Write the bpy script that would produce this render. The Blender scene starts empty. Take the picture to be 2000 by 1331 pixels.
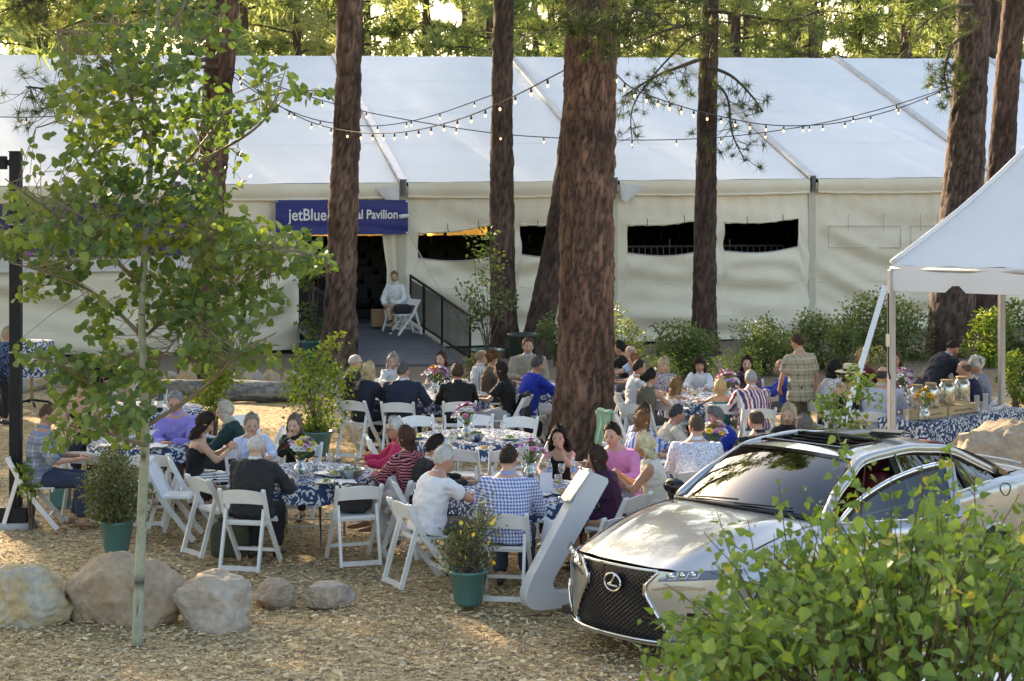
import bpy, bmesh, math, random
import numpy as np
from mathutils import Vector, Matrix, Euler
R = math.radians
SC = bpy.context.scene
COL = SC.collection
random.seed(7); RNG = np.random.default_rng(7)
# ------------------------------------------------------------------ camera, sky, sun, exposure
F, HC, YH = 3500.0, 3.8, 375.0          # focal length in photo pixels, eye height, horizon row
cam = bpy.data.cameras.new('camera'); cam_o = bpy.data.objects.new('camera', cam); COL.objects.link(cam_o)
cam_o.location = (0, 0, HC); cam_o.rotation_euler = (R(90), 0, 0)
cam.sensor_width = 36; cam.lens = 36 * F / 2000; cam.shift_y = -(665.5 - YH) / 2000
cam.clip_end = 3000; cam.clip_start = .1
cam.dof.use_dof = True; cam.dof.focus_distance = 20; cam.dof.aperture_fstop = 7.1
SC.camera = cam_o
SUN_EL, SUN_AZ = 21.5, 329.0            # elevation; compass bearing of the sun (0 = +Y, 90 = +X)
sd = Vector((math.sin(R(SUN_AZ)) * math.cos(R(SUN_EL)), math.cos(R(SUN_AZ)) * math.cos(R(SUN_EL)), math.sin(R(SUN_EL))))
w = bpy.data.worlds.new('World'); SC.world = w; w.use_nodes = True
nt = w.node_tree; bg = nt.nodes['Background']; sky = nt.nodes.new('ShaderNodeTexSky')
sky.sky_type = 'NISHITA'; sky.sun_disc = False; sky.sun_elevation = R(SUN_EL); sky.sun_rotation = R(SUN_AZ)
sky.air_density = 1.0; sky.dust_density = 2.5; sky.ozone_density = 1.0
nt.links.new(sky.outputs[0], bg.inputs[0]); bg.inputs[1].default_value = .15
sl = bpy.data.lights.new('sun', 'SUN'); sl.energy = 4.2; sl.angle = R(.55); sl.color = (1, .84, .62)
so = bpy.data.objects.new('sun', sl); COL.objects.link(so)
so.rotation_euler = (-sd).to_track_quat('-Z', 'Y').to_euler(); so.location = (-30, 20, 40)
SC.view_settings.view_transform = 'Standard'; SC.view_settings.look = 'None'
SC.view_settings.exposure = 1.84; SC.view_settings.use_white_balance = True; SC.view_settings.white_balance_temperature = 7500; SC.view_settings.white_balance_tint = 11; SC.view_settings.gamma = 1; SC.view_settings.use_curve_mapping = False
SC.cycles.max_bounces = 8; SC.cycles.diffuse_bounces = 4; SC.cycles.glossy_bounces = 3
SC.cycles.transmission_bounces = 6; SC.cycles.transparent_max_bounces = 8; SC.cycles.use_denoising = True
SC.cycles.caustics_reflective = False; SC.cycles.caustics_refractive = False
SC.cycles.sample_clamp_indirect = 6
# ------------------------------------------------------------------ helpers
def P(x, y, D):
    s = F / D
    return Vector(((x - 1000) / s, D, HC - (y - YH) / s))
def G(x, y):
    s = (y - YH) / HC
    return Vector(((x - 1000) / s, F / s, 0))
def hash3(i, j, k, seed=0):
    n = (i.astype(np.int64) * 374761393 + j.astype(np.int64) * 668265263 + k.astype(np.int64) * 2147483647 + seed * 1274126177) & 0xffffffff
    n = ((n ^ (n >> 13)) * 1274126177) & 0xffffffff
    n = ((n ^ (n >> 16)) * 2246822519) & 0xffffffff
    return ((n ^ (n >> 15)) & 0xffffff) / float(0xffffff)
def vnoise(p, seed=0):
    p = np.asarray(p, float); i = np.floor(p).astype(np.int64); f = p - i; f = f * f * (3 - 2 * f)
    out = 0
    for a in (0, 1):
        for b in (0, 1):
            for c in (0, 1):
                wt = (f[:, 0] if a else 1 - f[:, 0]) * (f[:, 1] if b else 1 - f[:, 1]) * (f[:, 2] if c else 1 - f[:, 2])
                out = out + wt * hash3(i[:, 0] + a, i[:, 1] + b, i[:, 2] + c, seed)
    return out * 2 - 1
def fbm(p, seed=0, o=3):
    p = np.asarray(p, float); r = 0; a = 1
    for q in range(o):
        r = r + a * vnoise(p * 2 ** q + q * 17.3, seed + q); a *= .5
    return r
def voro(p, seed=0):
    p = np.asarray(p, float); i = np.floor(p).astype(np.int64); f = p - i
    f1 = np.full(len(p), 9.); f2 = np.full(len(p), 9.); idv = np.zeros(len(p))
    for a in (-1, 0, 1):
        for b in (-1, 0, 1):
            for c in (-1, 0, 1):
                x, y, z = i[:, 0] + a, i[:, 1] + b, i[:, 2] + c
                d = np.sqrt((a + hash3(x, y, z, seed + 1) - f[:, 0]) ** 2 + (b + hash3(x, y, z, seed + 2) - f[:, 1]) ** 2 + (c + hash3(x, y, z, seed + 3) - f[:, 2]) ** 2)
                near = d < f1
                f2 = np.where(near, f1, np.minimum(f2, d)); idv = np.where(near, hash3(x, y, z, seed + 4), idv); f1 = np.where(near, d, f1)
    return f1, f2, idv
def tag(o, label=None, cat=None, group=None, kind=None):
    if label: o['label'] = label
    if cat: o['category'] = cat
    if group: o['group'] = group
    if kind: o['kind'] = kind
    return o
def empty(name, loc=(0, 0, 0), rz=0, label=None, cat=None, group=None):
    o = bpy.data.objects.new(name, None); COL.objects.link(o); o.location = loc; o.rotation_euler = (0, 0, rz)
    return tag(o, label, cat, group)
def mesh_obj(name, V, Fc, mat, parent=None, smooth=False, midx=None, col=None):
    me = bpy.data.meshes.new(name)
    me.from_pydata([tuple(v) for v in V] if not isinstance(V, np.ndarray) else V.tolist(), [], Fc if isinstance(Fc, list) else Fc.tolist())
    return link_mesh(name, me, mat, parent, smooth, midx, col)
def link_mesh(name, me, mat, parent=None, smooth=False, midx=None, col=None):
    for m in (mat if isinstance(mat, (list, tuple)) else [mat]): me.materials.append(m)
    if midx is not None: me.polygons.foreach_set('material_index', np.asarray(midx, np.int32))
    if smooth: me.polygons.foreach_set('use_smooth', np.ones(len(me.polygons), bool))
    if col is not None:
        at = me.color_attributes.new('Col', 'FLOAT_COLOR', 'POINT'); c4 = np.ones((len(me.vertices), 4), np.float32); c4[:, :3] = col
        at.data.foreach_set('color', c4.ravel())
    me.update()
    o = bpy.data.objects.new(name, me); COL.objects.link(o)
    if parent: o.parent = parent
    return o
class MB:
    def __init__(s): s.v = []; s.f = []; s.m = []; s.c = []
    def add(s, V, Fc, mi=0, col=None):
        n = len(s.v); s.v += [tuple(float(q) for q in v) for v in V]; s.f += [tuple(int(i) + n for i in f) for f in Fc]; s.m += [mi] * len(Fc)
        s.c += [col or (1, 1, 1)] * len(V); return s
    def box(s, c, d, rz=0, mi=0, M=None, bev=0):
        x, y, z = d[0] / 2, d[1] / 2, d[2] / 2
        if bev:
            b = min(bev, x * .49, y * .49, z * .49); V = []
            for sx in (-1, 1):
                for sy in (-1, 1):
                    for sz in (-1, 1):
                        V += [(sx * (x - b), sy * (y - b), sz * z), (sx * (x - b), sy * y, sz * (z - b)), (sx * x, sy * (y - b), sz * (z - b))]
            bm = bmesh.new(); [bm.verts.new(v) for v in V]; r = bmesh.ops.convex_hull(bm, input=bm.verts)
            bm.verts.index_update(); Fc = [[q.index for q in f.verts] for f in bm.faces]; V = [tuple(q.co) for q in bm.verts]; bm.free()
        else:
            V = [(i, j, k) for i in (-x, x) for j in (-y, y) for k in (-z, z)]
            Fc = [(0, 1, 3, 2), (4, 6, 7, 5), (0, 4, 5, 1), (2, 3, 7, 6), (0, 2, 6, 4), (1, 5, 7, 3)]
        T = M if M is not None else Matrix.Rotation(rz, 3, 'Z')
        return s.add([T @ Vector(v) + Vector(c) for v in V], Fc, mi)
    def bar(s, a, b, w, h, mi=0, up=(0, 0, 1)):
        a, b = Vector(a), Vector(b); d = b - a; L = d.length
        if L < 1e-6: return s
        d.normalize(); u = Vector(up)
        if abs(d.dot(u)) > .98: u = Vector((0, 1, 0))
        sx = d.cross(u).normalized(); sz = sx.cross(d).normalized()
        M = Matrix((sx, d, sz)).transposed()
        return s.box((a + b) / 2, (w, L, h), M=M, mi=mi)
    def tube(s, pts, rad, n=8, mi=0, cap=True, ell=1.0):
        V, Fc = tube(pts, rad, n, cap, ell); return s.add(V, Fc, mi)
    def lathe(s, prof, n=16, c=(0, 0, 0), mi=0, cap=True):
        V = []; Fc = []
        for r, z in prof:
            for i in range(n):
                t = 2 * math.pi * i / n; V.append((c[0] + r * math.cos(t), c[1] + r * math.sin(t), c[2] + z))
        for k in range(len(prof) - 1):
            for i in range(n):
                j = (i + 1) % n; Fc.append((k * n + i, k * n + j, (k + 1) * n + j, (k + 1) * n + i))
        if cap:
            Fc.append(tuple(range(n - 1, -1, -1))); Fc.append(tuple(range((len(prof) - 1) * n, len(prof) * n)))
        return s.add(V, Fc, mi)
    def grid(s, fn, nu, nv, mi=0, cu=False):
        V = [fn(i / nu, j / nv) for j in range(nv + 1) for i in range(nu + 1)]
        Fc = [(j * (nu + 1) + i, j * (nu + 1) + i + 1, (j + 1) * (nu + 1) + i + 1, (j + 1) * (nu + 1) + i) for j in range(nv) for i in range(nu)]
        return s.add(V, Fc, mi)
    def build(s, name, mat, parent=None, smooth=False, usecol=False):
        many = isinstance(mat, (list, tuple))
        return mesh_obj(name, s.v, s.f, mat, parent, smooth, s.m if many else None, np.array(s.c, np.float32) if usecol else None)
def frames(pts):
    pts = [Vector(p) for p in pts]; n = len(pts); T = []
    for i in range(n):
        d = pts[min(i + 1, n - 1)] - pts[max(i - 1, 0)]
        T.append(d.normalized() if d.length > 1e-9 else Vector((0, 0, 1)))
    u = Vector((1, 0, 0)) if abs(T[0].x) < .9 else Vector((0, 1, 0))
    out = []
    for t in T:
        u = (u - t * u.dot(t))
        u = u.normalized() if u.length > 1e-6 else t.orthogonal().normalized()
        out.append((u.copy(), t.cross(u).normalized()))
    return pts, out
def tube(pts, rad, n=8, cap=True, ell=1.0):
    pts, fr = frames(pts); V = []; Fc = []
    if not hasattr(rad, '__len__'): rad = [rad] * len(pts)
    for p, (a, b), r in zip(pts, fr, rad):
        for i in range(n):
            t = 2 * math.pi * i / n; V.append(p + a * (r * math.cos(t)) + b * (r * ell * math.sin(t)))
    m = len(pts)
    for k in range(m - 1):
        for i in range(n):
            j = (i + 1) % n; Fc.append((k * n + i, k * n + j, (k + 1) * n + j, (k + 1) * n + i))
    if cap: Fc.append(tuple(range(n - 1, -1, -1))); Fc.append(tuple(range((m - 1) * n, m * n)))
    return V, Fc
def bez(pts, n=12):
    """Catmull-Rom through the points"""
    pts = [Vector(p) for p in pts]; q = [pts[0] * 2 - pts[1]] + pts + [pts[-1] * 2 - pts[-2]]; out = []
    for i in range(1, len(q) - 2):
        for k in range(n):
            t = k / n; a, b, c, d = q[i - 1], q[i], q[i + 1], q[i + 2]
            out.append(.5 * ((2 * b) + (c - a) * t + (2 * a - 5 * b + 4 * c - d) * t * t + (3 * b - a - 3 * c + d) * t ** 3))
    out.append(pts[-1]); return out
# ------------------------------------------------------------------ materials
MATS = {}
def nodes_of(name):
    m = bpy.data.materials.new(name); m.use_nodes = True; n = m.node_tree; return m, n, n.nodes['Principled BSDF']
def link(n, a, b): n.links.new(a, b)
def ramp(n, fac, stops):
    r = n.nodes.new('ShaderNodeValToRGB'); e = r.color_ramp.elements
    while len(e) < len(stops): e.new(.5)
    for k, (p, c) in enumerate(stops): e[k].position = p; e[k].color = (*c, 1)
    if fac is not None: link(n, fac, r.inputs[0])
    return r
def texco(n, kind='Object', scale=(1, 1, 1), rot=(0, 0, 0)):
    t = n.nodes.new('ShaderNodeTexCoord'); mp = n.nodes.new('ShaderNodeMapping'); mp.inputs['Scale'].default_value = scale; mp.inputs['Rotation'].default_value = rot
    link(n, t.outputs[kind], mp.inputs[0]); return mp.outputs[0]
def noise(n, vec, scale, detail=4, rough=.55):
    t = n.nodes.new('ShaderNodeTexNoise'); t.inputs['Scale'].default_value = scale; t.inputs['Detail'].default_value = detail; t.inputs['Roughness'].default_value = rough
    if vec is not None: link(n, vec, t.inputs['Vector'])
    return t.outputs['Fac']
def mathn(n, op, a, b=None, c=None):
    t = n.nodes.new('ShaderNodeMath'); t.operation = op
    for k, x in enumerate((a, b, c)):
        if x is None: continue
        if isinstance(x, (int, float)): t.inputs[k].default_value = x
        else: link(n, x, t.inputs[k])
    return t.outputs[0]
def mixc(n, fac, a, b, mode='MIX'):
    t = n.nodes.new('ShaderNodeMix'); t.data_type = 'RGBA'; t.blend_type = mode
    for sock, x in ((t.inputs[0], fac), (t.inputs[6], a), (t.inputs[7], b)):
        if isinstance(x, (int, float)): sock.default_value = x
        elif isinstance(x, tuple): sock.default_value = (*x, 1)
        else: link(n, x, sock)
    return t.outputs[2]
def bump(n, b, h, dist=.01, strength=1.0):
    t = n.nodes.new('ShaderNodeBump'); t.inputs['Distance'].default_value = dist; t.inputs['Strength'].default_value = strength
    link(n, h, t.inputs['Height']); link(n, t.outputs[0], b.inputs['Normal'])
def mat(name, c1, c2=None, scale=6, rough=.6, bmp=0, metal=0, spec=.5, stretch=(1, 1, 1), bscale=None, detail=4, coat=0, sheen=0, trans=0, kind='Object', emit=None, **_):
    if name in MATS: return MATS[name]
    m, n, b = nodes_of(name); c2 = c2 or tuple(x * .8 for x in c1)
    v = texco(n, kind, stretch); f = noise(n, v, scale, detail)
    r = ramp(n, f, [(.3, c1), (.7, c2)]); link(n, r.outputs[0], b.inputs['Base Color'])
    b.inputs['Roughness'].default_value = rough; b.inputs['Metallic'].default_value = metal; b.inputs['Specular IOR Level'].default_value = spec
    b.inputs['Coat Weight'].default_value = coat; b.inputs['Coat Roughness'].default_value = .03; b.inputs['Sheen Weight'].default_value = sheen
    b.inputs['Transmission Weight'].default_value = trans
    if bmp: bump(n, b, noise(n, v, bscale or scale * 4, 5), bmp)
    if emit: b.inputs['Emission Color'].default_value = (*emit[0], 1); b.inputs['Emission Strength'].default_value = emit[1]
    MATS[name] = m; return m
def leaf_mat(name, stops, trans=.45, rough=.45, tint=(1.5, 1.45, .55)):
    """leaf: colour varies leaf by leaf (Col.r), light shines through"""
    if name in MATS: return MATS[name]
    m, n, b = nodes_of(name); at = n.nodes.new('ShaderNodeAttribute'); at.attribute_name = 'Col'
    sp = n.nodes.new('ShaderNodeSeparateColor'); link(n, at.outputs[0], sp.inputs[0])
    r = ramp(n, sp.outputs[0], stops); link(n, r.outputs[0], b.inputs['Base Color']); b.inputs['Roughness'].default_value = rough; b.inputs['Specular IOR Level'].default_value = .35
    tr = n.nodes.new('ShaderNodeBsdfTranslucent'); tc = mixc(n, 1.0, r.outputs[0], tint, 'MULTIPLY'); link(n, tc, tr.inputs[0])
    mx = n.nodes.new('ShaderNodeMixShader'); mx.inputs[0].default_value = trans
    link(n, b.outputs[0], mx.inputs[1]); link(n, tr.outputs[0], mx.inputs[2]); link(n, mx.outputs[0], n.nodes['Material Output'].inputs[0])
    MATS[name] = m; return m
def glass_mat(name, tint=(1, 1, 1), rough=0.02, alpha=.25, blend=.35):
    """thin clear glass or plastic: mostly lets light straight through, mirrors at grazing angles"""
    if name in MATS: return MATS[name]
    m, n, b = nodes_of(name); tr = n.nodes.new('ShaderNodeBsdfTransparent'); tr.inputs[0].default_value = (*tint, 1)
    gl = n.nodes.new('ShaderNodeBsdfGlossy'); gl.inputs['Roughness'].default_value = rough
    lw = n.nodes.new('ShaderNodeLayerWeight'); lw.inputs[0].default_value = blend
    fac = mathn(n, 'MULTIPLY_ADD', lw.outputs['Facing'], 1 - alpha, alpha * .6)
    mx = n.nodes.new('ShaderNodeMixShader'); link(n, fac, mx.inputs[0]); link(n, tr.outputs[0], mx.inputs[1]); link(n, gl.outputs[0], mx.inputs[2])
    link(n, mx.outputs[0], n.nodes['Material Output'].inputs[0]); MATS[name] = m; return m
def attr_mat(name, rough=.7, bmp=0, bscale=40, var=.25, vscale=12, spec=.4, mul=(1, 1, 1), stretch=(1, 1, 1)):
    """colour from the mesh's own colour attribute, broken up by noise"""
    if name in MATS: return MATS[name]
    m, n, b = nodes_of(name); at = n.nodes.new('ShaderNodeAttribute'); at.attribute_name = 'Col'
    v = texco(n, 'Object', stretch); f = noise(n, v, vscale, 5); r = ramp(n, f, [(.25, (1 - var,) * 3), (.75, (1 + var * .6,) * 3)])
    c = mixc(n, 1.0, at.outputs[0], r.outputs[0], 'MULTIPLY'); c = mixc(n, 1.0, c, mul, 'MULTIPLY'); link(n, c, b.inputs['Base Color'])
    b.inputs['Roughness'].default_value = rough; b.inputs['Specular IOR Level'].default_value = spec
    if bmp: bump(n, b, noise(n, v, bscale, 6), bmp)
    MATS[name] = m; return m
WHITE = lambda: mat('white_resin', (.72, .73, .73), (.66, .67, .67), 8, .35, 0)
BLACKM = lambda: mat('black_metal', (.010, .011, .012), (.016, .016, .018), 9, .6, .0004, spec=.25)
STEEL = lambda: mat('steel', (.6, .6, .6), (.5, .5, .5), 12, .3, 0, metal=1)
# ------------------------------------------------------------------ ground of wood chips
def ground_h(x, y):
    p = np.stack([np.asarray(x, float) * .35, np.asarray(y, float) * .35, np.zeros_like(np.asarray(x, float))], 1)
    h = .05 * vnoise(p, 3) + .03 * vnoise(p * 4, 4) + .012 * vnoise(p * 11, 5)
    # low bank rising toward the shrubs at the back right
    bank = np.clip((np.asarray(y) - 31 - .25 * np.abs(np.asarray(x) - 9)) / 10, 0, 1) * np.clip((np.asarray(x) - 4.5) / 4, 0, 1)
    return h * np.clip((np.asarray(y) - 3) / 10, 0, 1) - .03 + .22 * bank
def make_ground():
    xs = np.concatenate([[-900, -400, -150, -70, -40], np.linspace(-30, 30, 151), [40, 70, 150, 400, 900]])
    ys = np.concatenate([[-400, -100, -40, -12], np.linspace(0, 60, 151), [70, 90, 130, 250, 600, 1500]])
    X, Y = np.meshgrid(xs, ys); x = X.ravel(); y = Y.ravel(); V = np.stack([x, y, ground_h(x, y)], 1)
    nx = len(xs); Fc = [(j * nx + i, j * nx + i + 1, (j + 1) * nx + i + 1, (j + 1) * nx + i) for j in range(len(ys) - 1) for i in range(nx - 1)]
    m, n, b = nodes_of('wood_chip_ground'); v = texco(n, 'Object')
    vo = n.nodes.new('ShaderNodeTexVoronoi'); vo.inputs['Scale'].default_value = 26; vo.inputs['Randomness'].default_value = 1
    wv = n.nodes.new('ShaderNodeVectorMath'); wv.operation = 'ADD'
    nz = n.nodes.new('ShaderNodeTexNoise'); nz.inputs['Scale'].default_value = 18; link(n, v, nz.inputs['Vector'])
    link(n, v, wv.inputs[0]); sc_ = n.nodes.new('ShaderNodeVectorMath'); sc_.operation = 'SCALE'; sc_.inputs['Scale'].default_value = .12; link(n, nz.outputs['Color'], sc_.inputs[0]); link(n, sc_.outputs[0], wv.inputs[1])
    link(n, wv.outputs[0], vo.inputs['Vector'])
    sp = n.nodes.new('ShaderNodeSeparateColor'); link(n, vo.outputs['Color'], sp.inputs[0])
    cr = ramp(n, sp.outputs[0], [(0, (.18, .13, .08)), (.3, (.42, .32, .19)), (.65, (.60, .47, .29)), (1, (.76, .63, .42))])
    big = noise(n, v, .35, 4); tint = ramp(n, big, [(.35, (.82, .77, .69)), (.65, (1.07, 1.0, .90))])
    c = mixc(n, 1.0, cr.outputs[0], tint.outputs[0], 'MULTIPLY')
    sepx = n.nodes.new('ShaderNodeSeparateXYZ'); link(n, v, sepx.inputs[0])
    # pine duff takes over from the chips toward the tent
    far = n.nodes.new('ShaderNodeMapRange'); far.inputs[1].default_value = 33; far.inputs[2].default_value = 37
    link(n, mathn(n, 'ADD', sepx.outputs[1], mathn(n, 'MULTIPLY', noise(n, v, .6, 3), 3.0)), far.inputs[0])
    c = mixc(n, far.outputs[0], c, mixc(n, noise(n, v, 9, 5), (.20, .155, .11), (.31, .25, .18)))
    link(n, c, b.inputs['Base Color']); b.inputs['Roughness'].default_value = .85; b.inputs['Specular IOR Level'].default_value = .2
    bump(n, b, mathn(n, 'ADD', vo.outputs['Distance'], sp.outputs[1]), .025)
    g = mesh_obj('ground', V, Fc, m, None, True); tag(g, kind='structure')
make_ground()
def chips():
    N = 42000; r = RNG
    # denser where the ground is near and in view
    D = 12.6 + 17 * r.random(N) ** 1.5; hw = D * 1080 / F; x = (r.random(N) * 2 - 1) * hw
    z = ground_h(x, D) + .004 + .012 * r.random(N)
    L = .018 + .048 * r.random(N) ** 2.4; W = L * (.25 + .3 * r.random(N)); T = .004 + .006 * r.random(N)
    yaw = r.random(N) * 6.283; tl = (r.random(N) - .5) * .9; tw = (r.random(N) - .5) * .9
    base = np.array([[-1, -.7, 0], [1, -1, 0], [.8, 1, 0], [-1, .8, 0], [-.9, -.6, 1], [.8, -.8, 1], [.7, .7, 1], [-.8, .7, 1]], float)
    Q = np.repeat(base[None], N, 0) * np.stack([L, W, T], 1)[:, None, :] * np.array([.5, .5, 1])
    Q *= 1 + .25 * (r.random((N, 8, 3)) - .5)
    Q[:, :, 2] += Q[:, :, 0] * np.tan(tl)[:, None] * .6 + Q[:, :, 1] * np.tan(tw)[:, None] + L[:, None] * .12
    c, s = np.cos(yaw)[:, None], np.sin(yaw)[:, None]
    X = Q[:, :, 0] * c - Q[:, :, 1] * s + x[:, None]; Y = Q[:, :, 0] * s + Q[:, :, 1] * c + D[:, None]; Z = Q[:, :, 2] + z[:, None]
    V = np.stack([X, Y, Z], 2).reshape(-1, 3)
    fb = np.array([(4, 5, 6, 7), (0, 1, 5, 4), (1, 2, 6, 5), (2, 3, 7, 6), (3, 0, 4, 7)])
    Fc = (fb[None] + (np.arange(N) * 8)[:, None, None]).reshape(-1, 4)
    pal = np.array([[.64, .50, .30], [.74, .60, .38], [.54, .40, .22], [.34, .25, .15], [.76, .66, .48], [.52, .46, .37], [.40, .35, .28], [.14, .10, .07]])
    ci = r.choice(8, N, p=[.24, .2, .16, .1, .1, .09, .07, .04]); cc = pal[ci] * (.75 + .45 * r.random((N, 1))); q = np.stack([x, D, 0 * x], 1); pt = np.clip(fbm(q * .55, 31, 3) * 1.3 + .25, 0, 1)[:, None]; cc = cc * (1 - .2 * pt) + .2 * pt * cc.mean(1, keepdims=True) * np.array([.88, .82, .74])
    o = mesh_obj('wood_chips', V, Fc, attr_mat('chip', .75, 0, var=.2, vscale=40, mul=(1.05, 1.0, .90)), None, False, None, np.repeat(cc, 8, 0))
    tag(o, 'loose tan wood chips covering the picnic ground', 'wood chips', kind='stuff')
chips()
def litter():
    r = np.random.default_rng(77); mb = MB()
    for k in range(420):
        D = 12.8 + 20 * r.random() ** 1.4; x = (r.random() * 2 - 1) * D * .3; a = r.random() * 6.28; L = .05 + .16 * r.random() ** 3; z = float(ground_h(np.array([x]), np.array([D]))[0]) + .018; d = Vector((math.cos(a), math.sin(a), .08 * r.normal())) * L; p = Vector((x, D, z)); mb.tube([p - d, p + Vector((r.normal() * .01, r.normal() * .01, .012)), p + d], [.003, .0045, .002], 5, cap=False)
    o = mb.build('fallen_twigs', mat('litter', (.10, .07, .05), (.26, .19, .13), 3, .85), None, True); tag(o, 'fallen twigs and pine needles scattered over the wood chips', 'twigs', kind='stuff')
litter()
# ------------------------------------------------------------------ pavilion tent
TU = Vector((.9654, .2606, 0)); TV = Vector((-.2606, .9654, 0)); T0 = Vector((-11.8, 41.3, 0))
def TP(a, b, z): return T0 + TU * a + TV * b + Vector((0, 0, z))
EAVE = lambda a: 3.93 + .0105 * a
RIDGE = lambda a: 7.70 + .0155 * a
BAY = [9.44 + 5.42 * k for k in range(-4, 6)]
fab_roof = mat('roof_vinyl', (.74, .75, .76), (.68, .69, .71), .9, .42, .01, stretch=(1, 1, 1), bscale=1.6)
fab_wall = mat('wall_canvas', (.82, .75, .61), (.75, .68, .54), 1.1, .7, .02, bscale=3)
fab_wall.use_backface_culling = False
alum = mat('aluminium', (.55, .56, .57), (.45, .46, .48), 5, .4, 0, metal=.7)
tent = empty('pavilion_tent', TP(9, 0, 0), 0, 'huge white clear-span pavilion tent with cream canvas walls behind the diners', 'tent')
def tpart(name, mb, m, smooth=False, parent=None):
    o = mb.build(name, m, parent or tent, smooth)
    o.matrix_parent_inverse = Matrix.Translation(-Vector(tent.location)) if parent is None else Matrix.Identity(4)
    return o
for k in range(len(BAY) - 1):
    a0, a1 = BAY[k] + .09, BAY[k + 1] - .09
    for side in (0, 1):
        mb = MB()
        def fn(u, v, side=side):
            a = a0 + (a1 - a0) * u; zz = EAVE(a) + (RIDGE(a) - EAVE(a)) * v
            sag = .06 * math.sin(math.pi * u) * math.sin(math.pi * min(1, v * 1.0))
            zz += -sag + .006 * math.sin(9 * v + 14 * u + k * 2.1) * math.sin(math.pi * u) + .003 * math.sin(31 * u + 5 * math.sin(4 * v))
            b = 10 * v if side == 0 else 20 - 10 * v
            return TP(a, b, zz)
        mb.grid(fn, 40, 30)
        # welded seams across the panel
        tpart('roof_panel', mb, fab_roof, True)
        if side == 0:
            for v in (.27, .52, .78):
                ms = MB(); ms.grid(lambda u, w_, v=v: Vector(fn(u, v + (w_ - .5) * .004)) + Vector((0, 0, .003)), 30, 1); tpart('roof_seam', ms, fab_roof, True)
for k, a in enumerate(BAY):
    mb = MB()
    for b0, b1, z0, z1 in ((-.12, 10, EAVE(a), RIDGE(a)), (10, 20.1, RIDGE(a), EAVE(a))):
        mb.bar(TP(a, b0, z0 + .03), TP(a, b1, z1 + .03), .17, .10)
    tpart('rafter', mb, alum)
    mb = MB(); mb.box(TP(a, .02, EAVE(a) / 2), (.2, .16, EAVE(a)), R(15)); tpart('tent_post', mb, mat('post_canvas', (.58, .55, .45), (.5, .47, .38), 4, .6))
    mb = MB(); mb.box(TP(a, -.1, EAVE(a) - .12), (.10, .16, .34), R(15)); mb.box(TP(a, -.16, EAVE(a) - .3), (.14, .06, .06), R(15)); tpart('corner_bracket', mb, mat('dark_steel', (.07, .07, .08), (.12, .12, .12), 9, .45, metal=.6))
# fascia under each bay: a sloping strip with a rolled lower hem
for k in range(len(BAY) - 1):
    a0, a1 = BAY[k] + .12, BAY[k + 1] - .12
    mb = MB()
    def fn(u, v):
        a = a0 + (a1 - a0) * u; droop = .03 * math.sin(math.pi * u)
        z = EAVE(a) - .01 - (.36) * v - droop * v * 1.2 + .006 * math.sin(40 * u) * v
        b = -.15 - .05 * math.sin(math.pi * min(1, v * 1.1)) + .015 * math.sin(17 * u + k) * v
        return TP(a, b, z)
    mb.grid(fn, 36, 8); tpart('fascia', mb, fab_wall, True)
    mb = MB(); mb.tube([Vector(fn(i / 20, .97)) for i in range(21)], .028, 8); tpart('fascia_hem', mb, fab_wall, True)
# loose flap of vinyl hanging at two corners
for a in (BAY[4] - .1, BAY[5] + .12):
    sg = -1 if a < BAY[4] else 1
    mb = MB(); mb.grid(lambda u, v: TP(a + sg * (.02 + .62 * u * (1 - v * .75)), -.22 - .06 * math.sin(3 * u), EAVE(a) - .05 - .42 * v - .1 * u), 8, 8); tpart('loose_flap', mb, fab_roof, True)
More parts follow.
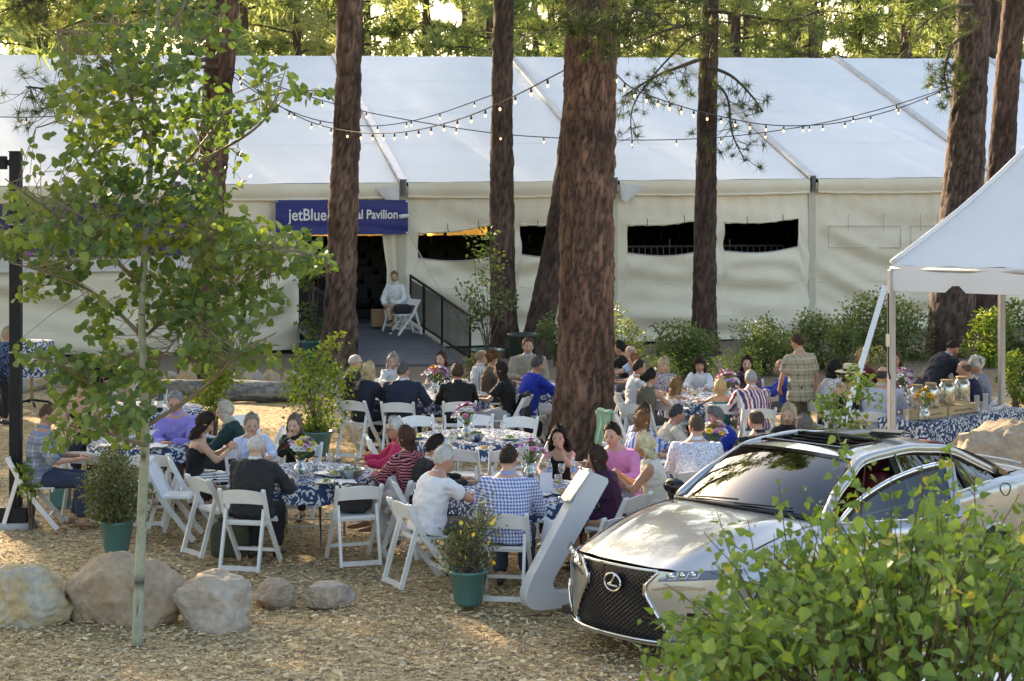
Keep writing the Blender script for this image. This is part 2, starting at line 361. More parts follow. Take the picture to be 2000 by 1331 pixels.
# --- canvas walls
def a_at(px):
    q = (px - 1000) / F; t = (q * 41.3 + 11.8) / (17.04 - q * 4.6); return t * 17.65
def z_at(px, py, b=0):
    a = a_at(px); p = TP(a, b, 0); return HC - (py - YH) * p.y / F
def wall_bay(a0, a1, wins, seed, z0=.02, door=False):
    """one bay of canvas: wins = list of (aL, aR, zbotL, zbotR, ztopL, ztopR)"""
    cols = [a0]; edges = sorted([q for w_ in wins for q in w_[:2]] + [a1])
    for e in edges:
        n_ = max(2, int((e - cols[-1]) / .11)); s_ = cols[-1]; cols += [s_ + (e - s_) * (i + 1) / n_ for i in range(n_)]
    rows_b, rows_m, rows_t = 22, 8, 10
    V = []; nz = rows_b + rows_m + rows_t + 1
    for a in cols:
        zt = EAVE(a) - .10; zb_, zu = 1.9, 2.75
        for w_ in wins:
            if w_[0] - 1e-6 <= a <= w_[1] + 1e-6:
                q = (a - w_[0]) / (w_[1] - w_[0]); zb_ = w_[2] + (w_[3] - w_[2]) * q - .10 * math.sin(math.pi * q); zu = w_[4] + (w_[5] - w_[4]) * q - .05 * math.sin(math.pi * q) ** 2
        zs = [z0 + (zb_ - z0) * i / rows_b for i in range(rows_b)] + [zb_ + (zu - zb_) * i / rows_m for i in range(rows_m)] + [zu + (zt - zu) * i / rows_t for i in range(rows_t + 1)]
        for z in zs: V.append((a, 0, z))
    A = np.array(V); am = (a0 + a1) / 2; q = (A[:, 0] - am) / ((a1 - a0) / 2)
    sw = A[:, 2] - .55 * q ** 2 * (1 + .3 * np.sin(seed)) + .12 * np.sin(3 * q + seed)
    env = np.clip(1 - q ** 6, 0, 1) * np.clip((3.9 - A[:, 2]) / 1.5, .15, 1)
    d = env * (.075 * np.sin(sw * 5.2 + seed) + .04 * np.sin(sw * 11 + 2 * seed + 2 * q) + .03 * fbm(np.stack([A[:, 0] * 1.5, A[:, 2] * 2.5, A[:, 0] * 0 + seed], 1), seed)) + .10 * env
    top = np.clip((A[:, 2] - 2.8) / .9, 0, 1); d += .02 * top * np.sin(A[:, 0] * 14 + seed)
    # each window flap hangs in its own set of folds
    for w_ in wins:
        inw = np.clip(1 - np.abs((A[:, 0] - (w_[0] + w_[1]) / 2) / ((w_[1] - w_[0]) * .6)) ** 4, 0, 1); below = np.clip((w_[2] - A[:, 2]) / .15, 0, 1)
        cat = w_[2] - A[:, 2] - .35 * ((A[:, 0] - (w_[0] + w_[1]) / 2) / (w_[1] - w_[0]) * 2) ** 2
        d += inw * below * .06 * np.sin(cat * 9 + 1) * np.exp(-np.clip(cat, 0, 3) * .9)
    W3 = [TP(a, -dd - .03, z) for (a, _, z), dd in zip(A.tolist(), d.tolist())]
    Fc = []
    for i in range(len(cols) - 1):
        ac = (cols[i] + cols[i + 1]) / 2; hole = any(w_[0] < ac < w_[1] for w_ in wins)
        for j in range(nz - 1):
            if hole and rows_b <= j < rows_b + rows_m: continue
            Fc.append((i * nz + j, (i + 1) * nz + j, (i + 1) * nz + j + 1, i * nz + j + 1))
    mb = MB(); mb.add(W3, Fc); o = tpart('wall_panel', mb, fab_wall, True)
    for w_ in wins:     # bound edge along the bottom of each opening
        pts = [W3[i * nz + rows_b] for i in range(len(cols)) if w_[0] - 1e-6 <= cols[i] <= w_[1] + 1e-6]
        mb = MB(); mb.tube([p - TV * .012 for p in pts], .016, 6); tpart('window_binding', mb, mat('binding', (.42, .38, .42), (.5, .46, .48), 8, .6), True)
        mb = MB(); pts = [W3[i * nz + rows_b + rows_m] for i in range(len(cols)) if w_[0] - 1e-6 <= cols[i] <= w_[1] + 1e-6]
        mb.tube([p - TV * .03 + Vector((0, 0, .03)) for p in pts], [.03 + .018 * math.sin(i * 1.7) for i in range(len(pts))], 8); tpart('rolled_flap', mb, fab_wall, True)
    # sewn seams and toggles
    for z in (.62, 1.45):
        pts = [W3[i * nz + min(range(rows_b), key=lambda j: abs(A[i * nz + j, 2] - z))] for i in range(0, len(cols), 2)]
        mb = MB(); mb.tube([p - TV * .004 for p in pts], .008, 5); tpart('wall_seam', mb, fab_wall, True)
def win(xl, xr, ybl, ybr, ytl, ytr): return (a_at(xl), a_at(xr), z_at(xl, ybl), z_at(xr, ybr), z_at(xl, ytl), z_at(xr, ytr))
K = {k: (BAY[k], BAY[k + 1]) for k in range(len(BAY) - 1)}
wall_bay(*K[4], [win(815, 962, 504, 500, 458, 440), win(1015, 1150, 497, 494, 442, 434)], 2)
wall_bay(*K[5], [win(1224, 1368, 494, 490, 442, 431), win(1412, 1557, 490, 482, 437, 428)], 5)
wall_bay(*K[6], [], 8); wall_bay(*K[7], [], 11); wall_bay(*K[8], [], 12)
wall_bay(*K[0], [], 3); wall_bay(*K[1], [], 4)
wall_bay(K[2][0], K[2][1], [], 6)
# bay with the entrance: canvas only left of the door, held aside in a curtain on the right
wall_bay(K[3][0], a_at(585), [], 9)
mb = MB(); mb.grid(lambda u, v: TP(a_at(742) + (a_at(781) - a_at(742)) * u * (1 - .0 * v) + .28 * (1 - u) * (1 - v) * (1 - abs(2 * v - .9)), -.05 - .06 * math.sin(12 * u + 2 * v), .45 + 3.3 * v), 14, 30); tpart('door_curtain', mb, fab_wall, True)
mb = MB(); mb.grid(lambda u, v: TP(a_at(560) + (a_at(790) - a_at(560)) * u, .02, EAVE(12) - .95 + .85 * v), 10, 4); tpart('wall_panel', mb, fab_wall, True)
# closed flap on the right-hand bay: outline of straps
for (xa, xb) in ((1612, 1752), (1772, 1840)):
    pa = [(xa, 442), (xb, 442), (xb, 484), (xa, 484), (xa, 442)]
    mb = MB()
    for (x0, y0), (x1, y1) in zip(pa[:-1], pa[1:]): mb.bar(TP(a_at(x0), -.2, z_at(x0, y0)), TP(a_at(x1), -.2, z_at(x1, y1)), .014, .02)
    tpart('closed_window_flap', mb, mat('flap_seam', (.42, .39, .32), (.5, .46, .38), 8, .8))
    for q in (.27, .76):
        x = xa + (xb - xa) * q; mb = MB(); mb.bar(TP(a_at(x), -.21, z_at(x, 418)), TP(a_at(x), -.21, z_at(x, 450)), .012, .012); tpart('toggle_cord', mb, MATS['flap_seam'])
for x, y in ((1258, 436), (1330, 430), (1452, 432), (1522, 428), (870, 446), (930, 440), (1045, 440)):
    mb = MB(); mb.tube([TP(a_at(x), -.24, z_at(x, y) + .12), TP(a_at(x), -.25, z_at(x, y) - .02), TP(a_at(x + 2), -.25, z_at(x, y) - .09)], .009, 5); tpart('toggle_cord', mb, MATS['black_metal'] if 'black_metal' in MATS else BLACKM())
# back wall: dark canvas, added strip whose amber colour imitates the warm glow inside
amber, n_, b_ = nodes_of('amber_glow'); MATS['amber'] = amber
tr = n_.nodes.new('ShaderNodeBsdfTranslucent'); tr.inputs[0].default_value = (.62, .38, .11, 1); link(n_, tr.outputs[0], n_.nodes['Material Output'].inputs[0])
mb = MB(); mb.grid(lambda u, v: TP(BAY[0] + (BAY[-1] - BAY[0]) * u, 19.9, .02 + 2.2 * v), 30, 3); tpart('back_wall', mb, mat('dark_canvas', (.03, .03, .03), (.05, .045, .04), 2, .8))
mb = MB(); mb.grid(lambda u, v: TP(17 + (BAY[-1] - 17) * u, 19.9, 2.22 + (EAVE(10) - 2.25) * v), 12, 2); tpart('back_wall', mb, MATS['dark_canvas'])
mb = MB(); mb.grid(lambda u, v: TP(BAY[0] + (17 - BAY[0]) * u, 19.9, 2.22 + (EAVE(10) - 2.25) * v), 30, 2); tpart('glow_panel', mb, amber)
mb = MB()
for i in range(30): mb.bar(TP(BAY[0] + 1.15 * i + .3 * math.sin(i * 2.3), 19.8, 2.2), TP(BAY[0] + 1.15 * i, 19.8, 4.1), .12, .05)
tpart('back_wall_rails', mb, BLACKM())
for a in (BAY[0], BAY[-1]):
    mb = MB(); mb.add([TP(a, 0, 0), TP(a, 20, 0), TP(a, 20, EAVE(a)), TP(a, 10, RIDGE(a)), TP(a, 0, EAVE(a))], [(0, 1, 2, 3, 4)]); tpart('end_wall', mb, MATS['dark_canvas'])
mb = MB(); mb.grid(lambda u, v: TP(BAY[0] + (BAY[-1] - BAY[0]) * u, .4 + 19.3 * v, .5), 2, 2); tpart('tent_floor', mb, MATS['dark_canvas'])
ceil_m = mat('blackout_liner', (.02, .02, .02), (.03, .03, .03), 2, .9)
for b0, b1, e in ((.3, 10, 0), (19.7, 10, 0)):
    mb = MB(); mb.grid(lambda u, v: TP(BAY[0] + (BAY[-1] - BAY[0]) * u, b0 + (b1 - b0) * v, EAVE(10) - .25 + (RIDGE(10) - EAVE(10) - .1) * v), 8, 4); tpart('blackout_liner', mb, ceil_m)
# raked seating inside, each row a thing behind the open windows
for r_ in range(7):
    mb = MB(); b = 4 + 1.1 * r_; z = .7 + .185 * r_
    mb.bar(TP(BAY[3] + .5, b, z - .1), TP(BAY[7] + 3, b, z - .1), .9, .2)
    for i in range(36):
        a = BAY[3] + .7 + i * .62; mb.box(TP(a, b, z + .35), (.5, .10, .62), R(15)); mb.box(TP(a, b - .22, z + .22), (.5, .42, .08), R(15))
    o = mb.build('seating_row', mat('black_seat', (.02, .018, .018), (.035, .03, .028), 4, .6)); tag(o, ['front', 'second', 'third', 'fourth', 'fifth', 'sixth', 'last'][r_] + ' row of black seats inside the dark tent', 'seating row', 'raked rows of seats inside the tent')
# guard rail seen through the windows
gr = empty('guard_rail', TP(20, 1.6, .5), 0, 'thin dark guard rail seen through the open tent windows', 'railing')
for i in range(0, 30):
    a = BAY[5] + .4 + i * .17; mb = MB(); mb.tube([TP(a, 1.6, .5), TP(a, 1.6, 2.35 if i % 10 else 2.55)], .016, 6); o = mb.build('baluster', mat('grey_steel', (.12, .12, .12), (.18, .18, .18), 6, .5, metal=.5), gr); o.matrix_parent_inverse = Matrix.Translation(-Vector(gr.location))
mb = MB(); mb.tube([TP(BAY[5] + .4, 1.6, 2.36), TP(BAY[5] + 5.3, 1.6, 2.36)], .025, 8); o = mb.build('top_rail', MATS['grey_steel'], gr); o.matrix_parent_inverse = Matrix.Translation(-Vector(gr.location))
# ------------------------------------------------------------------ trunks
bark_m = attr_mat('pine_bark', .85, .012, 26, .35, 9, .25, stretch=(1, 1, .35))
def trunk_mesh(pts, rad, n=40, step=.09, seed=0, cell=(15, 15, 2.1), amp=.016, tone=(1, 1, 1), flare=0):
    cp = bez(pts, 10); L = [0]
    for a, b in zip(cp[:-1], cp[1:]): L.append(L[-1] + (b - a).length)
    m = max(8, int(L[-1] / step)); q = np.linspace(0, L[-1], m)
    C = np.array([[np.interp(t, L, [p[k] for p in cp]) for k in range(3)] for t in q]); rr = np.interp(q, np.linspace(0, L[-1], len(rad)), rad)
    th = np.arange(n) * 2 * math.pi / n; rows = []
    d = np.stack([np.cos(th), np.sin(th), 0 * th], 1)
    root = 1 + flare * np.exp(-q / .45)[:, None] * (1 + .35 * np.cos(5 * th + seed)[None])
    base = C[:, None, :] + d[None] * (rr[:, None, None]) * root[:, :, None]
    p = base.reshape(-1, 3); dd = np.repeat(d[None], m, 0).reshape(-1, 3)
    wp = p + .035 * np.stack([vnoise(p * 9, seed + 9), vnoise(p * 9, seed + 10), vnoise(p * 9, seed + 11)], 1)
    f1, f2, idv = voro(wp * np.array(cell) * np.array([1, 1, 1]), seed); e = np.clip((f2 - f1) * 2.6, 0, 1)
    h = amp * (e - .6) + amp * .5 * (idv - .5) + amp * .9 * fbm(p * np.array([30, 30, 4.]), seed) + rr.mean() * .035 * vnoise(p * np.array([1.2, 1.2, .6]), seed + 3)
    V = p + dd * h[:, None]
    plate = np.array([.140, .092, .072]) * np.array(tone); plate2 = np.array([.240, .162, .125]) * np.array(tone); fur = np.array([.032, .022, .018])
    cc = plate + (plate2 - plate) * idv[:, None]; cc = fur + (cc - fur) * (e[:, None] ** .7)
    cc *= (.85 + .35 * vnoise(p * 1.3, seed + 5))[:, None]
    idx = np.arange(m * n).reshape(m, n); Fc = np.stack([idx[:-1], np.roll(idx, -1, 1)[:-1], np.roll(idx, -1, 1)[1:], idx[1:]], 2).reshape(-1, 4)
    return V, Fc, cc
def needle_tuft(n=30, L=.2, w=.006, seed=0, cone=1.9):
    r = np.random.default_rng(seed); V = []
    for i in range(n):
        a = r.random() * 6.283; t = r.random() ** .6 * cone; d = np.array([math.sin(t) * math.cos(a), math.sin(t) * math.sin(a), math.cos(t)])
        s = np.cross(d, r.normal(size=3)); s /= np.linalg.norm(s) + 1e-9; l = L * (.75 + .4 * r.random()); b = np.array([0, 0, (r.random() - .5) * L * .5])
        V += [b - s * w, b + s * w, b + d * l + np.array([0, 0, -.12 * l * math.sin(t)])]
    return np.array(V)
TUFTS = [needle_tuft(34, .21, .0065, k) for k in range(5)]
FARTUFTS = [needle_tuft(14, .42, .033, k + 20, 2.3) for k in range(5)]
def place(templates, pos, dirs, scale, r, colr):
    """copies of small triangle clumps joined into one mesh"""
    Vs = []; Cs = []
    for p, d, s, c in zip(pos, dirs, scale, colr):
        t = templates[int(r.integers(len(templates)))]; z = np.array(d, float); z /= np.linalg.norm(z) + 1e-9
        x = np.cross(z, r.normal(size=3)); x /= np.linalg.norm(x) + 1e-9; y = np.cross(z, x)
        Vs.append(t @ np.stack([x, y, z]) * s + np.array(p)); Cs.append(np.clip(np.full(len(t), c) + .12 * r.normal(size=len(t) // 3).repeat(3), 0, 1))
    V = np.concatenate(Vs); C = np.concatenate(Cs); return V, np.arange(len(V)).reshape(-1, 3), np.stack([C, C, C], 1)
needle_near = leaf_mat('pine_needles', [(0, (.035, .055, .022)), (.5, (.085, .125, .04)), (1, (.20, .22, .085))], .35, .5)
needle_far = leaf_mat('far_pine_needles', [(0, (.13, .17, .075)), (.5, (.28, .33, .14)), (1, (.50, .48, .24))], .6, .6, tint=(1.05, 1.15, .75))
twig_m = mat('pine_twig', (.05, .038, .03), (.09, .07, .055), 9, .85)
def pine(px_pts, w_px, D, label, seed, name='pine_tree', branches=(), tone=(1, 1, 1), top_h=18, flare=.35, n=40, amp=.028, step=.1):
    """px_pts: photo pixels up the visible trunk; first is the foot"""
    pts = [P(x, y, D) for x, y in px_pts]; pts[0].z = -.12
    last = pts[-1] - pts[-2]; last.normalize(); pts.append(pts[-1] + last * (top_h - pts[-1].z))
    rad = [w * D / F / 2 for w in w_px]; rad.append(.06)
    t = empty(name, (pts[0].x, pts[0].y, 0), 0, label, 'tree', 'pines among the tables')
    V, Fc, cc = trunk_mesh([p for p in pts], rad, n, step, seed, tone=tone, flare=flare, amp=amp)
    V = V - np.array(t.location); mesh_obj('trunk', V, Fc, bark_m, t, True, None, cc)
    r = np.random.default_rng(seed + 100); O = Vector(t.location); mb = MB(); pos = []; dirs = []; scl = []; col = []; up_pos = []; up_dir = []; up_scl = []; up_col = []
    for br in branches:                                    # each branch: list of photo points + depth offset, tuft count
        mb = MB(); bp = [P(x, y, D + dz) - O for x, y, dz in br['pts']]; cp = bez(bp, 8)
        mb.tube(cp, [br.get('r', .03) * (1 - .8 * i / len(cp)) + .004 for i in range(len(cp))], 6)
        for k in range(int(br['n'] * 1.7)):
            i = int((br.get('from', .25) + (1 - br.get('from', .25)) * r.random()) * (len(cp) - 1)); q = cp[i]
            sp = br.get('spread', .45); e = q + Vector((r.normal() * sp, r.normal() * sp * .8, r.normal() * sp * .6 - br.get('droop', .12)))
            mid = (q + e) / 2 + Vector((r.normal() * .06, 0, -.07)); mb.tube(bez([q, mid, e], 3), [.010, .008, .007, .006, .006, .005, .005], 4)
            dd = (e - mid).normalized(); pos.append(tuple(e)); dirs.append((dd.x, dd.y, dd.z + .35)); scl.append(.9 + .4 * r.random()); col.append(np.clip(br.get('c', .45) + .2 * r.normal(), 0, 1))
        mb.build('branch', twig_m, t, True)['kind'] = 'stuff'
    # crown above the picture, so that the tree stands complete
    mb = MB()
    near_ = D < 30
    for k in range(190 if near_ else 80):
        h = r.random() ** .8; z0 = 7.5 if near_ else 10; c = pts[-2] - O; a = r.random() * 6.283; rr = (1 - h) * (3.9 if near_ else 2.8) + .5
        base = Vector((c.x, c.y, z0 + (top_h - z0) * h)); e = base + Vector((math.cos(a) * rr * (.4 + .6 * r.random()), math.sin(a) * rr * (.4 + .6 * r.random()), -.2 + .4 * r.random()))
        if k % 2 == 0: mb.tube([base, (base + e) / 2 + Vector((0, 0, .1)), e], [.035, .02, .008], 4)
        for q in range(3): up_pos.append(tuple(base.lerp(e, .4 + .6 * r.random()) + Vector(r.normal(size=3) * .35))); up_dir.append((math.cos(a), math.sin(a), .7)); up_scl.append(.9 + .5 * r.random()); up_col.append(.35 + .25 * r.random())
    mb.build('limbs', twig_m, t, True)['kind'] = 'stuff'
    if pos: V, Fc, C = place(TUFTS, pos, dirs, scl, r, col); mesh_obj('crown', V, Fc, needle_near, t, False, None, C)
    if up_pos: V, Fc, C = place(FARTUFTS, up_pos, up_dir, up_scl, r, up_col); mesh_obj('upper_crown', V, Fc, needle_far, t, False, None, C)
    return t
pine([(660, 712), (664, 600), (672, 400), (680, 150), (684, 0)], [66, 58, 51, 48, 45, 43], 38.6, 'tall pine with plated brown bark beside the entrance ramp', 1, tone=(1.15, 1.05, 1), amp=.03)
pine([(990, 690), (984, 600), (980, 400), (981, 150), (984, 0)], [52, 47, 42, 38, 37, 35], 41.4, 'slim straight pine standing in front of the tent wall by the young potted tree', 2, amp=.022, tone=(.85, .8, .8))
pine([(1040, 700), (1062, 600), (1092, 450), (1112, 300), (1140, 60)], [56, 52, 48, 45, 40, 36], 41, 'leaning dark pine partly hidden behind the thickest trunk', 3, amp=.022, tone=(.7, .68, .7), top_h=13)
pine([(1133, 890), (1142, 760), (1146, 500), (1150, 250), (1156, 0)], [112, 105, 100, 90, 86, 82], 25.7, 'thickest pine with deeply furrowed reddish bark in the middle of the tables', 4, n=84, step=.035, flare=.45, tone=(1.0, .84, .76), top_h=18,
     branches=[dict(pts=[(1150, 20, -.4), (1120, 40, -1.2), (1100, 30, -1.6)], n=12, spread=.3, c=.35), dict(pts=[(1160, 10, -.5), (1190, 35, -1.3), (1240, 20, -1.8), (1290, 30, -2.)], n=26, spread=.36, c=.35)])
pine([(1376, 690), (1376, 560), (1379, 350), (1384, 120), (1387, 0)], [48, 43, 37, 33, 31, 30], 42.2, 'slender pine with drooping needle branches behind the right-hand tables', 5, amp=.02, tone=(.72, .68, .7),
     branches=[dict(pts=[(1384, 110, -.3), (1330, 130, -.8), (1280, 150, -1), (1215, 190, -1.1)], n=22, spread=.42, droop=.3, c=.5, r=.05), dict(pts=[(1384, 130, -.3), (1430, 150, -.8), (1470, 190, -1), (1490, 220, -1)], n=12, spread=.3, droop=.2, c=.5, r=.04),
               dict(pts=[(1384, 150, -.3), (1420, 190, -.6), (1430, 260, -.8), (1455, 315, -.8)], n=12, spread=.28, droop=.2, c=.45, r=.035), dict(pts=[(1384, 40, -.3), (1300, 60, -.8), (1230, 90, -1)], n=26, spread=.5, c=.6, r=.05),
               dict(pts=[(1384, 20, -.3), (1450, 30, -.8), (1540, 40, -1.), (1600, 20, -1)], n=34, spread=.55, c=.65, r=.05), dict(pts=[(1384, 60, -.3), (1330, 90, -.8), (1240, 200, -.9), (1235, 290, -.9)], n=7, spread=.3, droop=.2, c=.4, r=.03, **{'from': .5}),
               dict(pts=[(1384, 5, -.3), (1320, 0, -.8), (1260, 10, -1)], n=16, spread=.4, c=.5, r=.04)])
pine([(1856, 708), (1860, 600), (1880, 380), (1895, 150), (1903, 0)], [88, 80, 68, 60, 56, 52], 39.6, 'stout grey-barked pine rising behind the drinks table', 6, n=56, step=.06, tone=(1.0, .98, 1.0),
     branches=[dict(pts=[(1900, 60, -.4), (1860, 90, -.9), (1845, 140, -1), (1850, 180, -1)], n=20, spread=.3, c=.3, r=.04), dict(pts=[(1900, 10, -.4), (1840, 20, -1), (1790, 60, -1.2)], n=20, spread=.4, c=.5, r=.04)])
pine([(1925, 668), (1935, 560), (1955, 330), (1968, 150), (1982, 0)], [62, 55, 48, 45, 43, 41], 45, 'brown pine trunk at the right edge behind the stout pine', 7, tone=(.9, .78, .74), amp=.022)
pine([(385, 738), (398, 640), (410, 400), (425, 180), (436, 0)], [64, 58, 58, 60, 62, 60], 36.9, 'broad pine half hidden by the young aspen', 8, tone=(1.0, .85, .78),
     branches=[dict(pts=[(425, 110, -.5), (330, 130, -1.2), (230, 120, -1.6), (120, 170, -1.8), (50, 170, -1.8)], n=34, spread=.4, c=.6, r=.05), dict(pts=[(425, 130, -.5), (250, 140, -1.2), (120, 200, -1.6), (80, 215, -1.6)], n=14, spread=.3, c=.5, r=.04),
               dict(pts=[(430, 10, -.5), (330, 20, -1.2), (200, 30, -1.6), (110, 60, -1.8)], n=50, spread=.5, c=.8, r=.05), dict(pts=[(430, -20, -.5), (200, -10, -1.5), (60, 0, -1.9), (20, 20, -2)], n=40, spread=.5, c=.6, r=.05)])
# ------------------------------------------------------------------ forest behind the tent and unseen pines added at the left to block the sun
def forest_pine(x, y, h, cr, seed, label, group, z0=4.5, ntuft=420, rad=.28, name='pine_tree', c0=.5, scale=1.0):
    r = np.random.default_rng(seed); t = empty(name, (x, y, 0), 0, label, 'tree', group)
    V, Fc, cc = trunk_mesh([Vector((0, 0, -.2)), Vector((r.normal() * .15, r.normal() * .15, h * .5)), Vector((r.normal() * .3, 0, h))], [rad, rad * .8, rad * .55, .03], 14, .35, seed, amp=.02)
    mesh_obj('trunk', V, Fc, bark_m, t, True, None, cc); mb = MB(); pos = []; dirs = []; scl = []; col = []
    nb = int(ntuft / 14)
    for k in range(nb):
        q = (k + r.random()) / nb; z = z0 + (h - z0) * q; a = r.random() * 6.283 + k * 2.4; Lb = cr * (1.05 - q) ** .6 * (.55 + .5 * r.random())
        d = Vector((math.cos(a), math.sin(a), -.12 + .25 * r.random())); e = Vector((0, 0, z)) + d * Lb
        mb.tube([Vector((0, 0, z)), Vector((0, 0, z)) + d * Lb * .5 + Vector((0, 0, .12)), e], [.05, .03, .01], 4, cap=False)
        bc = np.clip(c0 + .22 * r.normal(), 0, 1)
        for j in range(14):
            u = .3 + .7 * r.random() ** .7; p = Vector((0, 0, z)) + d * Lb * u + Vector((r.normal() * .38, r.normal() * .38, r.normal() * .22 + .05)) * (.5 + .5 * u)
            pos.append(tuple(p)); dirs.append((d.x + r.normal() * .3, d.y + r.normal() * .3, .5)); scl.append((1.0 + .5 * r.random()) * scale); col.append(np.clip(bc + .1 * r.normal(), 0, 1))
    mb.build('limbs', twig_m, t, True)['kind'] = 'stuff'
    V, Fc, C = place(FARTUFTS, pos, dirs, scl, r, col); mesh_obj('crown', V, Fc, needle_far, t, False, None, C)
fr = np.random.default_rng(5); fi = 0
ORD = 'first second third fourth fifth sixth seventh eighth ninth tenth eleventh twelfth thirteenth fourteenth fifteenth sixteenth seventeenth eighteenth'.split()
for row, (y0, n_, dens) in enumerate(((60.5, 11, 450), (68, 14, 440), (80, 16, 400), (95, 16, 330))):
    for i in range(n_):
        u = (i + .5 + (fr.random() - .5) * .7) / n_; y = y0 + 7.5 * (u if row < 2 else .5) + fr.normal() * 1.6; hw = y * 1050 / F
        x = -hw + 2 * hw * u
        if row == 0 and abs(x + 2) < 1.2: x += 2
        forest_pine(x, y, 15 + 6 * fr.random(), 2.6 + 1.3 * fr.random(), 300 + fi, 'forest pine behind the tent, %s from the left in the %s row' % (ORD[i], ['nearest', 'second', 'third', 'farthest'][row]), 'forest pines beyond the tent, row %d' % (row + 1), 4.8 + 2 * fr.random(), dens, .22 + .14 * fr.random(), c0=.5 + .2 * (fr.random() - .3)); fi += 1
SHADE = [(-10.8, 20.5), (-10.3, 24), (-10, 17), (-13.5, 21), (-12, 27), (-15.5, 33), (-13.5, 38.5), (-18, 45), (-22, 38), (-20, 53), (-26, 47), (-19, 60), (-27, 58), (-24, 66)]
for i, (x, y) in enumerate(SHADE):
    forest_pine(x + fr.normal() * .6, y + fr.normal() * .6, 17 + 6 * fr.random(), 2.9 + .8 * fr.random(), 500 + i, 'unseen pine added left of the picnic ground for shade, %s nearest the camera' % ORD[i], 'unseen pines added for shade', 4 + fr.random() * 1.5, 420, .3, scale=1.15)
for i, (x, y) in enumerate([(17, 22), (-13, -9), (9, -14)]):  # unseen pines, added so that the car has foliage to reflect
    forest_pine(x, y, 18 + 4 * fr.random(), 3.2, 560 + i, ['unseen pine added right of the parked car for reflections', 'unseen pine added behind the camera on the left for reflections', 'unseen pine added behind the camera on the right for reflections'][i], 'unseen pines added for car reflections', 5.5, 380, .3, scale=1.1)
# ------------------------------------------------------------------ leaves
def leaf_tmpl(shape='round', fold=.26):
    if shape == 'round': o = [(0, 0), (.42, .12), (.56, .45), (.40, .78), (0, 1.08), (-.40, .78), (-.56, .45), (-.42, .12)]
    elif shape == 'birch': o = [(0, 0), (.36, .16), (.46, .36), (.30, .70), (0, 1.2), (-.30, .70), (-.46, .36), (-.36, .16)]
    elif shape == 'maple': o = [(0, 0), (.40, .10), (.52, .42), (.24, .60), (0, 1.1), (-.24, .60), (-.52, .42), (-.40, .10)]
    else: return np.array([(0, 0, 0), (.24, .42, .05), (0, 1.05, -.08), (-.24, .42, .05)]), np.array([(0, 1, 2), (0, 2, 3)])
    V = [(x, y - .0, -abs(x) * -fold - .12 * (y - .3) ** 2) for x, y in o] + [(0, .45, -.04)]
    T = [(8, i, (i + 1) % 8) for i in range(8)]
    return np.array(V), np.array(T)
def scatter_leaves(pos, size, r, shape, hang=.5, up=None, colr=None):
    t, T = leaf_tmpl(shape); N = len(pos); nrm = r.normal(size=(N, 3)); nrm[:, 2] = np.abs(nrm[:, 2]) * .8 + .3
    nrm[:, 1] -= .5
    nrm /= np.linalg.norm(nrm, axis=1)[:, None]
    ax = r.normal(size=(N, 3)); ax[:, 2] -= hang * 2; 
    if up is not None: ax += np.asarray(up) * 1.6
    ax -= nrm * (ax * nrm).sum(1)[:, None]; ax /= np.linalg.norm(ax, axis=1)[:, None] + 1e-9; sx = np.cross(ax, nrm)
    M = np.stack([sx, ax, nrm], 1); V = (t[None] * size[:, None, None]) @ M + np.asarray(pos)[:, None, :]
    Fc = T[None] + (np.arange(N) * len(t))[:, None, None]
    c = colr if colr is not None else np.clip(.5 + .22 * r.normal(size=N), 0, 1)
    C = np.repeat(c, len(t)); return V.reshape(-1, 3), Fc.reshape(-1, 3), np.stack([C, C, C], 1)
aspen_leaf = leaf_mat('aspen_leaf', [(0, (.055, .105, .04)), (.45, (.125, .195, .065)), (.8, (.21, .28, .075)), (1, (.38, .40, .07))], .5, .42)
bush_leaf = leaf_mat('bush_leaf', [(0, (.05, .10, .028)), (.5, (.135, .225, .055)), (.9, (.23, .32, .075)), (1, (.5, .4, .06))], .42, .42)
shrub_leaf = leaf_mat('shrub_leaf', [(0, (.045, .075, .025)), (.5, (.105, .155, .045)), (.9, (.20, .24, .07)), (1, (.40, .30, .06))], .38, .45)
lime_leaf = leaf_mat('lime_leaf', [(0, (.07, .11, .02)), (.5, (.17, .25, .04)), (1, (.34, .38, .07))], .5, .45)
olive_leaf = leaf_mat('olive_leaf', [(0, (.05, .065, .03)), (.5, (.12, .14, .06)), (1, (.24, .24, .11))], .35, .55)
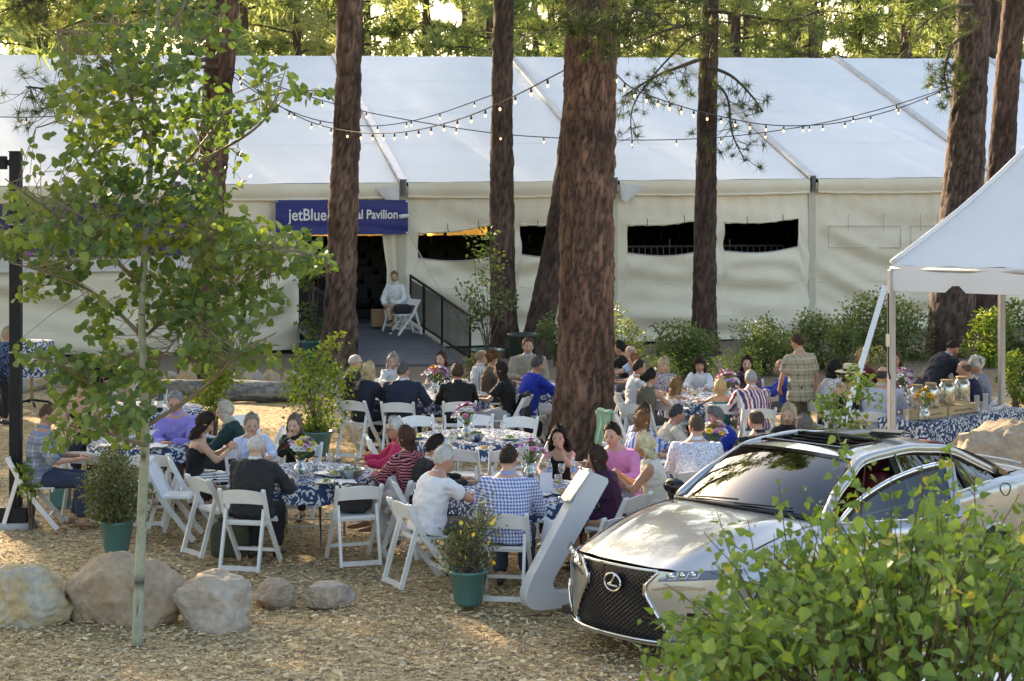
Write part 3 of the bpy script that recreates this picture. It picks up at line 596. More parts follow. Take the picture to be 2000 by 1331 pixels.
# --- the young aspen
def aspen():
    D0 = 15.1; r = np.random.default_rng(11); base = G(268, 1256)
    t = empty('aspen_tree', base, 0, 'slim young aspen with pale green bark and round leaves in front of the tables', 'tree'); O = Vector(t.location)
    tp = [(268, 1262), (273, 1120), (278, 980), (284, 860), (281, 740), (277, 620), (283, 480), (295, 300), (305, 120), (312, -60), (318, -220)]
    pts = bez([P(x, y, D0 + .1 * math.sin(i)) - O for i, (x, y) in enumerate(tp)], 8); nP = len(pts)
    rads = [.044 * (1 - .80 * i / nP) + .004 for i in range(nP)]
    V, Fc = tube(pts, rads, 20); V = np.array([tuple(v) for v in V]); r1 = vnoise(V * np.array([8, 8, 60]), 2); rk = vnoise(V * np.array([22, 22, 26.]), 5)
    cc = np.array([.33, .345, .25]) * (1 + .12 * vnoise(V * 9, 3))[:, None]; knot = (rk > .57); cc[knot] = (.05, .05, .04)
    cc *= np.where(r1 > .5, .8, 1)[:, None]
    mesh_obj('trunk', V, Fc, attr_mat('aspen_bark', .6, .003, 60, .18, 30), t, True, None, cc)
    BR = [[(278, 660), (225, 605), (165, 562), (80, 530), (15, 512)], [(279, 660), (350, 605), (430, 575), (500, 560)], [(283, 500), (350, 466), (430, 466), (520, 482), (610, 505)],
          [(287, 835), (303, 730), (360, 645), (450, 590)], [(290, 830), (390, 765), (470, 690), (540, 650)], [(284, 450), (340, 350), (400, 275), (450, 215), (560, 180), (630, 178)],
          [(296, 290), (240, 160), (170, 90), (110, 60)], [(286, 430), (210, 330), (140, 240), (70, 250)], [(276, 830), (200, 770), (130, 720), (40, 690)], [(303, 150), (380, 90), (440, 30)], [(280, 560), (180, 470), (80, 400), (10, 350)],
          [(290, 360), (420, 300), (520, 230), (560, 130)], [(300, 200), (230, 60), (200, -40)], [(306, 90), (360, 10), (380, -60)], [(284, 870), (220, 850), (150, 830)], [(282, 700), (380, 690), (480, 700), (545, 690)]]
    mb = MB(); bp = []
    for k, b in enumerate(BR):
        dz = [(r.normal() * .8) * i / len(b) for i in range(len(b))]; sgn = 1 if k % 2 else -1
        c = bez([P(x, y, D0 + sgn * .22 * i + dz[i]) - O for i, (x, y) in enumerate(b)], 7); mq = MB(); mq.tube(c, [.017 * (1 - .85 * i / len(c)) + .002 for i in range(len(c))], 6); mq.build('branch', mat('aspen_twig', (.16, .13, .08), (.24, .2, .13), 9, .7), t, True); bp += c[2:]
    CL = [(300, 30, 150, 60, 150), (250, 110, 140, 60, 140), (210, 200, 110, 60, 110), (330, 190, 110, 60, 110), (150, 170, 60, 40, 30), (420, 60, 50, 50, 40), (250, 290, 110, 60, 150), (380, 240, 90, 60, 80), (470, 215, 60, 35, 35), (540, 170, 45, 40, 26), (600, 183, 40, 14, 18), (500, 130, 35, 25, 16),
          (200, 250, 70, 40, 40), (310, 380, 110, 55, 170), (180, 330, 70, 50, 50), (430, 330, 60, 50, 30), (120, 400, 90, 40, 85), (60, 440, 60, 40, 60), (20, 480, 40, 30, 30), (160, 470, 100, 45, 140), (280, 450, 110, 45, 150), (400, 430, 80, 40, 95), (460, 480, 100, 50, 150), (560, 490, 80, 40, 120), (610, 510, 38, 26, 40),
          (110, 540, 60, 35, 60), (60, 570, 35, 20, 16), (330, 560, 90, 50, 120), (430, 560, 80, 45, 110), (500, 590, 60, 40, 50), (200, 595, 40, 25, 36), (195, 645, 35, 35, 34), (320, 610, 60, 30, 46), (400, 640, 70, 40, 70), (450, 670, 60, 40, 50), (510, 690, 40, 26, 26),
          (60, 690, 50, 20, 22), (120, 710, 60, 28, 40), (190, 730, 70, 35, 75), (250, 700, 50, 28, 46), (140, 760, 55, 35, 50), (220, 800, 70, 40, 70), (150, 830, 50, 30, 40), (110, 870, 22, 22, 14), (290, 740, 34, 26, 26), (250, 850, 45, 22, 24), (380, 690, 40, 26, 26), (35, 390, 24, 30, 10), (90, 300, 60, 50, 12)]
    pos = []; col = []; bpa = np.array([tuple(p) for p in bp])
    for cx, cy, rx, ry, n_ in CL:
        dz = r.normal() * .45; cbase = .45 + .12 * r.normal()
        for k in range(int(n_ * 1.72)):
            a = r.random() * 6.283; q = math.sqrt(r.random()) * 1.08; p = P(cx + rx * q * math.cos(a), cy + ry * q * math.sin(a), D0 + dz + r.normal() * .35) - O
            pos.append(tuple(p)); col.append(cbase + .16 * r.normal())
    pos = np.array(pos)
    for i in range(0, len(pos), 5):
        p = pos[i]; d = np.linalg.norm(bpa - p, axis=1); j = int(np.argmin(d))
        if d[j] < 1.0:
            q = Vector(bpa[j]); e = Vector(p); mb.tube([q, (q + e) / 2 + Vector((0, 0, .03)), e], [.004, .003, .0018], 4, cap=False)
    mb.build('twigs', MATS['aspen_twig'], t, True)['kind'] = 'stuff'
    N = len(pos); V, Fc, C = scatter_leaves(pos, .050 + .036 * r.random(N), r, 'round', .45, colr=np.clip(np.array(col), 0, 1)); mesh_obj('crown', V, Fc, aspen_leaf, t, True, None, C)
aspen()
# --- the leafy bush in front of the car
def fore_bush():
    r = np.random.default_rng(21); D0 = 7.6; t = empty('birch_bush', (P(1760, 1331, D0).x, D0, 0), 0, 'large bright green leafy bush in the foreground in front of the silver car', 'bush'); O = Vector(t.location)
    mb = MB(); pos = []; up = []; col = []; size = []
    prof = [(1235, 1265), (1290, 1175), (1370, 1075), (1450, 1040), (1530, 985), (1600, 930), (1680, 935), (1760, 955), (1830, 900), (1880, 915), (1930, 985), (2000, 960), (2100, 990), (2250, 1050)]
    def top(x): return np.interp(x, [p[0] for p in prof], [p[1] for p in prof]) + 28
    tips = [(1255, 1205, 0), (1245, 1275, 0), (1300, 1140, 0), (1375, 1040, 0), (1395, 1100, 0), (1460, 1015, .2), (1520, 935, .3), (1560, 950, .4), (1630, 830, .5), (1640, 880, .2), (1690, 900, .1), (1740, 930, 0), (1800, 900, .2), (1840, 880, .3), (1855, 860, .3), (1905, 930, .2), (1950, 1000, 0), (1990, 965, 0), (1350, 1170, -.4), (1330, 1235, -.4), (1400, 1000, .3), (1290, 1250, -.5), (1425, 1060, -.4)]
    for k in range(190):
        x = 1290 + 800 * r.random(); tips.append((x, top(x) + 15 + 240 * r.random() ** 1.2, r.normal() * .6))
    for i, (x, y, dz) in enumerate(tips):
        root = P(1740 + r.normal() * 60 + (x - 1740) * .35, 1420 + r.random() * 60, D0 + dz * .4) - O; e = P(x, y, D0 + dz) - O; mid = root.lerp(e, .62) + Vector((0, 0, .10)) + Vector((r.normal() * .05, r.normal() * .05, 0))
        c = bez([root, mid, e], 14); mb.tube(c, [.0042 * (1 - .85 * q / len(c)) + .001 for q in range(len(c))], 5, cap=False)
        ln = (e - mid).length; nl = int(ln / .024) + 6
        for k in range(nl):
            u = 1 - .62 * k / nl; q = c[min(len(c) - 1, int(u * (len(c) - 1)))]; d = (c[-1] - c[-3]).normalized(); sd_ = Vector((r.normal(), r.normal(), r.normal() * .5)).normalized()
            p = q + sd_ * .028; pos.append(tuple(p)); up.append(tuple(sd_ * .8 + d * .25)); col.append(np.clip(.62 + .13 * r.normal() + (.35 if r.random() < .03 else 0), 0, 1)); size.append((.026 + .026 * r.random()) * (.55 if u > .96 else 1))
    for k in range(8200):
        x = 1240 + 900 * r.random(); tp_ = top(x) + 45; y = tp_ + (1560 - tp_) * r.random(); q = (y - tp_) / 300
        if r.random() > .12 + .8 * q or vnoise(np.array([[x / 70, y / 60, 0]]), 8)[0] > .4: continue
        p = P(x, y, D0 + r.normal() * .5) - O; pos.append(tuple(p)); up.append((r.normal() * .6, r.normal() * .6, r.normal() * .3)); col.append(np.clip(.48 + .16 * r.normal() + (.4 if r.random() < .02 else 0), 0, 1)); size.append(.030 + .034 * r.random())
    for x in (1660, 1730, 1790, 1880, 1955):
        b = Vector((P(x, 1331, D0).x * .3 + P(1760, 1331, D0).x * .7, D0 + r.normal() * .1, 0)) - O; mb.tube(bez([b, P(x, 1400, D0) - O, P(x + r.normal() * 30, 1180, D0 + r.normal() * .2) - O, P(x + r.normal() * 50, 1040, D0) - O], 8), [.016] * 8 + [.011] * 8 + [.005] * 9, 6)
    mb.build('twigs', mat('birch_twig', (.075, .055, .03), (.11, .085, .05), 9, .7), t, True)['kind'] = 'stuff'
    V, Fc, C = scatter_leaves(np.array(pos), np.array(size), r, 'birch', .55, np.array(up), np.array(col)); mesh_obj('foliage', V, Fc, bush_leaf, t, True, None, C)
fore_bush()
# --- shrubs
def shrub(name, label, D, cx, ytop, ybot, wpx, n, lm, shape, lsize, seed, cat='shrub', group=None, foot=None, pot=None, stems=14, clump=18, sprigs=(), hang=.0, round_=.5, depth=None):
    """foliage mass between photo rows ytop..ybot; foot = row of the ground"""
    r = np.random.default_rng(seed); foot = foot or ybot; g = P(cx, foot, D); g.z = max(0, float(ground_h(np.array([g.x]), np.array([g.y]))[0]))
    t = empty(name, g, 0, label, cat, group); O = Vector(t.location); s = F / D
    H0 = HC - (ybot - YH) / s - O.z; H1 = HC - (ytop - YH) / s - O.z; rx = wpx / 2 / s; ry = depth or rx * .8
    if pot: H0 = max(H0, pot[1] * .9)
    mb = MB(); pos = []; up = []; col = []; b0 = Vector((0, 0, pot[1] * .9 if pot else 0))
    cl = []
    for k in range(clump):
        a = r.random() * 6.283; q = r.random() ** .5; h = r.random(); wd = math.sin(math.pi * (.18 + .72 * h)) ** round_
        c = Vector((math.cos(a) * q * rx * wd, math.sin(a) * q * ry * wd, H0 + (H1 - H0) * h)); cl.append((c, .45 + .16 * r.normal()))
        if k < stems: mb.tube(bez([b0 + Vector((r.normal() * .03, r.normal() * .03, 0)), b0.lerp(c, .5) + Vector((r.normal() * .04, r.normal() * .04, .05)), c], 4), [.012 - .001 * i for i in range(9)], 5, cap=False)
    cr_ = .36 * min(rx, (H1 - H0)) + .06
    for k in range(int(n * (2.6 if name == 'manzanita' else 1.5))):
        c, cb = cl[int(r.integers(len(cl)))]; v = r.normal(size=3); v /= np.linalg.norm(v); v *= cr_ * (r.random() ** .4); p = c + Vector(v)
        if p.z < (pot[1] if pot else .02): p.z = (pot[1] if pot else .02) + .1 * r.random()
        pos.append(tuple(p)); up.append((v[0] * 2, v[1] * 2, .25)); col.append(np.clip(cb + .16 * r.normal() + .12 * v[2] / cr_, 0, 1))
    for (x, y) in sprigs:
        e = P(x, y, D) - O; c0 = min(cl, key=lambda q: (q[0] - e).length)[0]; c = bez([c0, c0.lerp(e, .55) + Vector((.02, 0, .06)), e], 8); mb.tube(c, [.006 - .0002 * i for i in range(len(c))], 5, cap=False)
        for q in c[3:]:
            for k in range(3):
                v = r.normal(size=3) * .045; pos.append(tuple(q + Vector(v))); up.append((v[0] * 20, v[1] * 20, .6)); col.append(np.clip(.8 + .1 * r.normal(), 0, 1))
    if len(mb.v): mb.build('stems', mat('shrub_stem', (.10, .065, .05), (.16, .11, .08), 9, .8), t, True)['kind'] = 'stuff'
    N = len(pos); V, Fc, C = scatter_leaves(np.array(pos), lsize * (1.45 if shape == 'oval' else 1.12) * (.7 + .6 * r.random(N)), r, shape, hang, np.array(up), np.array(col)); mesh_obj('foliage', V, Fc, lm, t, True, None, C)
    if pot:
        rp, hp = pot[0], pot[1]; mp = MB(); mp.lathe([(rp * .62, 0), (rp * .7, hp * .1), (rp * .95, hp * .9), (rp * 1.05, hp * .93), (rp * 1.05, hp), (rp * .93, hp), (rp * .9, hp * .86)], 28)
        mp.build('pot', mat('teal_glaze', (.045, .135, .135), (.07, .19, .18), 3, .22, .002, stretch=(1, 1, .3), coat=.3), t, True)
        ms = MB(); ms.lathe([(rp * .9, hp * .86), (rp * .3, hp * .89)], 16); ms.build('soil', mat('soil', (.04, .03, .02), (.08, .06, .04), 20, .9, .01), t)
    return t
SG = 'manzanita shrubs along the tent wall'
shrub('manzanita', 'small manzanita between the leaning pine and the thickest trunk', 39, 1085, 615, 690, 60, 420, shrub_leaf, 'oval', .05, 31, group=SG)
shrub('manzanita', 'low manzanita with a tall bright sprig right beside the thickest trunk', 35, 1222, 640, 712, 85, 620, shrub_leaf, 'oval', .05, 32, group=SG, sprigs=[(1207, 595), (1212, 610), (1218, 625)])
shrub('manzanita', 'manzanita wrapped round the foot of the slender pine', 36, 1335, 645, 735, 125, 1500, shrub_leaf, 'oval', .055, 33, group=SG, clump=34)
shrub('manzanita', 'rounded manzanita in front of the tent wall left of the standing man', 37, 1495, 640, 728, 130, 1300, shrub_leaf, 'oval', .055, 34, group=SG, clump=30)
shrub('manzanita', 'manzanita directly behind the standing man in the plaid shirt', 38, 1592, 628, 728, 125, 1300, shrub_leaf, 'oval', .055, 35, group=SG, clump=30)
shrub('manzanita', 'tall broad manzanita behind the canopy corner pole', 39, 1730, 592, 726, 185, 2300, shrub_leaf, 'oval', .06, 36, group=SG, clump=46)
shrub('manzanita', 'manzanita behind the white guy strap', 37, 1660, 625, 740, 90, 800, shrub_leaf, 'oval', .055, 38, group=SG, clump=22)
shrub('manzanita', 'bright sunlit manzanita beside the second canopy pole', 38, 1935, 610, 705, 90, 900, lime_leaf, 'oval', .06, 37, group=SG, clump=22)  # sunlight on this shrub is put into the paler lime leaf colour
shrub('manzanita', 'green shrub filling the right edge under the canopy', 35, 2000, 600, 780, 90, 1400, shrub_leaf, 'birch', .06, 39, group=SG, clump=30)
shrub('ground_shrub', 'low grey-green ground shrub behind the seated woman in maroon', 34.5, 1700, 690, 745, 150, 800, olive_leaf, 'oval', .045, 40, clump=24)
shrub('ground_shrub', 'patch of yellow-flowering growth in front of the rounded manzanita', 33.5, 1440, 690, 752, 90, 500, lime_leaf, 'oval', .04, 41, clump=16)
shrub('ground_shrub', 'feathery weed patch in front of the manzanita at the slender pine', 32.5, 1300, 700, 745, 80, 450, shrub_leaf, 'oval', .04, 42, clump=14)
shrub('potted_shrub', 'tall feathery lime green shrub in a teal pot left of the suited diners', 25.8, 618, 700, 850, 112, 1150, lime_leaf, 'birch', .042, 43, cat='potted plant', foot=892, pot=(.24, .36), clump=40, sprigs=[(668, 655), (664, 680), (700, 720), (575, 690), (640, 672)], round_=.8)
shrub('lime_shrub', 'light green feathery shrub behind the man in the purple shirt', 27.5, 415, 690, 800, 95, 900, lime_leaf, 'birch', .045, 44, clump=24, sprigs=[(452, 655), (445, 670)])
shrub('potted_shrub', 'dull olive small-leaved shrub in a teal pot behind the aspen trunk', 18.9, 228, 895, 1040, 118, 3000, olive_leaf, 'oval', .03, 45, cat='potted plant', foot=1077, pot=(.185, .34), clump=46, round_=.8)
shrub('young_potted_tree', 'spindly young tree in a teal pot beside the ramp railing', 38.5, 952, 455, 640, 100, 460, shrub_leaf, 'birch', .06, 46, cat='potted plant', foot=722, pot=(.36, .42), clump=30, round_=.7)
shrub('potted_shrub', 'loose green shrub in a teal pot left of the ramp behind the pine', 39.8, 612, 525, 680, 62, 420, shrub_leaf, 'birch', .06, 47, cat='potted plant', foot=712, pot=(.3, .5), clump=16)
shrub('ground_shrub', 'small leafy weed growing beside the black lamp post foot', 20.2, 62, 905, 960, 50, 90, lime_leaf, 'maple', .05, 48, clump=7)
shrub('ground_shrub', 'yellow-green grassy tuft behind the suited man at the back table', 30.5, 928, 705, 775, 62, 500, olive_leaf, 'oval', .05, 49, clump=14)
shrub('ground_shrub', 'leafy sapling between the folding chairs and the canopy pole', 20.6, 1645, 775, 880, 100, 240, bush_leaf, 'maple', .05, 50, clump=24, sprigs=[(1665, 728), (1700, 745), (1600, 790), (1720, 790)])
shrub('ground_shrub', 'slender saplings at the right edge behind the drinks table', 31, 1985, 690, 800, 50, 300, lime_leaf, 'birch', .05, 51, clump=14)
t = shrub('flowering_plant', 'yellow-flowered plant in a glazed teal pot at the front', 16.5, 915, 1040, 1120, 110, 640, olive_leaf, 'oval', .026, 52, cat='potted plant', foot=1185, pot=(.185, .325), clump=30, stems=20, sprigs=[(935, 985), (945, 1000), (955, 975), (962, 1010), (920, 1030), (970, 1050), (940, 1040), (950, 1020), (880, 1080), (856, 1095)], round_=.6)
r_ = np.random.default_rng(3); O = Vector(t.location)
for x, y in [(939, 983), (900, 1022), (961, 1022), (966, 1016), (911, 1024), (899, 1040), (958, 1052), (955, 1061), (898, 1084), (910, 1089), (964, 1100), (925, 1045)]:
    c = P(x, y, 16.5 - .1 - .15 * r_.random()) - O; mb = MB(); rot = Euler((1.0 + r_.normal() * .4, r_.normal() * .4, r_.random() * 6)).to_matrix()
    for k in range(5):
        a = k * 1.2566; d = Vector((math.cos(a), math.sin(a), .25)); s_ = Vector((-math.sin(a), math.cos(a), 0)); V = [c + rot @ (q * .024) for q in (Vector((0, 0, 0)), d * .6 + s_ * .45, d * 1.05, d * .6 - s_ * .45)]
        mb.add(V, [(0, 1, 2, 3)])
    mb.build('blossom', mat('yellow_petal', (.75, .5, .02), (.85, .6, .04), 9, .5), t)
# dead snag
mb = MB(); g = P(1283, 700, 37)
for pts, r0 in (([(1283, 712), (1286, 680), (1290, 655)], .045), ([(1290, 655), (1275, 637), (1266, 640)], .02), ([(1290, 655), (1300, 640), (1318, 640), (1330, 645)], .022), ([(1288, 668), (1300, 660), (1306, 650)], .018), ([(1300, 640), (1304, 630), (1296, 626)], .014), ([(1275, 637), (1280, 628)], .012)):
    mb.tube(bez([P(x, y, 37) - g for x, y in pts], 5), [r0 * (1 - .6 * i / (5 * (len(pts) - 1))) for i in range(5 * (len(pts) - 1) + 1)], 6)
o = mb.build('dead_snag', twig_m, None, True); o.location = g; tag(o, 'bare dead forked branch standing between two manzanitas', 'branch')
# ------------------------------------------------------------------ rocks and log
def rock(label, cx, ytop, ybot, wpx, seed, c1, c2, D=None, dep=.8, flat=0, cat='boulder', group='boulders edging the picnic ground', sub=5):
    r = np.random.default_rng(seed); D = D or G(cx, ybot).y; s = F / D; bm = bmesh.new(); bmesh.ops.create_icosphere(bm, subdivisions=sub, radius=1); V = np.array([tuple(v.co) for v in bm.verts]); Fc = [[q.index for q in f.verts] for f in bm.faces]; bm.free()
    for k in range(16):
        n_ = r.normal(size=3); n_ /= np.linalg.norm(n_); n_[2] *= .8; d = .58 + .34 * r.random(); e = V @ n_ - d; V -= np.outer(np.clip(e, 0, None) * .9, n_)
    nr = V / (np.linalg.norm(V, axis=1)[:, None] + 1e-9); f1, f2, i_ = voro(V * 2.2 + seed, seed)
    V += nr * (.11 * fbm(V * 1.6 + seed, seed, 3) + .05 * (np.abs(fbm(V * 5 + seed, seed + 7, 4)) - .4) + .016 * fbm(V * 22, seed + 5, 2) - .05 * np.clip(.12 - (f2 - f1), 0, 1) / .12)[:, None]
    mn, mx = V.min(0), V.max(0); h = (ybot - ytop) / s; wd = wpx / s
    V = (V - (mn + mx) / 2) / (mx - mn) * np.array([wd, wd * dep, h * 1.35]); V[:, 2] += h * 1.35 / 2 - h * .35
    g = P(cx, ybot, D); f = fbm(V * 7, seed, 4)
    cc = np.array(c1) + (np.array(c2) - np.array(c1)) * np.clip(.5 + .9 * f, 0, 1)[:, None]; st = np.clip(fbm(V * 2.5 + 9, seed + 3) * 2 - .5, 0, 1); cc = cc * (1 - .35 * st[:, None]) + np.array([.42, .30, .18]) * .35 * st[:, None]
    o = mesh_obj('boulder', V, Fc, attr_mat('rock', .85, .012, 28, .28, 14, .25), None, True, None, cc); o.location = (g.x, g.y + wd * dep * .3, 0); return tag(o, label, cat, group)
GR, TAN, PNK = (.36, .33, .29), (.46, .36, .25), (.42, .30, .25)
rock('pale grey and ochre boulder at the left edge of the front row', 40, 1112, 1218, 205, 61, (.44, .42, .36), (.50, .38, .2))
rock('largest tan brown boulder behind the aspen trunk', 234, 1086, 1222, 244, 62, (.43, .34, .25), (.38, .29, .21), dep=.6)
rock('pinkish grey squarish boulder right of the aspen trunk', 411, 1120, 1228, 158, 63, (.49, .43, .37), (.44, .37, .31), dep=.8)
rock('low brown rock right of the squarish boulder', 533, 1135, 1182, 92, 64, (.36, .27, .22), (.40, .33, .25))
rock('flat tan rock at the right end of the front row', 637, 1143, 1184, 112, 65, (.50, .40, .28), (.40, .35, .31))
rock('big smooth sunlit boulder behind the silver car', 1990, 818, 985, 250, 66, (.46, .36, .26), (.40, .33, .27), D=21.5, dep=.9)
for i, (x, yt, yb, w_, lb) in enumerate([(492, 690, 735, 50, 'grey back row rock at the left end above the log'), (528, 690, 730, 42, 'ochre back row rock left of the tan one'), (568, 695, 728, 52, 'tan rounded back row rock in the middle'), (608, 705, 732, 60, 'long pale back row rock beside the pine foot'), (598, 676, 705, 40, 'pale rock higher up near the ramp side'), (640, 668, 694, 36, 'small brown rock against the ramp side'), (430, 700, 740, 46, 'grey rock behind the lime shrub'), (62, 734, 758, 48, 'long tan rock by the cocktail table foot'), (90, 742, 775, 44, 'rounded grey rock by the cocktail table foot'), (42, 755, 782, 60, 'flat grey rock behind the standing guest'), (362, 708, 760, 46, 'brown rock beside the broad pine foot'), (335, 720, 752, 40, 'whitish rock left of the broad pine'), (270, 735, 760, 50, 'grey rock under the aspen leaves')]):
    rock(lb, x, yt, yb, w_, 70 + i, *[(GR, TAN), (TAN, (.5, .33, .16)), (TAN, GR)][i % 3], D=34 + (i % 3) * .4, group='rocks of the back row', sub=4)
rock('brown rock beside the teal pot at the ramp foot', 985, 722, 752, 60, 90, GR, TAN, D=32.5, group='rocks of the back row', sub=4)
def log():
    a, b = P(300, 775, 32.6), P(616, 742, 32.2); a.z = .2; b.z = .2; V, Fc, cc = trunk_mesh([Vector((0, 0, z)) for z in (0, 1.2, 2.2, (b - a).length)], [.17, .2, .19, .17], 28, .04, 33, cell=(14, 14, .6), amp=.012, flare=0)
    M = (b - a).to_track_quat('Z', 'Y').to_matrix(); V = np.array([tuple(M @ Vector(v)) for v in V]); n_ = len(V); Fc = Fc.tolist() + [list(range(27, -1, -1)), list(range(n_ - 28, n_))]
    g = cc.mean(1, keepdims=True) * np.array([[1.9, 1.8, 1.65]]) + .05
    o = mesh_obj('fallen_log', V, Fc, attr_mat('weathered_wood', .85, .006, 30, .3, 10, stretch=(1, 1, 1)), None, True, None, g); o.location = a; tag(o, 'weathered grey fallen log lying across the ground behind the tables', 'log')
log()
# ------------------------------------------------------------------ people
JOBS = []          # (object, voxel, smooth iterations, post function) - remeshed together at the end
def ring_loft(secs, n=18, pw=2.3):
    V = []; Fc = []
    for c, rx, ry, X, Y in secs:
        for i in range(n):
            t = 2 * math.pi * i / n; ct, st = math.cos(t), math.sin(t); q = (abs(ct) ** pw + abs(st) ** pw) ** (-1 / pw); V.append(c + X * (rx * ct * q) + Y * (ry * st * q))
    m = len(secs)
    for k in range(m - 1):
        for i in range(n):
            j = (i + 1) % n; Fc.append((k * n + i, k * n + j, (k + 1) * n + j, (k + 1) * n + i))
    Fc.append(tuple(range(n - 1, -1, -1))); Fc.append(tuple(range((m - 1) * n, m * n))); return V, Fc
def ik(S, T, a, b, hint):
    d = T - S; L = d.length
    if L > a + b - .012: T = S + d.normalized() * (a + b - .012); d = T - S; L = d.length
    u = d.normalized(); x = (a * a - b * b + L * L) / (2 * L); h = math.sqrt(max(0, a * a - x * x)); p = hint - u * hint.dot(u)
    p = p.normalized() if p.length > 1e-5 else u.orthogonal().normalized(); return S + u * x + p * h, T
def hand(mb, W, d, pn, side, k=1.0, curl=.45, mi=0):
    """palm and five fingers from wrist W along d; pn = direction the palm faces; side +1 = thumb toward pn x d"""
    d = d.normalized(); pn = (pn - d * pn.dot(d)); pn = pn.normalized() if pn.length > 1e-4 else d.orthogonal().normalized(); sx = pn.cross(d) * side
    secs = [(W - d * .015 * k, .027 * k, .019 * k, sx, pn), (W + d * .03 * k, .034 * k, .017 * k, sx, pn), (W + d * .075 * k, .041 * k, .015 * k, sx, pn), (W + d * .095 * k, .038 * k, .012 * k, sx, pn)]
    V, Fc = ring_loft(secs, 10, 2.4); mb.add(V, Fc, mi)
    for i, (off, L) in enumerate(((.029, .070), (.010, .080), (-.010, .074), (-.029, .058))):
        p = W + d * .088 * k + sx * off * k; pts = [p - d * .01]; a = curl * (.35 + .12 * i)
        for sgm, l in enumerate((.44, .32, .24)):
            dd = d * math.cos(a) + pn * math.sin(a) + sx * off * 1.2; p = p + dd.normalized() * L * l * k; pts.append(p); a += curl * .75
        mb.tube(pts, [.0095 * k, .0092 * k, .0082 * k, .0062 * k], 6, mi)
    p = W + d * .028 * k + sx * .028 * k; pts = [p - sx * .01]; a = .75
    for l in (.035, .03, .024):
        p = p + (d * math.cos(a) + sx * math.sin(a) + pn * .35 * curl).normalized() * l * k; pts.append(p); a -= .3
    mb.tube(pts, [.0125 * k, .011 * k, .0095 * k, .007 * k], 6, mi)
def head_mesh(C, M, k, skin, brow, lips=(.42, .16, .13), fem=False, beard=None, eyes=True):
    """returns V, F, midx, col; M = 3x3 rotation (x right, y face, z up)"""
    nu, nv = 40, 28; us = np.linspace(-1, 1, nu, endpoint=False); ph = math.pi * np.sign(us) * np.abs(us) ** 1.3; th = np.linspace(.001, math.pi - .001, nv)
    PH, TH = np.meshgrid(ph, th); n_ = np.stack([np.sin(TH) * np.sin(PH), np.sin(TH) * np.cos(PH), np.cos(TH)], 2).reshape(-1, 3); p = n_ * np.array([.0755, .096, .118])
    x, y, z = p[:, 0].copy(), p[:, 1].copy(), p[:, 2].copy(); t = np.clip(-z / .118, 0, 1); jaw = .34 if fem else .24
    x *= 1 - jaw * t ** 1.3; y = np.where(y < 0, y * (1 - .5 * t ** 1.2), y * (1 - .10 * t)); y = np.where(y > 0, y * .93, y)
    x *= 1 - .06 * np.exp(-((z - .03) / .02) ** 2) * (y > .03)
    f = np.clip(y / .06, 0, 1); g = lambda cx, cz, sx_, sz: np.exp(-((x - cx) / sx_) ** 2 - ((z - cz) / sz) ** 2)
    dy = .021 * g(0, -.024, .0125, .013) + .013 * g(0, -.006, .010, .022) + .0065 * (g(.017, -.028, .008, .009) + g(-.017, -.028, .008, .009)) - .010 * (g(.031, .006, .016, .011) + g(-.031, .006, .016, .011)) \
        + .0045 * (g(.028, .024, .02, .008) + g(-.028, .024, .02, .008)) + .0065 * g(0, -.052, .022, .008) - .004 * g(0, -.0525, .022, .0022) + .009 * g(0, -.088, .026, .018) + .004 * (g(.042, -.02, .018, .02) + g(-.042, -.02, .018, .02)) - .003 * g(0, -.07, .02, .008)
    y = y + dy * f
    col = np.tile(np.array(skin), (len(x), 1)); lipm = (np.clip(g(0, -.052, .021, .0085) * 1.7, 0, 1) * f)[:, None]; col = col * (1 - .8 * lipm) + np.array(lips) * .8 * lipm
    ck = ((g(.045, -.022, .022, .022) + g(-.045, -.022, .022, .022) + .7 * g(0, -.028, .014, .012)) * f * .14)[:, None]; col = col * (1 - ck) + col * np.array([1.1, .74, .68]) * ck
    bm_ = (np.clip((g(.030, .027, .019, .0055) + g(-.030, .027, .019, .0055)) * 1.5, 0, 1) * f)[:, None]; col = col * (1 - bm_ * .8) + np.array(brow) * bm_ * .8
    so_ = (np.clip(g(.031, .006, .015, .0085) + g(-.031, .006, .015, .0085), 0, 1) * f)[:, None]; col = col * (1 - .55 * so_ ** 2)
    if beard is not None:
        bd = (np.clip((-.030 - z) / .012, 0, 1) * np.clip((y + .03) / .03, 0, 1) * (1 - np.clip(g(0, -.052, .02, .007) * 1.5, 0, 1)))[:, None]; col = col * (1 - .75 * bd) + np.array(beard) * .75 * bd
    V = np.stack([x, y, z], 1); Fc = []
    for j in range(nv - 1):
        for i in range(nu): Fc.append((j * nu + i, (j + 1) * nu + i, (j + 1) * nu + (i + 1) % nu, j * nu + (i + 1) % nu))
    midx = [0] * len(Fc)
    def ell(c, rad, ns, nr, mi, colr):
        nonlocal V, Fc, midx, col
        b = len(V); a = np.linspace(0, math.pi, nr + 1); q = np.linspace(0, 2 * math.pi, ns, endpoint=False); W = np.array([[math.sin(i) * math.cos(j), math.sin(i) * math.sin(j), math.cos(i)] for i in a for j in q]) * np.array(rad) + np.array(c)
        V = np.concatenate([V, W]); col = np.concatenate([col, np.tile(np.array(colr), (len(W), 1))])
        for i in range(nr):
            for j in range(ns): Fc.append((b + i * ns + j, b + (i + 1) * ns + j, b + (i + 1) * ns + (j + 1) % ns, b + i * ns + (j + 1) % ns)); midx.append(mi)
    for s in (-1, 1):
        ell((s * .0745, -.006, -.008), (.009, .019, .031), 8, 6, 0, np.array(skin) * np.array([1.03, .85, .8]))
        if eyes: ell((s * .0310, .0765, .006), (.0125, .008, .0052), 8, 5, 1, (.30, .28, .27)); ell((s * .0310, .0800, .006), (.0068, .0060, .0056), 8, 5, 1, (.03, .02, .015))
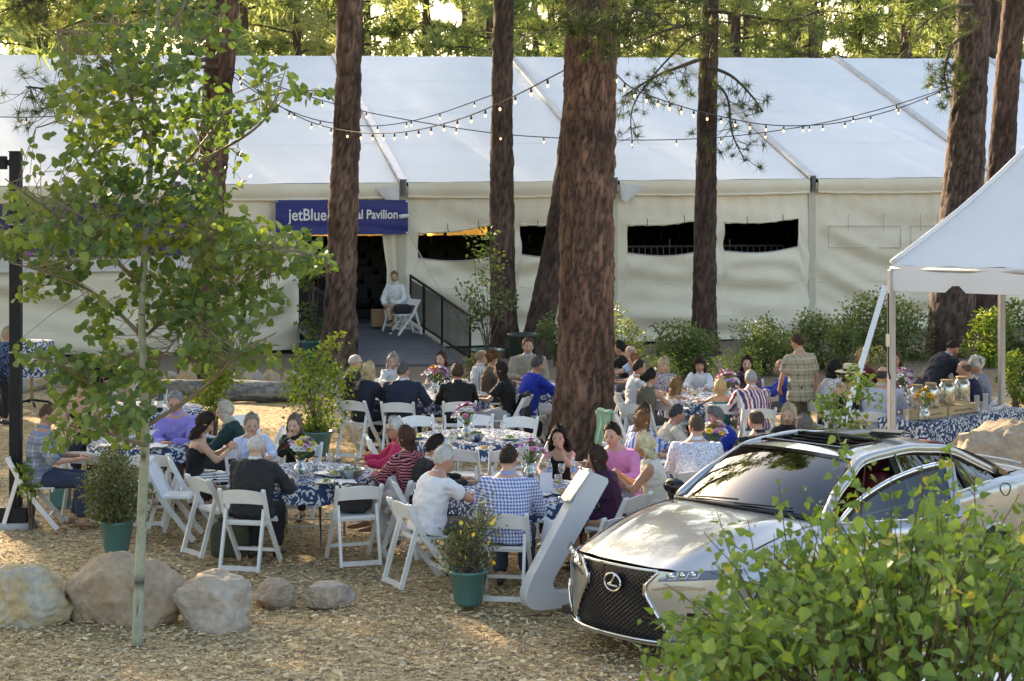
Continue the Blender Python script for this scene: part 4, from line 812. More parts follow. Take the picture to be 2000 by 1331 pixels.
    V = (V * k) @ np.array(M).T + np.array(C); return V, Fc, midx, col
def hair_mesh(style, L=.1, thick=.014, seed=0, fem=False):
    """hair in head space (x right, y face, z up); returns V, F lists"""
    r = np.random.default_rng(seed); Vs = []; Fs = []; nu = 46; ph = np.linspace(-math.pi, math.pi, nu, endpoint=False)
    A = np.array([.0775, .0985, .120])
    def skull(p_, t_, off):
        n_ = np.array([math.sin(t_) * math.sin(p_), math.sin(t_) * math.cos(p_), math.cos(t_)]); q = n_ * (A + off); tt = max(0, -q[2] / .118); q[0] *= 1 - .2 * tt; q[1] *= (1 - .40 * tt) if q[1] < 0 else .96; return q
    def sheet(rows):
        b = sum(len(v) for v in Vs); m = len(rows[0]); Vs.append(np.array([q for row in rows for q in row]))
        for j in range(len(rows) - 1):
            for i in range(nu): Fs.append((b + j * nu + i, b + (j + 1) * nu + i, b + (j + 1) * nu + (i + 1) % nu, b + j * nu + (i + 1) % nu))
    ap = np.abs(ph)
    front = .72 if style != 'bangs' else 1.16
    if style in ('bald', 'fringe'): 
        # a band round the back and sides only
        rows = []
        for j in range(9):
            u = j / 8; row = []
            for i, p_ in enumerate(ph):
                w_ = np.clip((ap[i] - 1.15) / .35, 0, 1); t0 = 1.0 if style == 'bald' else .62; t1 = 1.15 + .55 * np.clip((ap[i] - 1.3) / .8, 0, 1) + .12
                t_ = t0 + (t1 - t0) * u * w_ + (1 - w_) * .35; off = (-.012 + w_ * (.012 + thick * math.sin(math.pi * min(1, u * 1.05)) ** .5)) + .0015 * r.normal() * w_
                row.append(skull(p_, t_, off if w_ > .02 else -.02))
            rows.append(row)
        sheet(rows); return np.concatenate(Vs), Fs
    # hairline: low at the nape, above the brow in front, over the ears at the sides
    hl = np.interp(ap, [0, .55, 1.0, 1.35, 1.75, 2.3, math.pi], [front, front + .06, 1.06 + (.1 if fem else 0), 1.50, 1.60, 1.95, 2.02]); hl = hl + .02 * np.sin(ph * 9 + seed)
    if style in ('short', 'crop'): hl = np.interp(ap, [0, .55, 1.0, 1.3, 1.55, 1.8, 2.3, math.pi], [front - .02, front, .98, 1.42, 1.48, 1.62, 1.88, 1.92])
    nr = 15; cur = np.array([[skull(p_, .02 + (hl[i] - .02) * j / nr, thick * (.55 if style == 'crop' else 1.0) * (1 - .93 * (j / nr) ** 3) * (1.0 + .5 * math.cos(p_) * (style in ('short', 'bangs')) * (j / nr)) + .0030 * math.sin(17 * p_ + seed + .6 * j) + .0016 * r.normal()) for i, p_ in enumerate(ph)] for j in range(nr + 1)])
    if style in ('long', 'bob', 'curlylong', 'pony', 'bangs', 'wavy'):
        rows = [cur[j] for j in range(nr + 1)]; ends = cur[-1]; nl = 12
        ln = np.interp(ap, [0, .75, 1.0, 1.25, 1.6, math.pi], [0, 0, .35 if style != 'pony' else .1, .85, 1, 1]) * L
        if style == 'bangs': ln = np.interp(ap, [0, .6, .8, 1.0, 1.3, math.pi], [0, 0, .2, .8, 1, 1]) * L
        for j in range(1, nl + 1):
            u = j / nl; row = []
            for i, p_ in enumerate(ph):
                e = ends[i]; back = np.clip((ap[i] - 1.2) / .6, 0, 1); fl = {'bob': .020 * math.sin(math.pi * min(1, u * .95)) + .004, 'long': .018 * math.sin(math.pi * u) + .010, 'curlylong': .045 * math.sin(math.pi * (.2 + .7 * u)), 'wavy': .03 * math.sin(math.pi * (.2 + .6 * u)) + .008 * math.sin(9 * u + 3 * p_), 'pony': .0, 'bangs': .014}[style]
                o = np.array([math.sin(p_) * .8, math.cos(p_) * .6, 0]); q = e + o * (fl + thick * min(1, 2 * u) * .15) * np.clip(ln[i] / (L + 1e-6), 0, 1) + np.array([0, -.012 * u * (p_ != 0), -ln[i] * u])
                if style in ('curlylong', 'wavy'): q = q + r.normal(size=3) * (.009 if style == 'curlylong' else .004)
                if ap[i] < 1.4: q[1] -= .03 * u * (ln[i] / (L + 1e-6))
                q = q + o * .004 * math.sin(p_ * 23 + seed) * u; row.append(q)
            rows.append(row)
        # turn in under the ends
        last = np.array(rows[-1]); cen = last.mean(0) * np.array([1, 1, 0]) + np.array([0, 0, 0]); rows.append([q * np.array([.55, .55, 1]) + np.array([0, -.01, .015]) for q in last]); sheet(rows)
    else:
        rows = [cur[j] for j in range(nr + 1)]; rows.append(np.array([q * .93 for q in cur[-1]])); sheet(rows)
    def blob(c, rad, amp):
        b = sum(len(v) for v in Vs); a = np.linspace(0, math.pi, 11); q = np.linspace(0, 2 * math.pi, 16, endpoint=False); W = np.array([[math.sin(i) * math.cos(j), math.sin(i) * math.sin(j), math.cos(i)] for i in a for j in q]); W = W * (1 + amp * vnoise(W * 5 + seed, seed))[:, None] * np.array(rad) + np.array(c); Vs.append(W)
        for i in range(10):
            for j in range(16): Fs.append((b + i * 16 + j, b + (i + 1) * 16 + j, b + (i + 1) * 16 + (j + 1) % 16, b + i * 16 + (j + 1) % 16))
    if style == 'bun': blob((0, -.115, .01), (.045, .04, .045), .15)
    if style == 'pony':
        for q in range(5): blob((0, -.105 - .012 * q, .01 - .045 * q), (.028 - .002 * q, .024, .04), .25)
    if style == 'puffy':
        for q in range(26):
            a = r.random() * 6.28; e = r.random() * 1.5; n_ = np.array([math.sin(e) * math.sin(a), math.sin(e) * math.cos(a) - .25, math.cos(e)]); blob(tuple(n_ * (A + .006)), (.030, .030, .028), .5)
    return np.concatenate(Vs), Fs
def wisps(V, Fc, r, n, L):
    """loose locks that break up the outline of the hair"""
    F4 = np.array([f for f in Fc if len(f) == 4]); f = F4[r.integers(0, len(F4), n)]; p = V[f[:, 0]]; d = V[f[:, 1]] - p; d /= np.linalg.norm(d, axis=1)[:, None] + 1e-6; o = p / (np.linalg.norm(p, axis=1)[:, None] + 1e-6)
    d = d + .45 * r.normal(size=(n, 3)) + .22 * o; d /= np.linalg.norm(d, axis=1)[:, None] + 1e-6; s = np.cross(d, o); s /= np.linalg.norm(s, axis=1)[:, None] + 1e-6; l = (L * (.5 + .8 * r.random(n)))[:, None]; w_ = .0042; b = len(V); p = p + o * .002
    ok = np.linalg.norm(p, axis=1) > .085; W = np.stack([p - s * w_, p + s * w_, p + d * l + o * .004], 1)[ok].reshape(-1, 3); return np.concatenate([V, W]), list(Fc) + [(b + 3 * i, b + 3 * i + 1, b + 3 * i + 2) for i in range(len(W) // 3)]
def skin_mat():
    if 'skin' in MATS: return MATS['skin']
    m, n, b = nodes_of('skin'); at = n.nodes.new('ShaderNodeAttribute'); at.attribute_name = 'Col'; v = texco(n, 'Object'); f = noise(n, v, 30, 4); r = ramp(n, f, [(.3, (.9, .88, .86)), (.7, (1.06, 1.03, 1.02))])
    link(n, mixc(n, 1., at.outputs[0], r.outputs[0], 'MULTIPLY'), b.inputs['Base Color']); b.inputs['Roughness'].default_value = .5; b.inputs['Specular IOR Level'].default_value = .4
    b.inputs['Subsurface Weight'].default_value = .12; b.inputs['Subsurface Radius'].default_value = (.012, .004, .002); b.inputs['Subsurface Scale'].default_value = .6
    MATS['skin'] = m; return m
def eye_mat(): return attr_mat('eye', .15, 0, var=.02)
def hair_mat(c):
    name = 'hair_%d_%d_%d' % tuple(int(q * 200) for q in c)
    if name in MATS: return MATS[name]
    m, n, b = nodes_of(name); v = texco(n, 'Object', (1, 1, .10)); f = noise(n, v, 160, 3); f2 = noise(n, texco(n, 'Object'), 14, 3)
    r = ramp(n, mathn(n, 'ADD', mathn(n, 'MULTIPLY', f, .7), mathn(n, 'MULTIPLY', f2, .3)), [(.32, tuple(q * .45 for q in c)), (.52, c), (.72, tuple(min(1, q * 1.5 + .02) for q in c))]); link(n, r.outputs[0], b.inputs['Base Color'])
    b.inputs['Roughness'].default_value = .6; b.inputs['Specular IOR Level'].default_value = .18; bump(n, b, f, .008, 1.0); MATS[name] = m; return m
def cloth(kind, c1, c2=None, c3=None, sc=1.0):
    """procedural fabric: plain, vstripe, check, plaid, print, chevron, wave, lace, floral, blocks"""
    c2 = c2 or tuple(q * .82 for q in c1); name = 'cloth_%s_%s_%s' % (kind, '_'.join(str(int(q * 99)) for q in c1), '_'.join(str(int(q * 99)) for q in c2))
    if name in MATS: return MATS[name]
    m, n, b = nodes_of(name); v = texco(n, 'Object'); sx = n.nodes.new('ShaderNodeSeparateXYZ'); link(n, v, sx.inputs[0]); X, Y, Z = sx.outputs
    tri = lambda s_, f_, o_=0: mathn(n, 'PINGPONG', mathn(n, 'ADD', mathn(n, 'MULTIPLY', s_, f_), o_ + 50), 1.0)
    gt = lambda a, t: mathn(n, 'GREATER_THAN', a, t); fold = noise(n, v, 7, 3)
    if kind == 'plain': c = mixc(n, fold, c1, c2)
    elif kind == 'vstripe':
        c = mixc(n, gt(tri(mathn(n, 'ADD', X, mathn(n, 'MULTIPLY', Y, .5)), 38 * sc), .5), c1, c2)
        if c3: c = mixc(n, gt(tri(mathn(n, 'ADD', X, mathn(n, 'MULTIPLY', Y, .5)), 19 * sc, .35), .72), c, c3)
    elif kind == 'check':
        a = gt(tri(mathn(n, 'ADD', X, mathn(n, 'MULTIPLY', Y, .6)), 62 * sc), .5); d = gt(tri(Z, 62 * sc), .5); c = mixc(n, mathn(n, 'MULTIPLY', mathn(n, 'ADD', a, d), .5), c1, c2)
    elif kind == 'plaid':
        a = gt(tri(mathn(n, 'ADD', X, mathn(n, 'MULTIPLY', Y, .6)), 26 * sc), .8); d = gt(tri(Z, 26 * sc), .8); c = mixc(n, mathn(n, 'MULTIPLY', mathn(n, 'ADD', a, d), .5), c1, c2)
        if c3: c = mixc(n, mathn(n, 'MULTIPLY', gt(tri(Z, 13 * sc, .5), .86), .7), c, c3)
    elif kind == 'print':
        vo = n.nodes.new('ShaderNodeTexVoronoi'); vo.inputs['Scale'].default_value = 75 * sc; link(n, v, vo.inputs[0]); c = mixc(n, gt(vo.outputs['Distance'], .36), c2, c1)
    elif kind == 'wave':
        ph = mathn(n, 'ADD', mathn(n, 'MULTIPLY', Z, 32 * sc), mathn(n, 'MULTIPLY', mathn(n, 'SINE', mathn(n, 'MULTIPLY', mathn(n, 'ADD', X, Y), 60)), .35)); k_ = mathn(n, 'FRACT', mathn(n, 'ADD', ph, 40)); r = ramp(n, k_, [(0, c1), (.3, c2), (.5, c3 or c1), (.68, (.7, .55, .55)), (.78, c1)]); r.color_ramp.interpolation = 'CONSTANT'; c = r.outputs[0]
    elif kind == 'floral':
        vo = n.nodes.new('ShaderNodeTexVoronoi'); vo.inputs['Scale'].default_value = 17 * sc; link(n, v, vo.inputs[0]); q = mathn(n, 'SINE', mathn(n, 'MULTIPLY', mathn(n, 'ADD', vo.outputs['Distance'], mathn(n, 'MULTIPLY', noise(n, v, 40 * sc, 2), .5)), 14)); c = mixc(n, gt(q, .35), c1, c2)
    elif kind == 'blocks':
        br = n.nodes.new('ShaderNodeTexBrick'); br.inputs['Scale'].default_value = 9; br.inputs['Mortar Size'].default_value = .035; br.inputs['Color1'].default_value = (*c1, 1); br.inputs['Color2'].default_value = (*c1, 1); br.inputs['Mortar'].default_value = (*c2, 1); link(n, texco(n, 'Object', (1, 1, 1), (R(90), 0, 0)), br.inputs[0]); c = br.outputs[0]
    elif kind == 'lace':
        vo = n.nodes.new('ShaderNodeTexVoronoi'); vo.inputs['Scale'].default_value = 55 * sc; link(n, v, vo.inputs[0]); c = mixc(n, gt(vo.outputs['Distance'], .28), c2, c1)
    link(n, c, b.inputs['Base Color']); b.inputs['Roughness'].default_value = .8; b.inputs['Specular IOR Level'].default_value = .25; b.inputs['Sheen Weight'].default_value = .02
    wr = mathn(n, 'ADD', noise(n, texco(n, 'Object', (1, 1, .6)), 9, 4, .5), mathn(n, 'MULTIPLY', noise(n, v, 200, 2), .04)); bump(n, b, wr, .035, .8); MATS[name] = m; return m
def raw_job(name, mb, mats, parent, voxel, smooth, post=None, colr=None):
    o = mb.build(name, mats, parent, True); rm = o.modifiers.new('remesh', 'REMESH'); rm.mode = 'VOXEL'; rm.voxel_size = voxel; rm.use_smooth_shade = True
    sm = o.modifiers.new('smooth', 'SMOOTH'); sm.factor = .5; sm.iterations = smooth; JOBS.append((o, post)); return o
def wrinkle(amp, fr, seed, soft=1.0):
    def f(me):
        n_ = len(me.vertices); co = np.empty(n_ * 3, np.float32); me.vertices.foreach_get('co', co); co = co.reshape(-1, 3); nm = np.empty(n_ * 3, np.float32); me.vertices.foreach_get('normal', nm); nm = nm.reshape(-1, 3)
        p = co * np.array([fr, fr, fr * 1.5]); q = p + .7 * np.stack([vnoise(p * .6, seed), vnoise(p * .6, seed + 1), vnoise(p * .6, seed + 2)], 1)
        d = amp * (1 - 2 * np.abs(vnoise(q, seed + 3))) + amp * .5 * vnoise(q * 2.2, seed + 4); co = co + nm * d[:, None]; me.vertices.foreach_set('co', co.astype(np.float32).ravel()); me.update()
    return f
SKIN = (.50, .295, .205); PALE = (.60, .385, .29); TANNED = (.42, .225, .14)
shoe_black = lambda: mat('black_shoe', (.015, .012, .012), (.03, .025, .02), 8, .35)
PID = [0]
def person(label, x, D, ytop, face, group=None, pose='sit', gz=0, lean=8, hp=6, hy=0, top=('shirt', ('plain', (.5, .5, .6))), sleeve='long', bottom=('trousers', (.03, .03, .04)), hair=('short', (.05, .035, .025)), skin=SKIN, fem=False,
           hl=None, hr=None, chair=True, chair_label=None, shoes='black', collar=None, glasses=None, beard=None, wide=1.0, bulk=1.0, hairlen=.14, hipz=None, side=0, vox=.018, kscale=None, hat=False, seat_y=0, legs=None, child=False, necklace=False, brow=None, legx=0):
    PID[0] += 1; sd_ = PID[0] * 13; Zh = HC - (ytop - YH) * D / F - gz; Lr = R(lean); S0 = 0.045 if hair[0] != 'bald' else .0
    if fem: wide *= .9; bulk *= .93
    if pose == 'sit': hz = hipz if hipz is not None else .545
    else: hz = .93
    base_sp = .525 * math.cos(Lr) + .025 * math.cos(Lr) + .075 * math.cos(Lr * .5) + .135 * math.cos(R(hp) * .6)
    if pose == 'stand':
        k = kscale or Zh / (.93 + base_sp); k = min(1.12, max(.86, k)); hz = .93 * k
    else: k = kscale or (Zh - hz) / base_sp; k = min(1.14, max(.62 if child else .86, k))
    fa = R(face); fx, fy = math.sin(fa), math.cos(fa)
    # hip placed so that the head falls on the wanted pixel column
    off = k * (.525 * math.sin(Lr) + .06); hx = (x - 1000) * D / F - fx * off - fy * side * .3 * k * 0; hyw = D - fy * off
    t = empty('person', (hx, hyw, gz), -fa, label, 'person', group); X, Y, Z = Vector((1, 0, 0)), Vector((0, 1, 0)), Vector((0, 0, 1))
    H = Vector((0, 0, hz)); up = Vector((R(side), math.sin(Lr), math.cos(Lr))).normalized(); N = H + up * .525 * k; fwd = X.cross(up) * -1; fwd = Y - up * Y.dot(up); fwd.normalize()
    W = wide * k; hk = 1.07 * (.90 + .10 * k) * (.97 if fem else 1.0) * (1.0 if not child else .96)
    HM = (Matrix.Rotation(-R(hy), 3, 'Z') @ Matrix.Rotation(-R(hp), 3, 'X')); HC_ = N + up * .025 * k + Vector((R(side) * .1, .03, 0)) + Vector((0, math.sin(Lr * .6 + R(hp) * .3), math.cos(Lr * .5))) * .075 * k
    # --- torso sections
    def torso(inf, z0=-.06, z1=.5, hemx=0):
        S = [(-.16, .172, .125), (-.06, .172, .122), (.05, .158 if fem else .160, .112), (.16, .132 if fem else .150, .100), (.27, .150 if fem else .162, .112 if not fem else .118), (.36, .162, .108), (.43, .150, .092), (.475, .118, .078), (.505, .082, .066), (.525, .062, .060)]
        out = []
        for q, rx, ry in S:
            if q < z0 - .001 or q > z1 + .001: continue
            cur = up if q > 0 else Vector((0, 0, 1)) * .5 + up * .5
            sh = math.sin(math.pi * min(1, max(0, q / .5))) * .02; belly = (.03 * (bulk - 1) * 5 * math.exp(-((q - .08) / .12) ** 2))
            out.append((H + up * q * k - fwd * sh + fwd * belly * .5, (rx * W * (1 + (bulk - 1) * .6) + inf + hemx * (q < 0)), (ry * k * bulk + inf + belly), X, fwd))
        return out
    sh_l = [N + X * (s * .172 * W) - up * .095 * k - fwd * .005 for s in (-1, 1)]
    tz = .775
    hpz = {'table': (.15, .40, tz), 'fold': (.05, .38, tz), 'lap': (.10, .22, hz + .10), 'chin': None, 'side': (.27, .0, hz - .32 * k), 'wide': (.26, .36, tz), 'hold': (.08, .34, tz + .12), 'reach': (.12, .46, tz + .02), 'up': (.16, .30, tz + .22), 'thigh': (.14, .30, hz + .08), 'far': (.16, .50, tz)}
    arms = []
    for s, S, pr in ((-1, sh_l[0], hl or ('lap' if pose == 'sit' else 'side')), (1, sh_l[1], hr or ('lap' if pose == 'sit' else 'side'))):
        if pr == 'chin': T = HC_ + HM @ Vector((s * .035, .085, -.115)) * hk
        elif pr == 'mouth': T = HC_ + HM @ Vector((s * .05, .12, -.085)) * hk
        elif isinstance(pr, tuple): T = Vector((s * pr[0], pr[1], pr[2]))
        else:
            a, b, c = hpz[pr]; T = Vector((s * a, b + k * .35 * math.sin(Lr) * (pr != 'side'), c))
        hint = Vector((s * .75, -.35, -.9)) if pr not in ('chin', 'mouth') else Vector((s * .45, .15, -1)); E_, T = ik(S, T, .285 * k, .245 * k, hint); arms.append((s, S, E_, T, pr))
    # --- legs
    lg = []
    if pose == 'sit':
        for s in (-1, 1):
            kn = Vector((s * (.105 + (.03 if not fem else .0)) + legx, .43 * k + .01, .50 * min(1.05, max(.95, k)))); an = Vector((s * .115 + legx, .40 * k + (.05 if s > 0 else -.06), .085))
            if legs == 'tuck': an = Vector((s * .10 + legx, .24 * k, .085))
            if legs == 'cross' and s > 0: kn = Vector((-.02, .44 * k, .58)); an = Vector((-.16, .58 * k, .32))
            lg.append((s, Vector((s * .09, 0.02, hz - .01)), kn, an))
    else:
        for s in (-1, 1): lg.append((s, Vector((s * .09 * k, 0, hz - .03)), Vector((s * .10 * k, .03 + .02 * s, .50 * k)), Vector((s * .11 * k, .0 + .04 * s, .09))))
    # --- body
    mb = MB(); V, Fc = ring_loft(torso(0, -.06, .53)); mb.add(V, Fc); mb.tube([N - up * .05, N + up * .02, HC_ - Vector((0, .01, .02))], [.066 * k * (.88 if fem else 1), .056 * hk * (.85 if fem else 1), .054 * hk * (.85 if fem else 1)], 14)
    for s, S, E_, T, pr in arms: mb.tube([S - X * s * .05, S, S.lerp(E_, .35), E_, E_.lerp(T, .3), T], [.05 * k, .052 * k * bulk ** .5, .047 * k, .040 * k, .040 * k, .027 * k], 12)
    for s, hpj, kn, an in lg: mb.tube([hpj, hpj.lerp(kn, .3), kn, kn.lerp(an, .3), an, an - Vector((0, 0, .05))], [.085 * k, .080 * k, .056 * k, .056 * k, .038 * k, .038 * k], 12)
    if True:
        for s, hpj, kn, an in lg: mb.tube([an + Vector((0, -.05, -.045)), an + Vector((0, .03, -.05)), an + Vector((0, .13, -.065))], [.032, .036, .026], 8)
    hb = MB()
    for s, S, E_, T, pr in arms:
        d = (T - E_).normalized(); pn = Vector((0, 0, -1)) if pr in ('table', 'fold', 'wide', 'reach', 'lap', 'thigh', 'far') else Vector((-s, .2, 0))
        if pr in ('chin', 'mouth'): d = (d * .5 + Vector((-s * .3, -.2, .6))).normalized(); pn = Vector((-s * .4, -1, .1))
        if pr == 'fold': d = (d + Vector((-s * .8, .2, 0))).normalized()
        if pr in ('table', 'fold', 'wide', 'reach', 'lap', 'thigh', 'far'): d = Vector((d.x, d.y, d.z * .3)).normalized()
        hand(hb, T, d, pn, -s if pn.z < -.5 else s, k * .98 * (.92 if fem else 1), .35 if pr in ('table', 'reach') else .7)
    hv, hf, hmi, hcol = head_mesh(HC_, HM, hk, skin, brow or tuple(q * .6 for q in hair[1]), fem=fem, beard=beard, lips=(.38, .14, .12) if fem else tuple(a * b for a, b in zip(skin, (.95, .62, .58))))
    def post_body(me, hv=hv, hf=hf, hmi=hmi, hcol=hcol, hb=hb):
        bv = np.empty(len(me.vertices) * 3, np.float32); me.vertices.foreach_get('co', bv); bv = bv.reshape(-1, 3); bf = [tuple(p.vertices) for p in me.polygons]; V = np.concatenate([bv, hv, np.array(hb.v)]); n1, n2 = len(bv), len(bv) + len(hv)
        Fc = bf + [tuple(i + n1 for i in f) for f in hf] + [tuple(i + n2 for i in f) for f in hb.f]; mi = [0] * len(bf) + list(hmi) + [0] * len(hb.f)
        colr = np.concatenate([np.tile(np.array(skin), (n1, 1)), hcol, np.tile(np.array(skin) * np.array([1.02, .93, .9]), (len(hb.v), 1))]); me2 = bpy.data.meshes.new('body'); me2.from_pydata(V.tolist(), [], Fc)
        return me2, mi, colr
    o = raw_job('body', mb, [skin_mat(), eye_mat()], t, .029, 3, post_body); o['pb'] = 1
    # --- clothes
    gk, spec = top; cm = cloth(*spec); inf = {'shirt': .016, 'jacket': .026, 'tee': .015, 'tank': .011, 'dress': .014, 'sweater': .022, 'polo': .016}[gk]
    mb = MB(); V, Fc = ring_loft(torso(inf, -.16 if (gk in ('jacket', 'shirt', 'polo') and pose == 'stand') else -.06, .36 if gk == 'tank' else (.475 if gk in ('shirt', 'polo', 'tee', 'dress') and collar else .505), .012 if gk == 'jacket' else 0)); mb.add(V, Fc)
    if gk == 'tank' or sleeve == 'none':
        for s in (-1, 1):
            a = H + up * .35 * k + X * s * .095 * W; mb.tube([a + fwd * .09 * k, N + X * s * .10 * W - up * .02 * k, a - fwd * .075 * k], [.028, .022, .028] if sleeve == 'none' and gk != 'tank' else [.018, .014, .018], 8)
    if sleeve != 'none' and gk != 'tank':
        for s, S, E_, T, pr in arms:
            ex = {'jacket': .016, 'sweater': .014}.get(gk, .010)
            if sleeve == 'long': mb.tube([S - X * s * .06, S - X * s * .0 + up * .006, S.lerp(E_, .4), E_, E_.lerp(T, .45), E_.lerp(T, .93)], [.050 * k + ex, .052 * k * bulk ** .5 + ex, .052 * k + ex, .050 * k + ex, .044 * k + ex, .034 * k + ex], 12)
            elif sleeve == 'elbow': mb.tube([S - X * s * .06, S + up * .006, S.lerp(E_, .5), E_.lerp(T, .12)], [.050 * k + ex, .051 * k + ex, .053 * k + ex, .054 * k + ex], 12)
            else: mb.tube([S - X * s * .06, S + up * .006, S.lerp(E_, .35), S.lerp(E_, .72)], [.050 * k + ex, .052 * k * bulk ** .5 + ex, .056 * k + ex, .060 * k + ex], 12)
    raw_job({'jacket': 'jacket', 'tank': 'tank_top', 'dress': 'dress', 'sweater': 'sweater'}.get(gk, 'shirt'), mb, cm, t, vox, 4, wrinkle(.011 if gk != 'tank' else .003, 11, sd_))
    bk, bspec = bottom; bm = cloth('plain', bspec) if isinstance(bspec[0], float) else cloth(*bspec); mb = MB()
    V, Fc = ring_loft([(H + up * .06 * k, .160 * W * (1 + (bulk - 1) * .6) + .008, .118 * k * bulk + .008, X, fwd), (H - Z * .0, .172 * W + .010, .125 * k * bulk + .010, X, Y), (H - Z * (.075 if pose == 'sit' else .14), .165 * W, .122 * k, X, Y)]); mb.add(V, Fc)
    if bk == 'skirt':
        if pose == 'sit':
            kn = [q[2] for q in lg]; c = (kn[0] + kn[1]) / 2; mb.add(*ring_loft([(H + Vector((0, -.06, -.01)), .14, .10, X, Z), (H + Vector((0, .1, 0)), .185 * W, .108, X, Z), (c + Vector((0, -.12, .02)), .185 * W, .10, X, Z), (c + Vector((0, -.01, -.02)), .175, .075, X, Z), (c + Vector((0, .055, -.16)), .165, .06, X, Y), (c + Vector((0, .06, -.24)), .17, .06, X, Y)]))
    else:
        stop = .93 if bk == 'trousers' else (.05 if bk == 'shorts' else .5)
        for s, hpj, kn, an in lg:
            ls = [hpj + Vector((0, -.03, 0)), hpj.lerp(kn, .35), kn, kn.lerp(an, min(.4, stop)), kn.lerp(an, stop)]; rs = [.098 * k, .096 * k, .076 * k, .072 * k, .060 * k]
            if stop < .1: ls = ls[:3] + [kn.lerp(an, .08)]; rs = rs[:3] + [.078 * k]
            mb.tube(ls, rs, 12)
    raw_job({'skirt': 'skirt', 'shorts': 'shorts'}.get(bk, 'trousers'), mb, bm, t, vox + .006, 3, wrinkle(.009, 9, sd_ + 5))
    for s, hpj, kn, an in lg:
        if shoes is None: break
        mb = MB(); f0 = an + Vector((0, -.075, 0)); secs = []
        for q, wd, ht in ((0, .028, .075), (.06, .036, .085), (.13, .038, .066), (.20, .044, .05), (.25, .036, .042), (.275, .014, .03)): secs.append((Vector((an.x, an.y - .075 + q, an.z - .085 + ht / 2)), wd, ht / 2, X, Z))
        V, Fc = ring_loft(secs, 12, 2.6); mb.add(V, Fc); mb.build('shoe', shoe_black() if shoes == 'black' else mat('shoe_' + str(shoes), *{'white': ((.7, .7, .7), (.6, .6, .6)), 'tan': ((.28, .17, .09), (.22, .13, .07))}[shoes], 8, .5), t, True)
    if collar:
        mb = MB(); cN = N - up * .004 * k; secs = [(cN - up * .022, .082 * k, .076 * k, X, fwd), (cN + up * .004, .070 * k, .066 * k, X, fwd), (cN + up * .016 - fwd * .004, .064 * k, .062 * k, X, fwd)]; V, Fc = ring_loft(secs, 20, 2.1); mb.add(V, [f_ for f_ in Fc[:-2] if gk == 'jacket' or f_[0] % 20 not in (3, 4, 5, 6)])
        for s in (-1, 1): a = cN + fwd * .062 * k + up * .012; mb.add([a + X * s * .004, a + X * s * .045 + up * .008 - fwd * .012, a + X * s * .055 - up * .045 - fwd * .006, a + X * s * .018 - up * .055 + fwd * .008], [(0, 1, 2, 3)])
        mb.build('collar', cloth('plain', collar), t, True)
        if gk == 'jacket':   # shirt front and lapels
            mb = MB(); a = N + fwd * .075 * k - up * .03; b = H + up * .22 * k + fwd * (.118 * k * bulk + .030); mb.add([a - X * .03, a + X * .03, b + X * .012, b - X * .012], [(0, 1, 2, 3)]); mb.build('shirt_front', cloth('plain', collar), t)
            for s in (-1, 1): mb = MB(); a = N + X * s * .062 * k + fwd * .058 * k - up * .012; mb.add([a, a + X * s * .05 - up * .11 + fwd * .045, b + X * s * .012 + fwd * .006, a - X * s * .025 - up * .10 + fwd * .058], [(0, 1, 2, 3)]); mb.build('lapel', cm, t)
    # --- hair
    if hair[0] != 'none':
        rw = np.random.default_rng(sd_); nw = {'crop': 160, 'bald': 60, 'fringe': 120}.get(hair[0], 420); lw_ = {'crop': .014, 'bald': .010, 'fringe': .014, 'short': .026}.get(hair[0], .045)
        hvv, hff = hair_mesh(hair[0], hairlen, {'crop': .013, 'bald': .008, 'fringe': .012, 'short': .023}.get(hair[0], .022), sd_, fem); rn = hvv / (np.linalg.norm(hvv, axis=1)[:, None] + 1e-9); amp_ = {'crop': .25, 'bald': .25, 'fringe': .3, 'short': .55, 'bob': .6, 'long': .7, 'bangs': .5}.get(hair[0], 1.0); hvv = hvv + rn * amp_ * (.0065 * fbm(hvv * np.array([60, 60, 13.]) + sd_, sd_) + .004 * vnoise(hvv * np.array([140, 140, 30.]), sd_ + 2))[:, None]; hvv, hff = wisps(hvv, hff, rw, nw, lw_); hvv = (hvv * hk) @ np.array(HM).T + np.array(HC_); ho = mesh_obj('hair', hvv, hff, hair_mat(hair[1]), t, True)
    if glasses:
        mb = MB(); q = lambda a, b, c: HC_ + HM @ Vector((a, b, c)) * hk
        for s in (-1, 1):
            if glasses == 'sun': V = [q(s * (.031 + .021 * math.cos(a)), .094, .004 + .016 * math.sin(a)) for a in np.linspace(0, 6.283, 12, endpoint=False)]; mb.add(V, [tuple(range(12))])
            else: mb.tube([q(s * (.031 + .019 * math.cos(a)), .094, .004 + .014 * math.sin(a)) for a in np.linspace(0, 6.283, 13)], .0018, 4)
            mb.tube([q(s * .05, .092, .010), q(s * .076, .04, .010), q(s * .078, -.005, .006)], .0022, 4)
        mb.tube([q(-.012, .095, .008), q(.012, .095, .008)], .002, 4); mb.build('sunglasses' if glasses == 'sun' else 'glasses', mat('glasses_frame', (.012, .012, .014), (.02, .02, .02), 5, .15), t)
    if hat:
        c = HC_ + HM @ Vector((0, -.005, .055)) * hk; mb = MB(); pr = [(.21, -.012), (.215, -.006), (.19, .004), (.105, .004), (.100, .03), (.098, .085), (.085, .105), (.04, .108), (.001, .104)]; mb.lathe(pr, 32, tuple(c)); mb.build('hat', mat('straw', (.62, .55, .40), (.52, .45, .32), 60, .8, .003), t, True)
        mb = MB(); mb.lathe([(.1065, .006), (.1035, .04)], 32, tuple(c), cap=False); mb.build('hat_band', shoe_black(), t, True)
    if chair: folding_chair(hx - fx * .02, hyw - fy * .02, face, chair_label or ('white folding chair under ' + person_short(label)), gz)
    return t
def person_short(l):
    w_ = l.replace('person in ', 'the person in ').split(); return ' '.join(w_[:9])
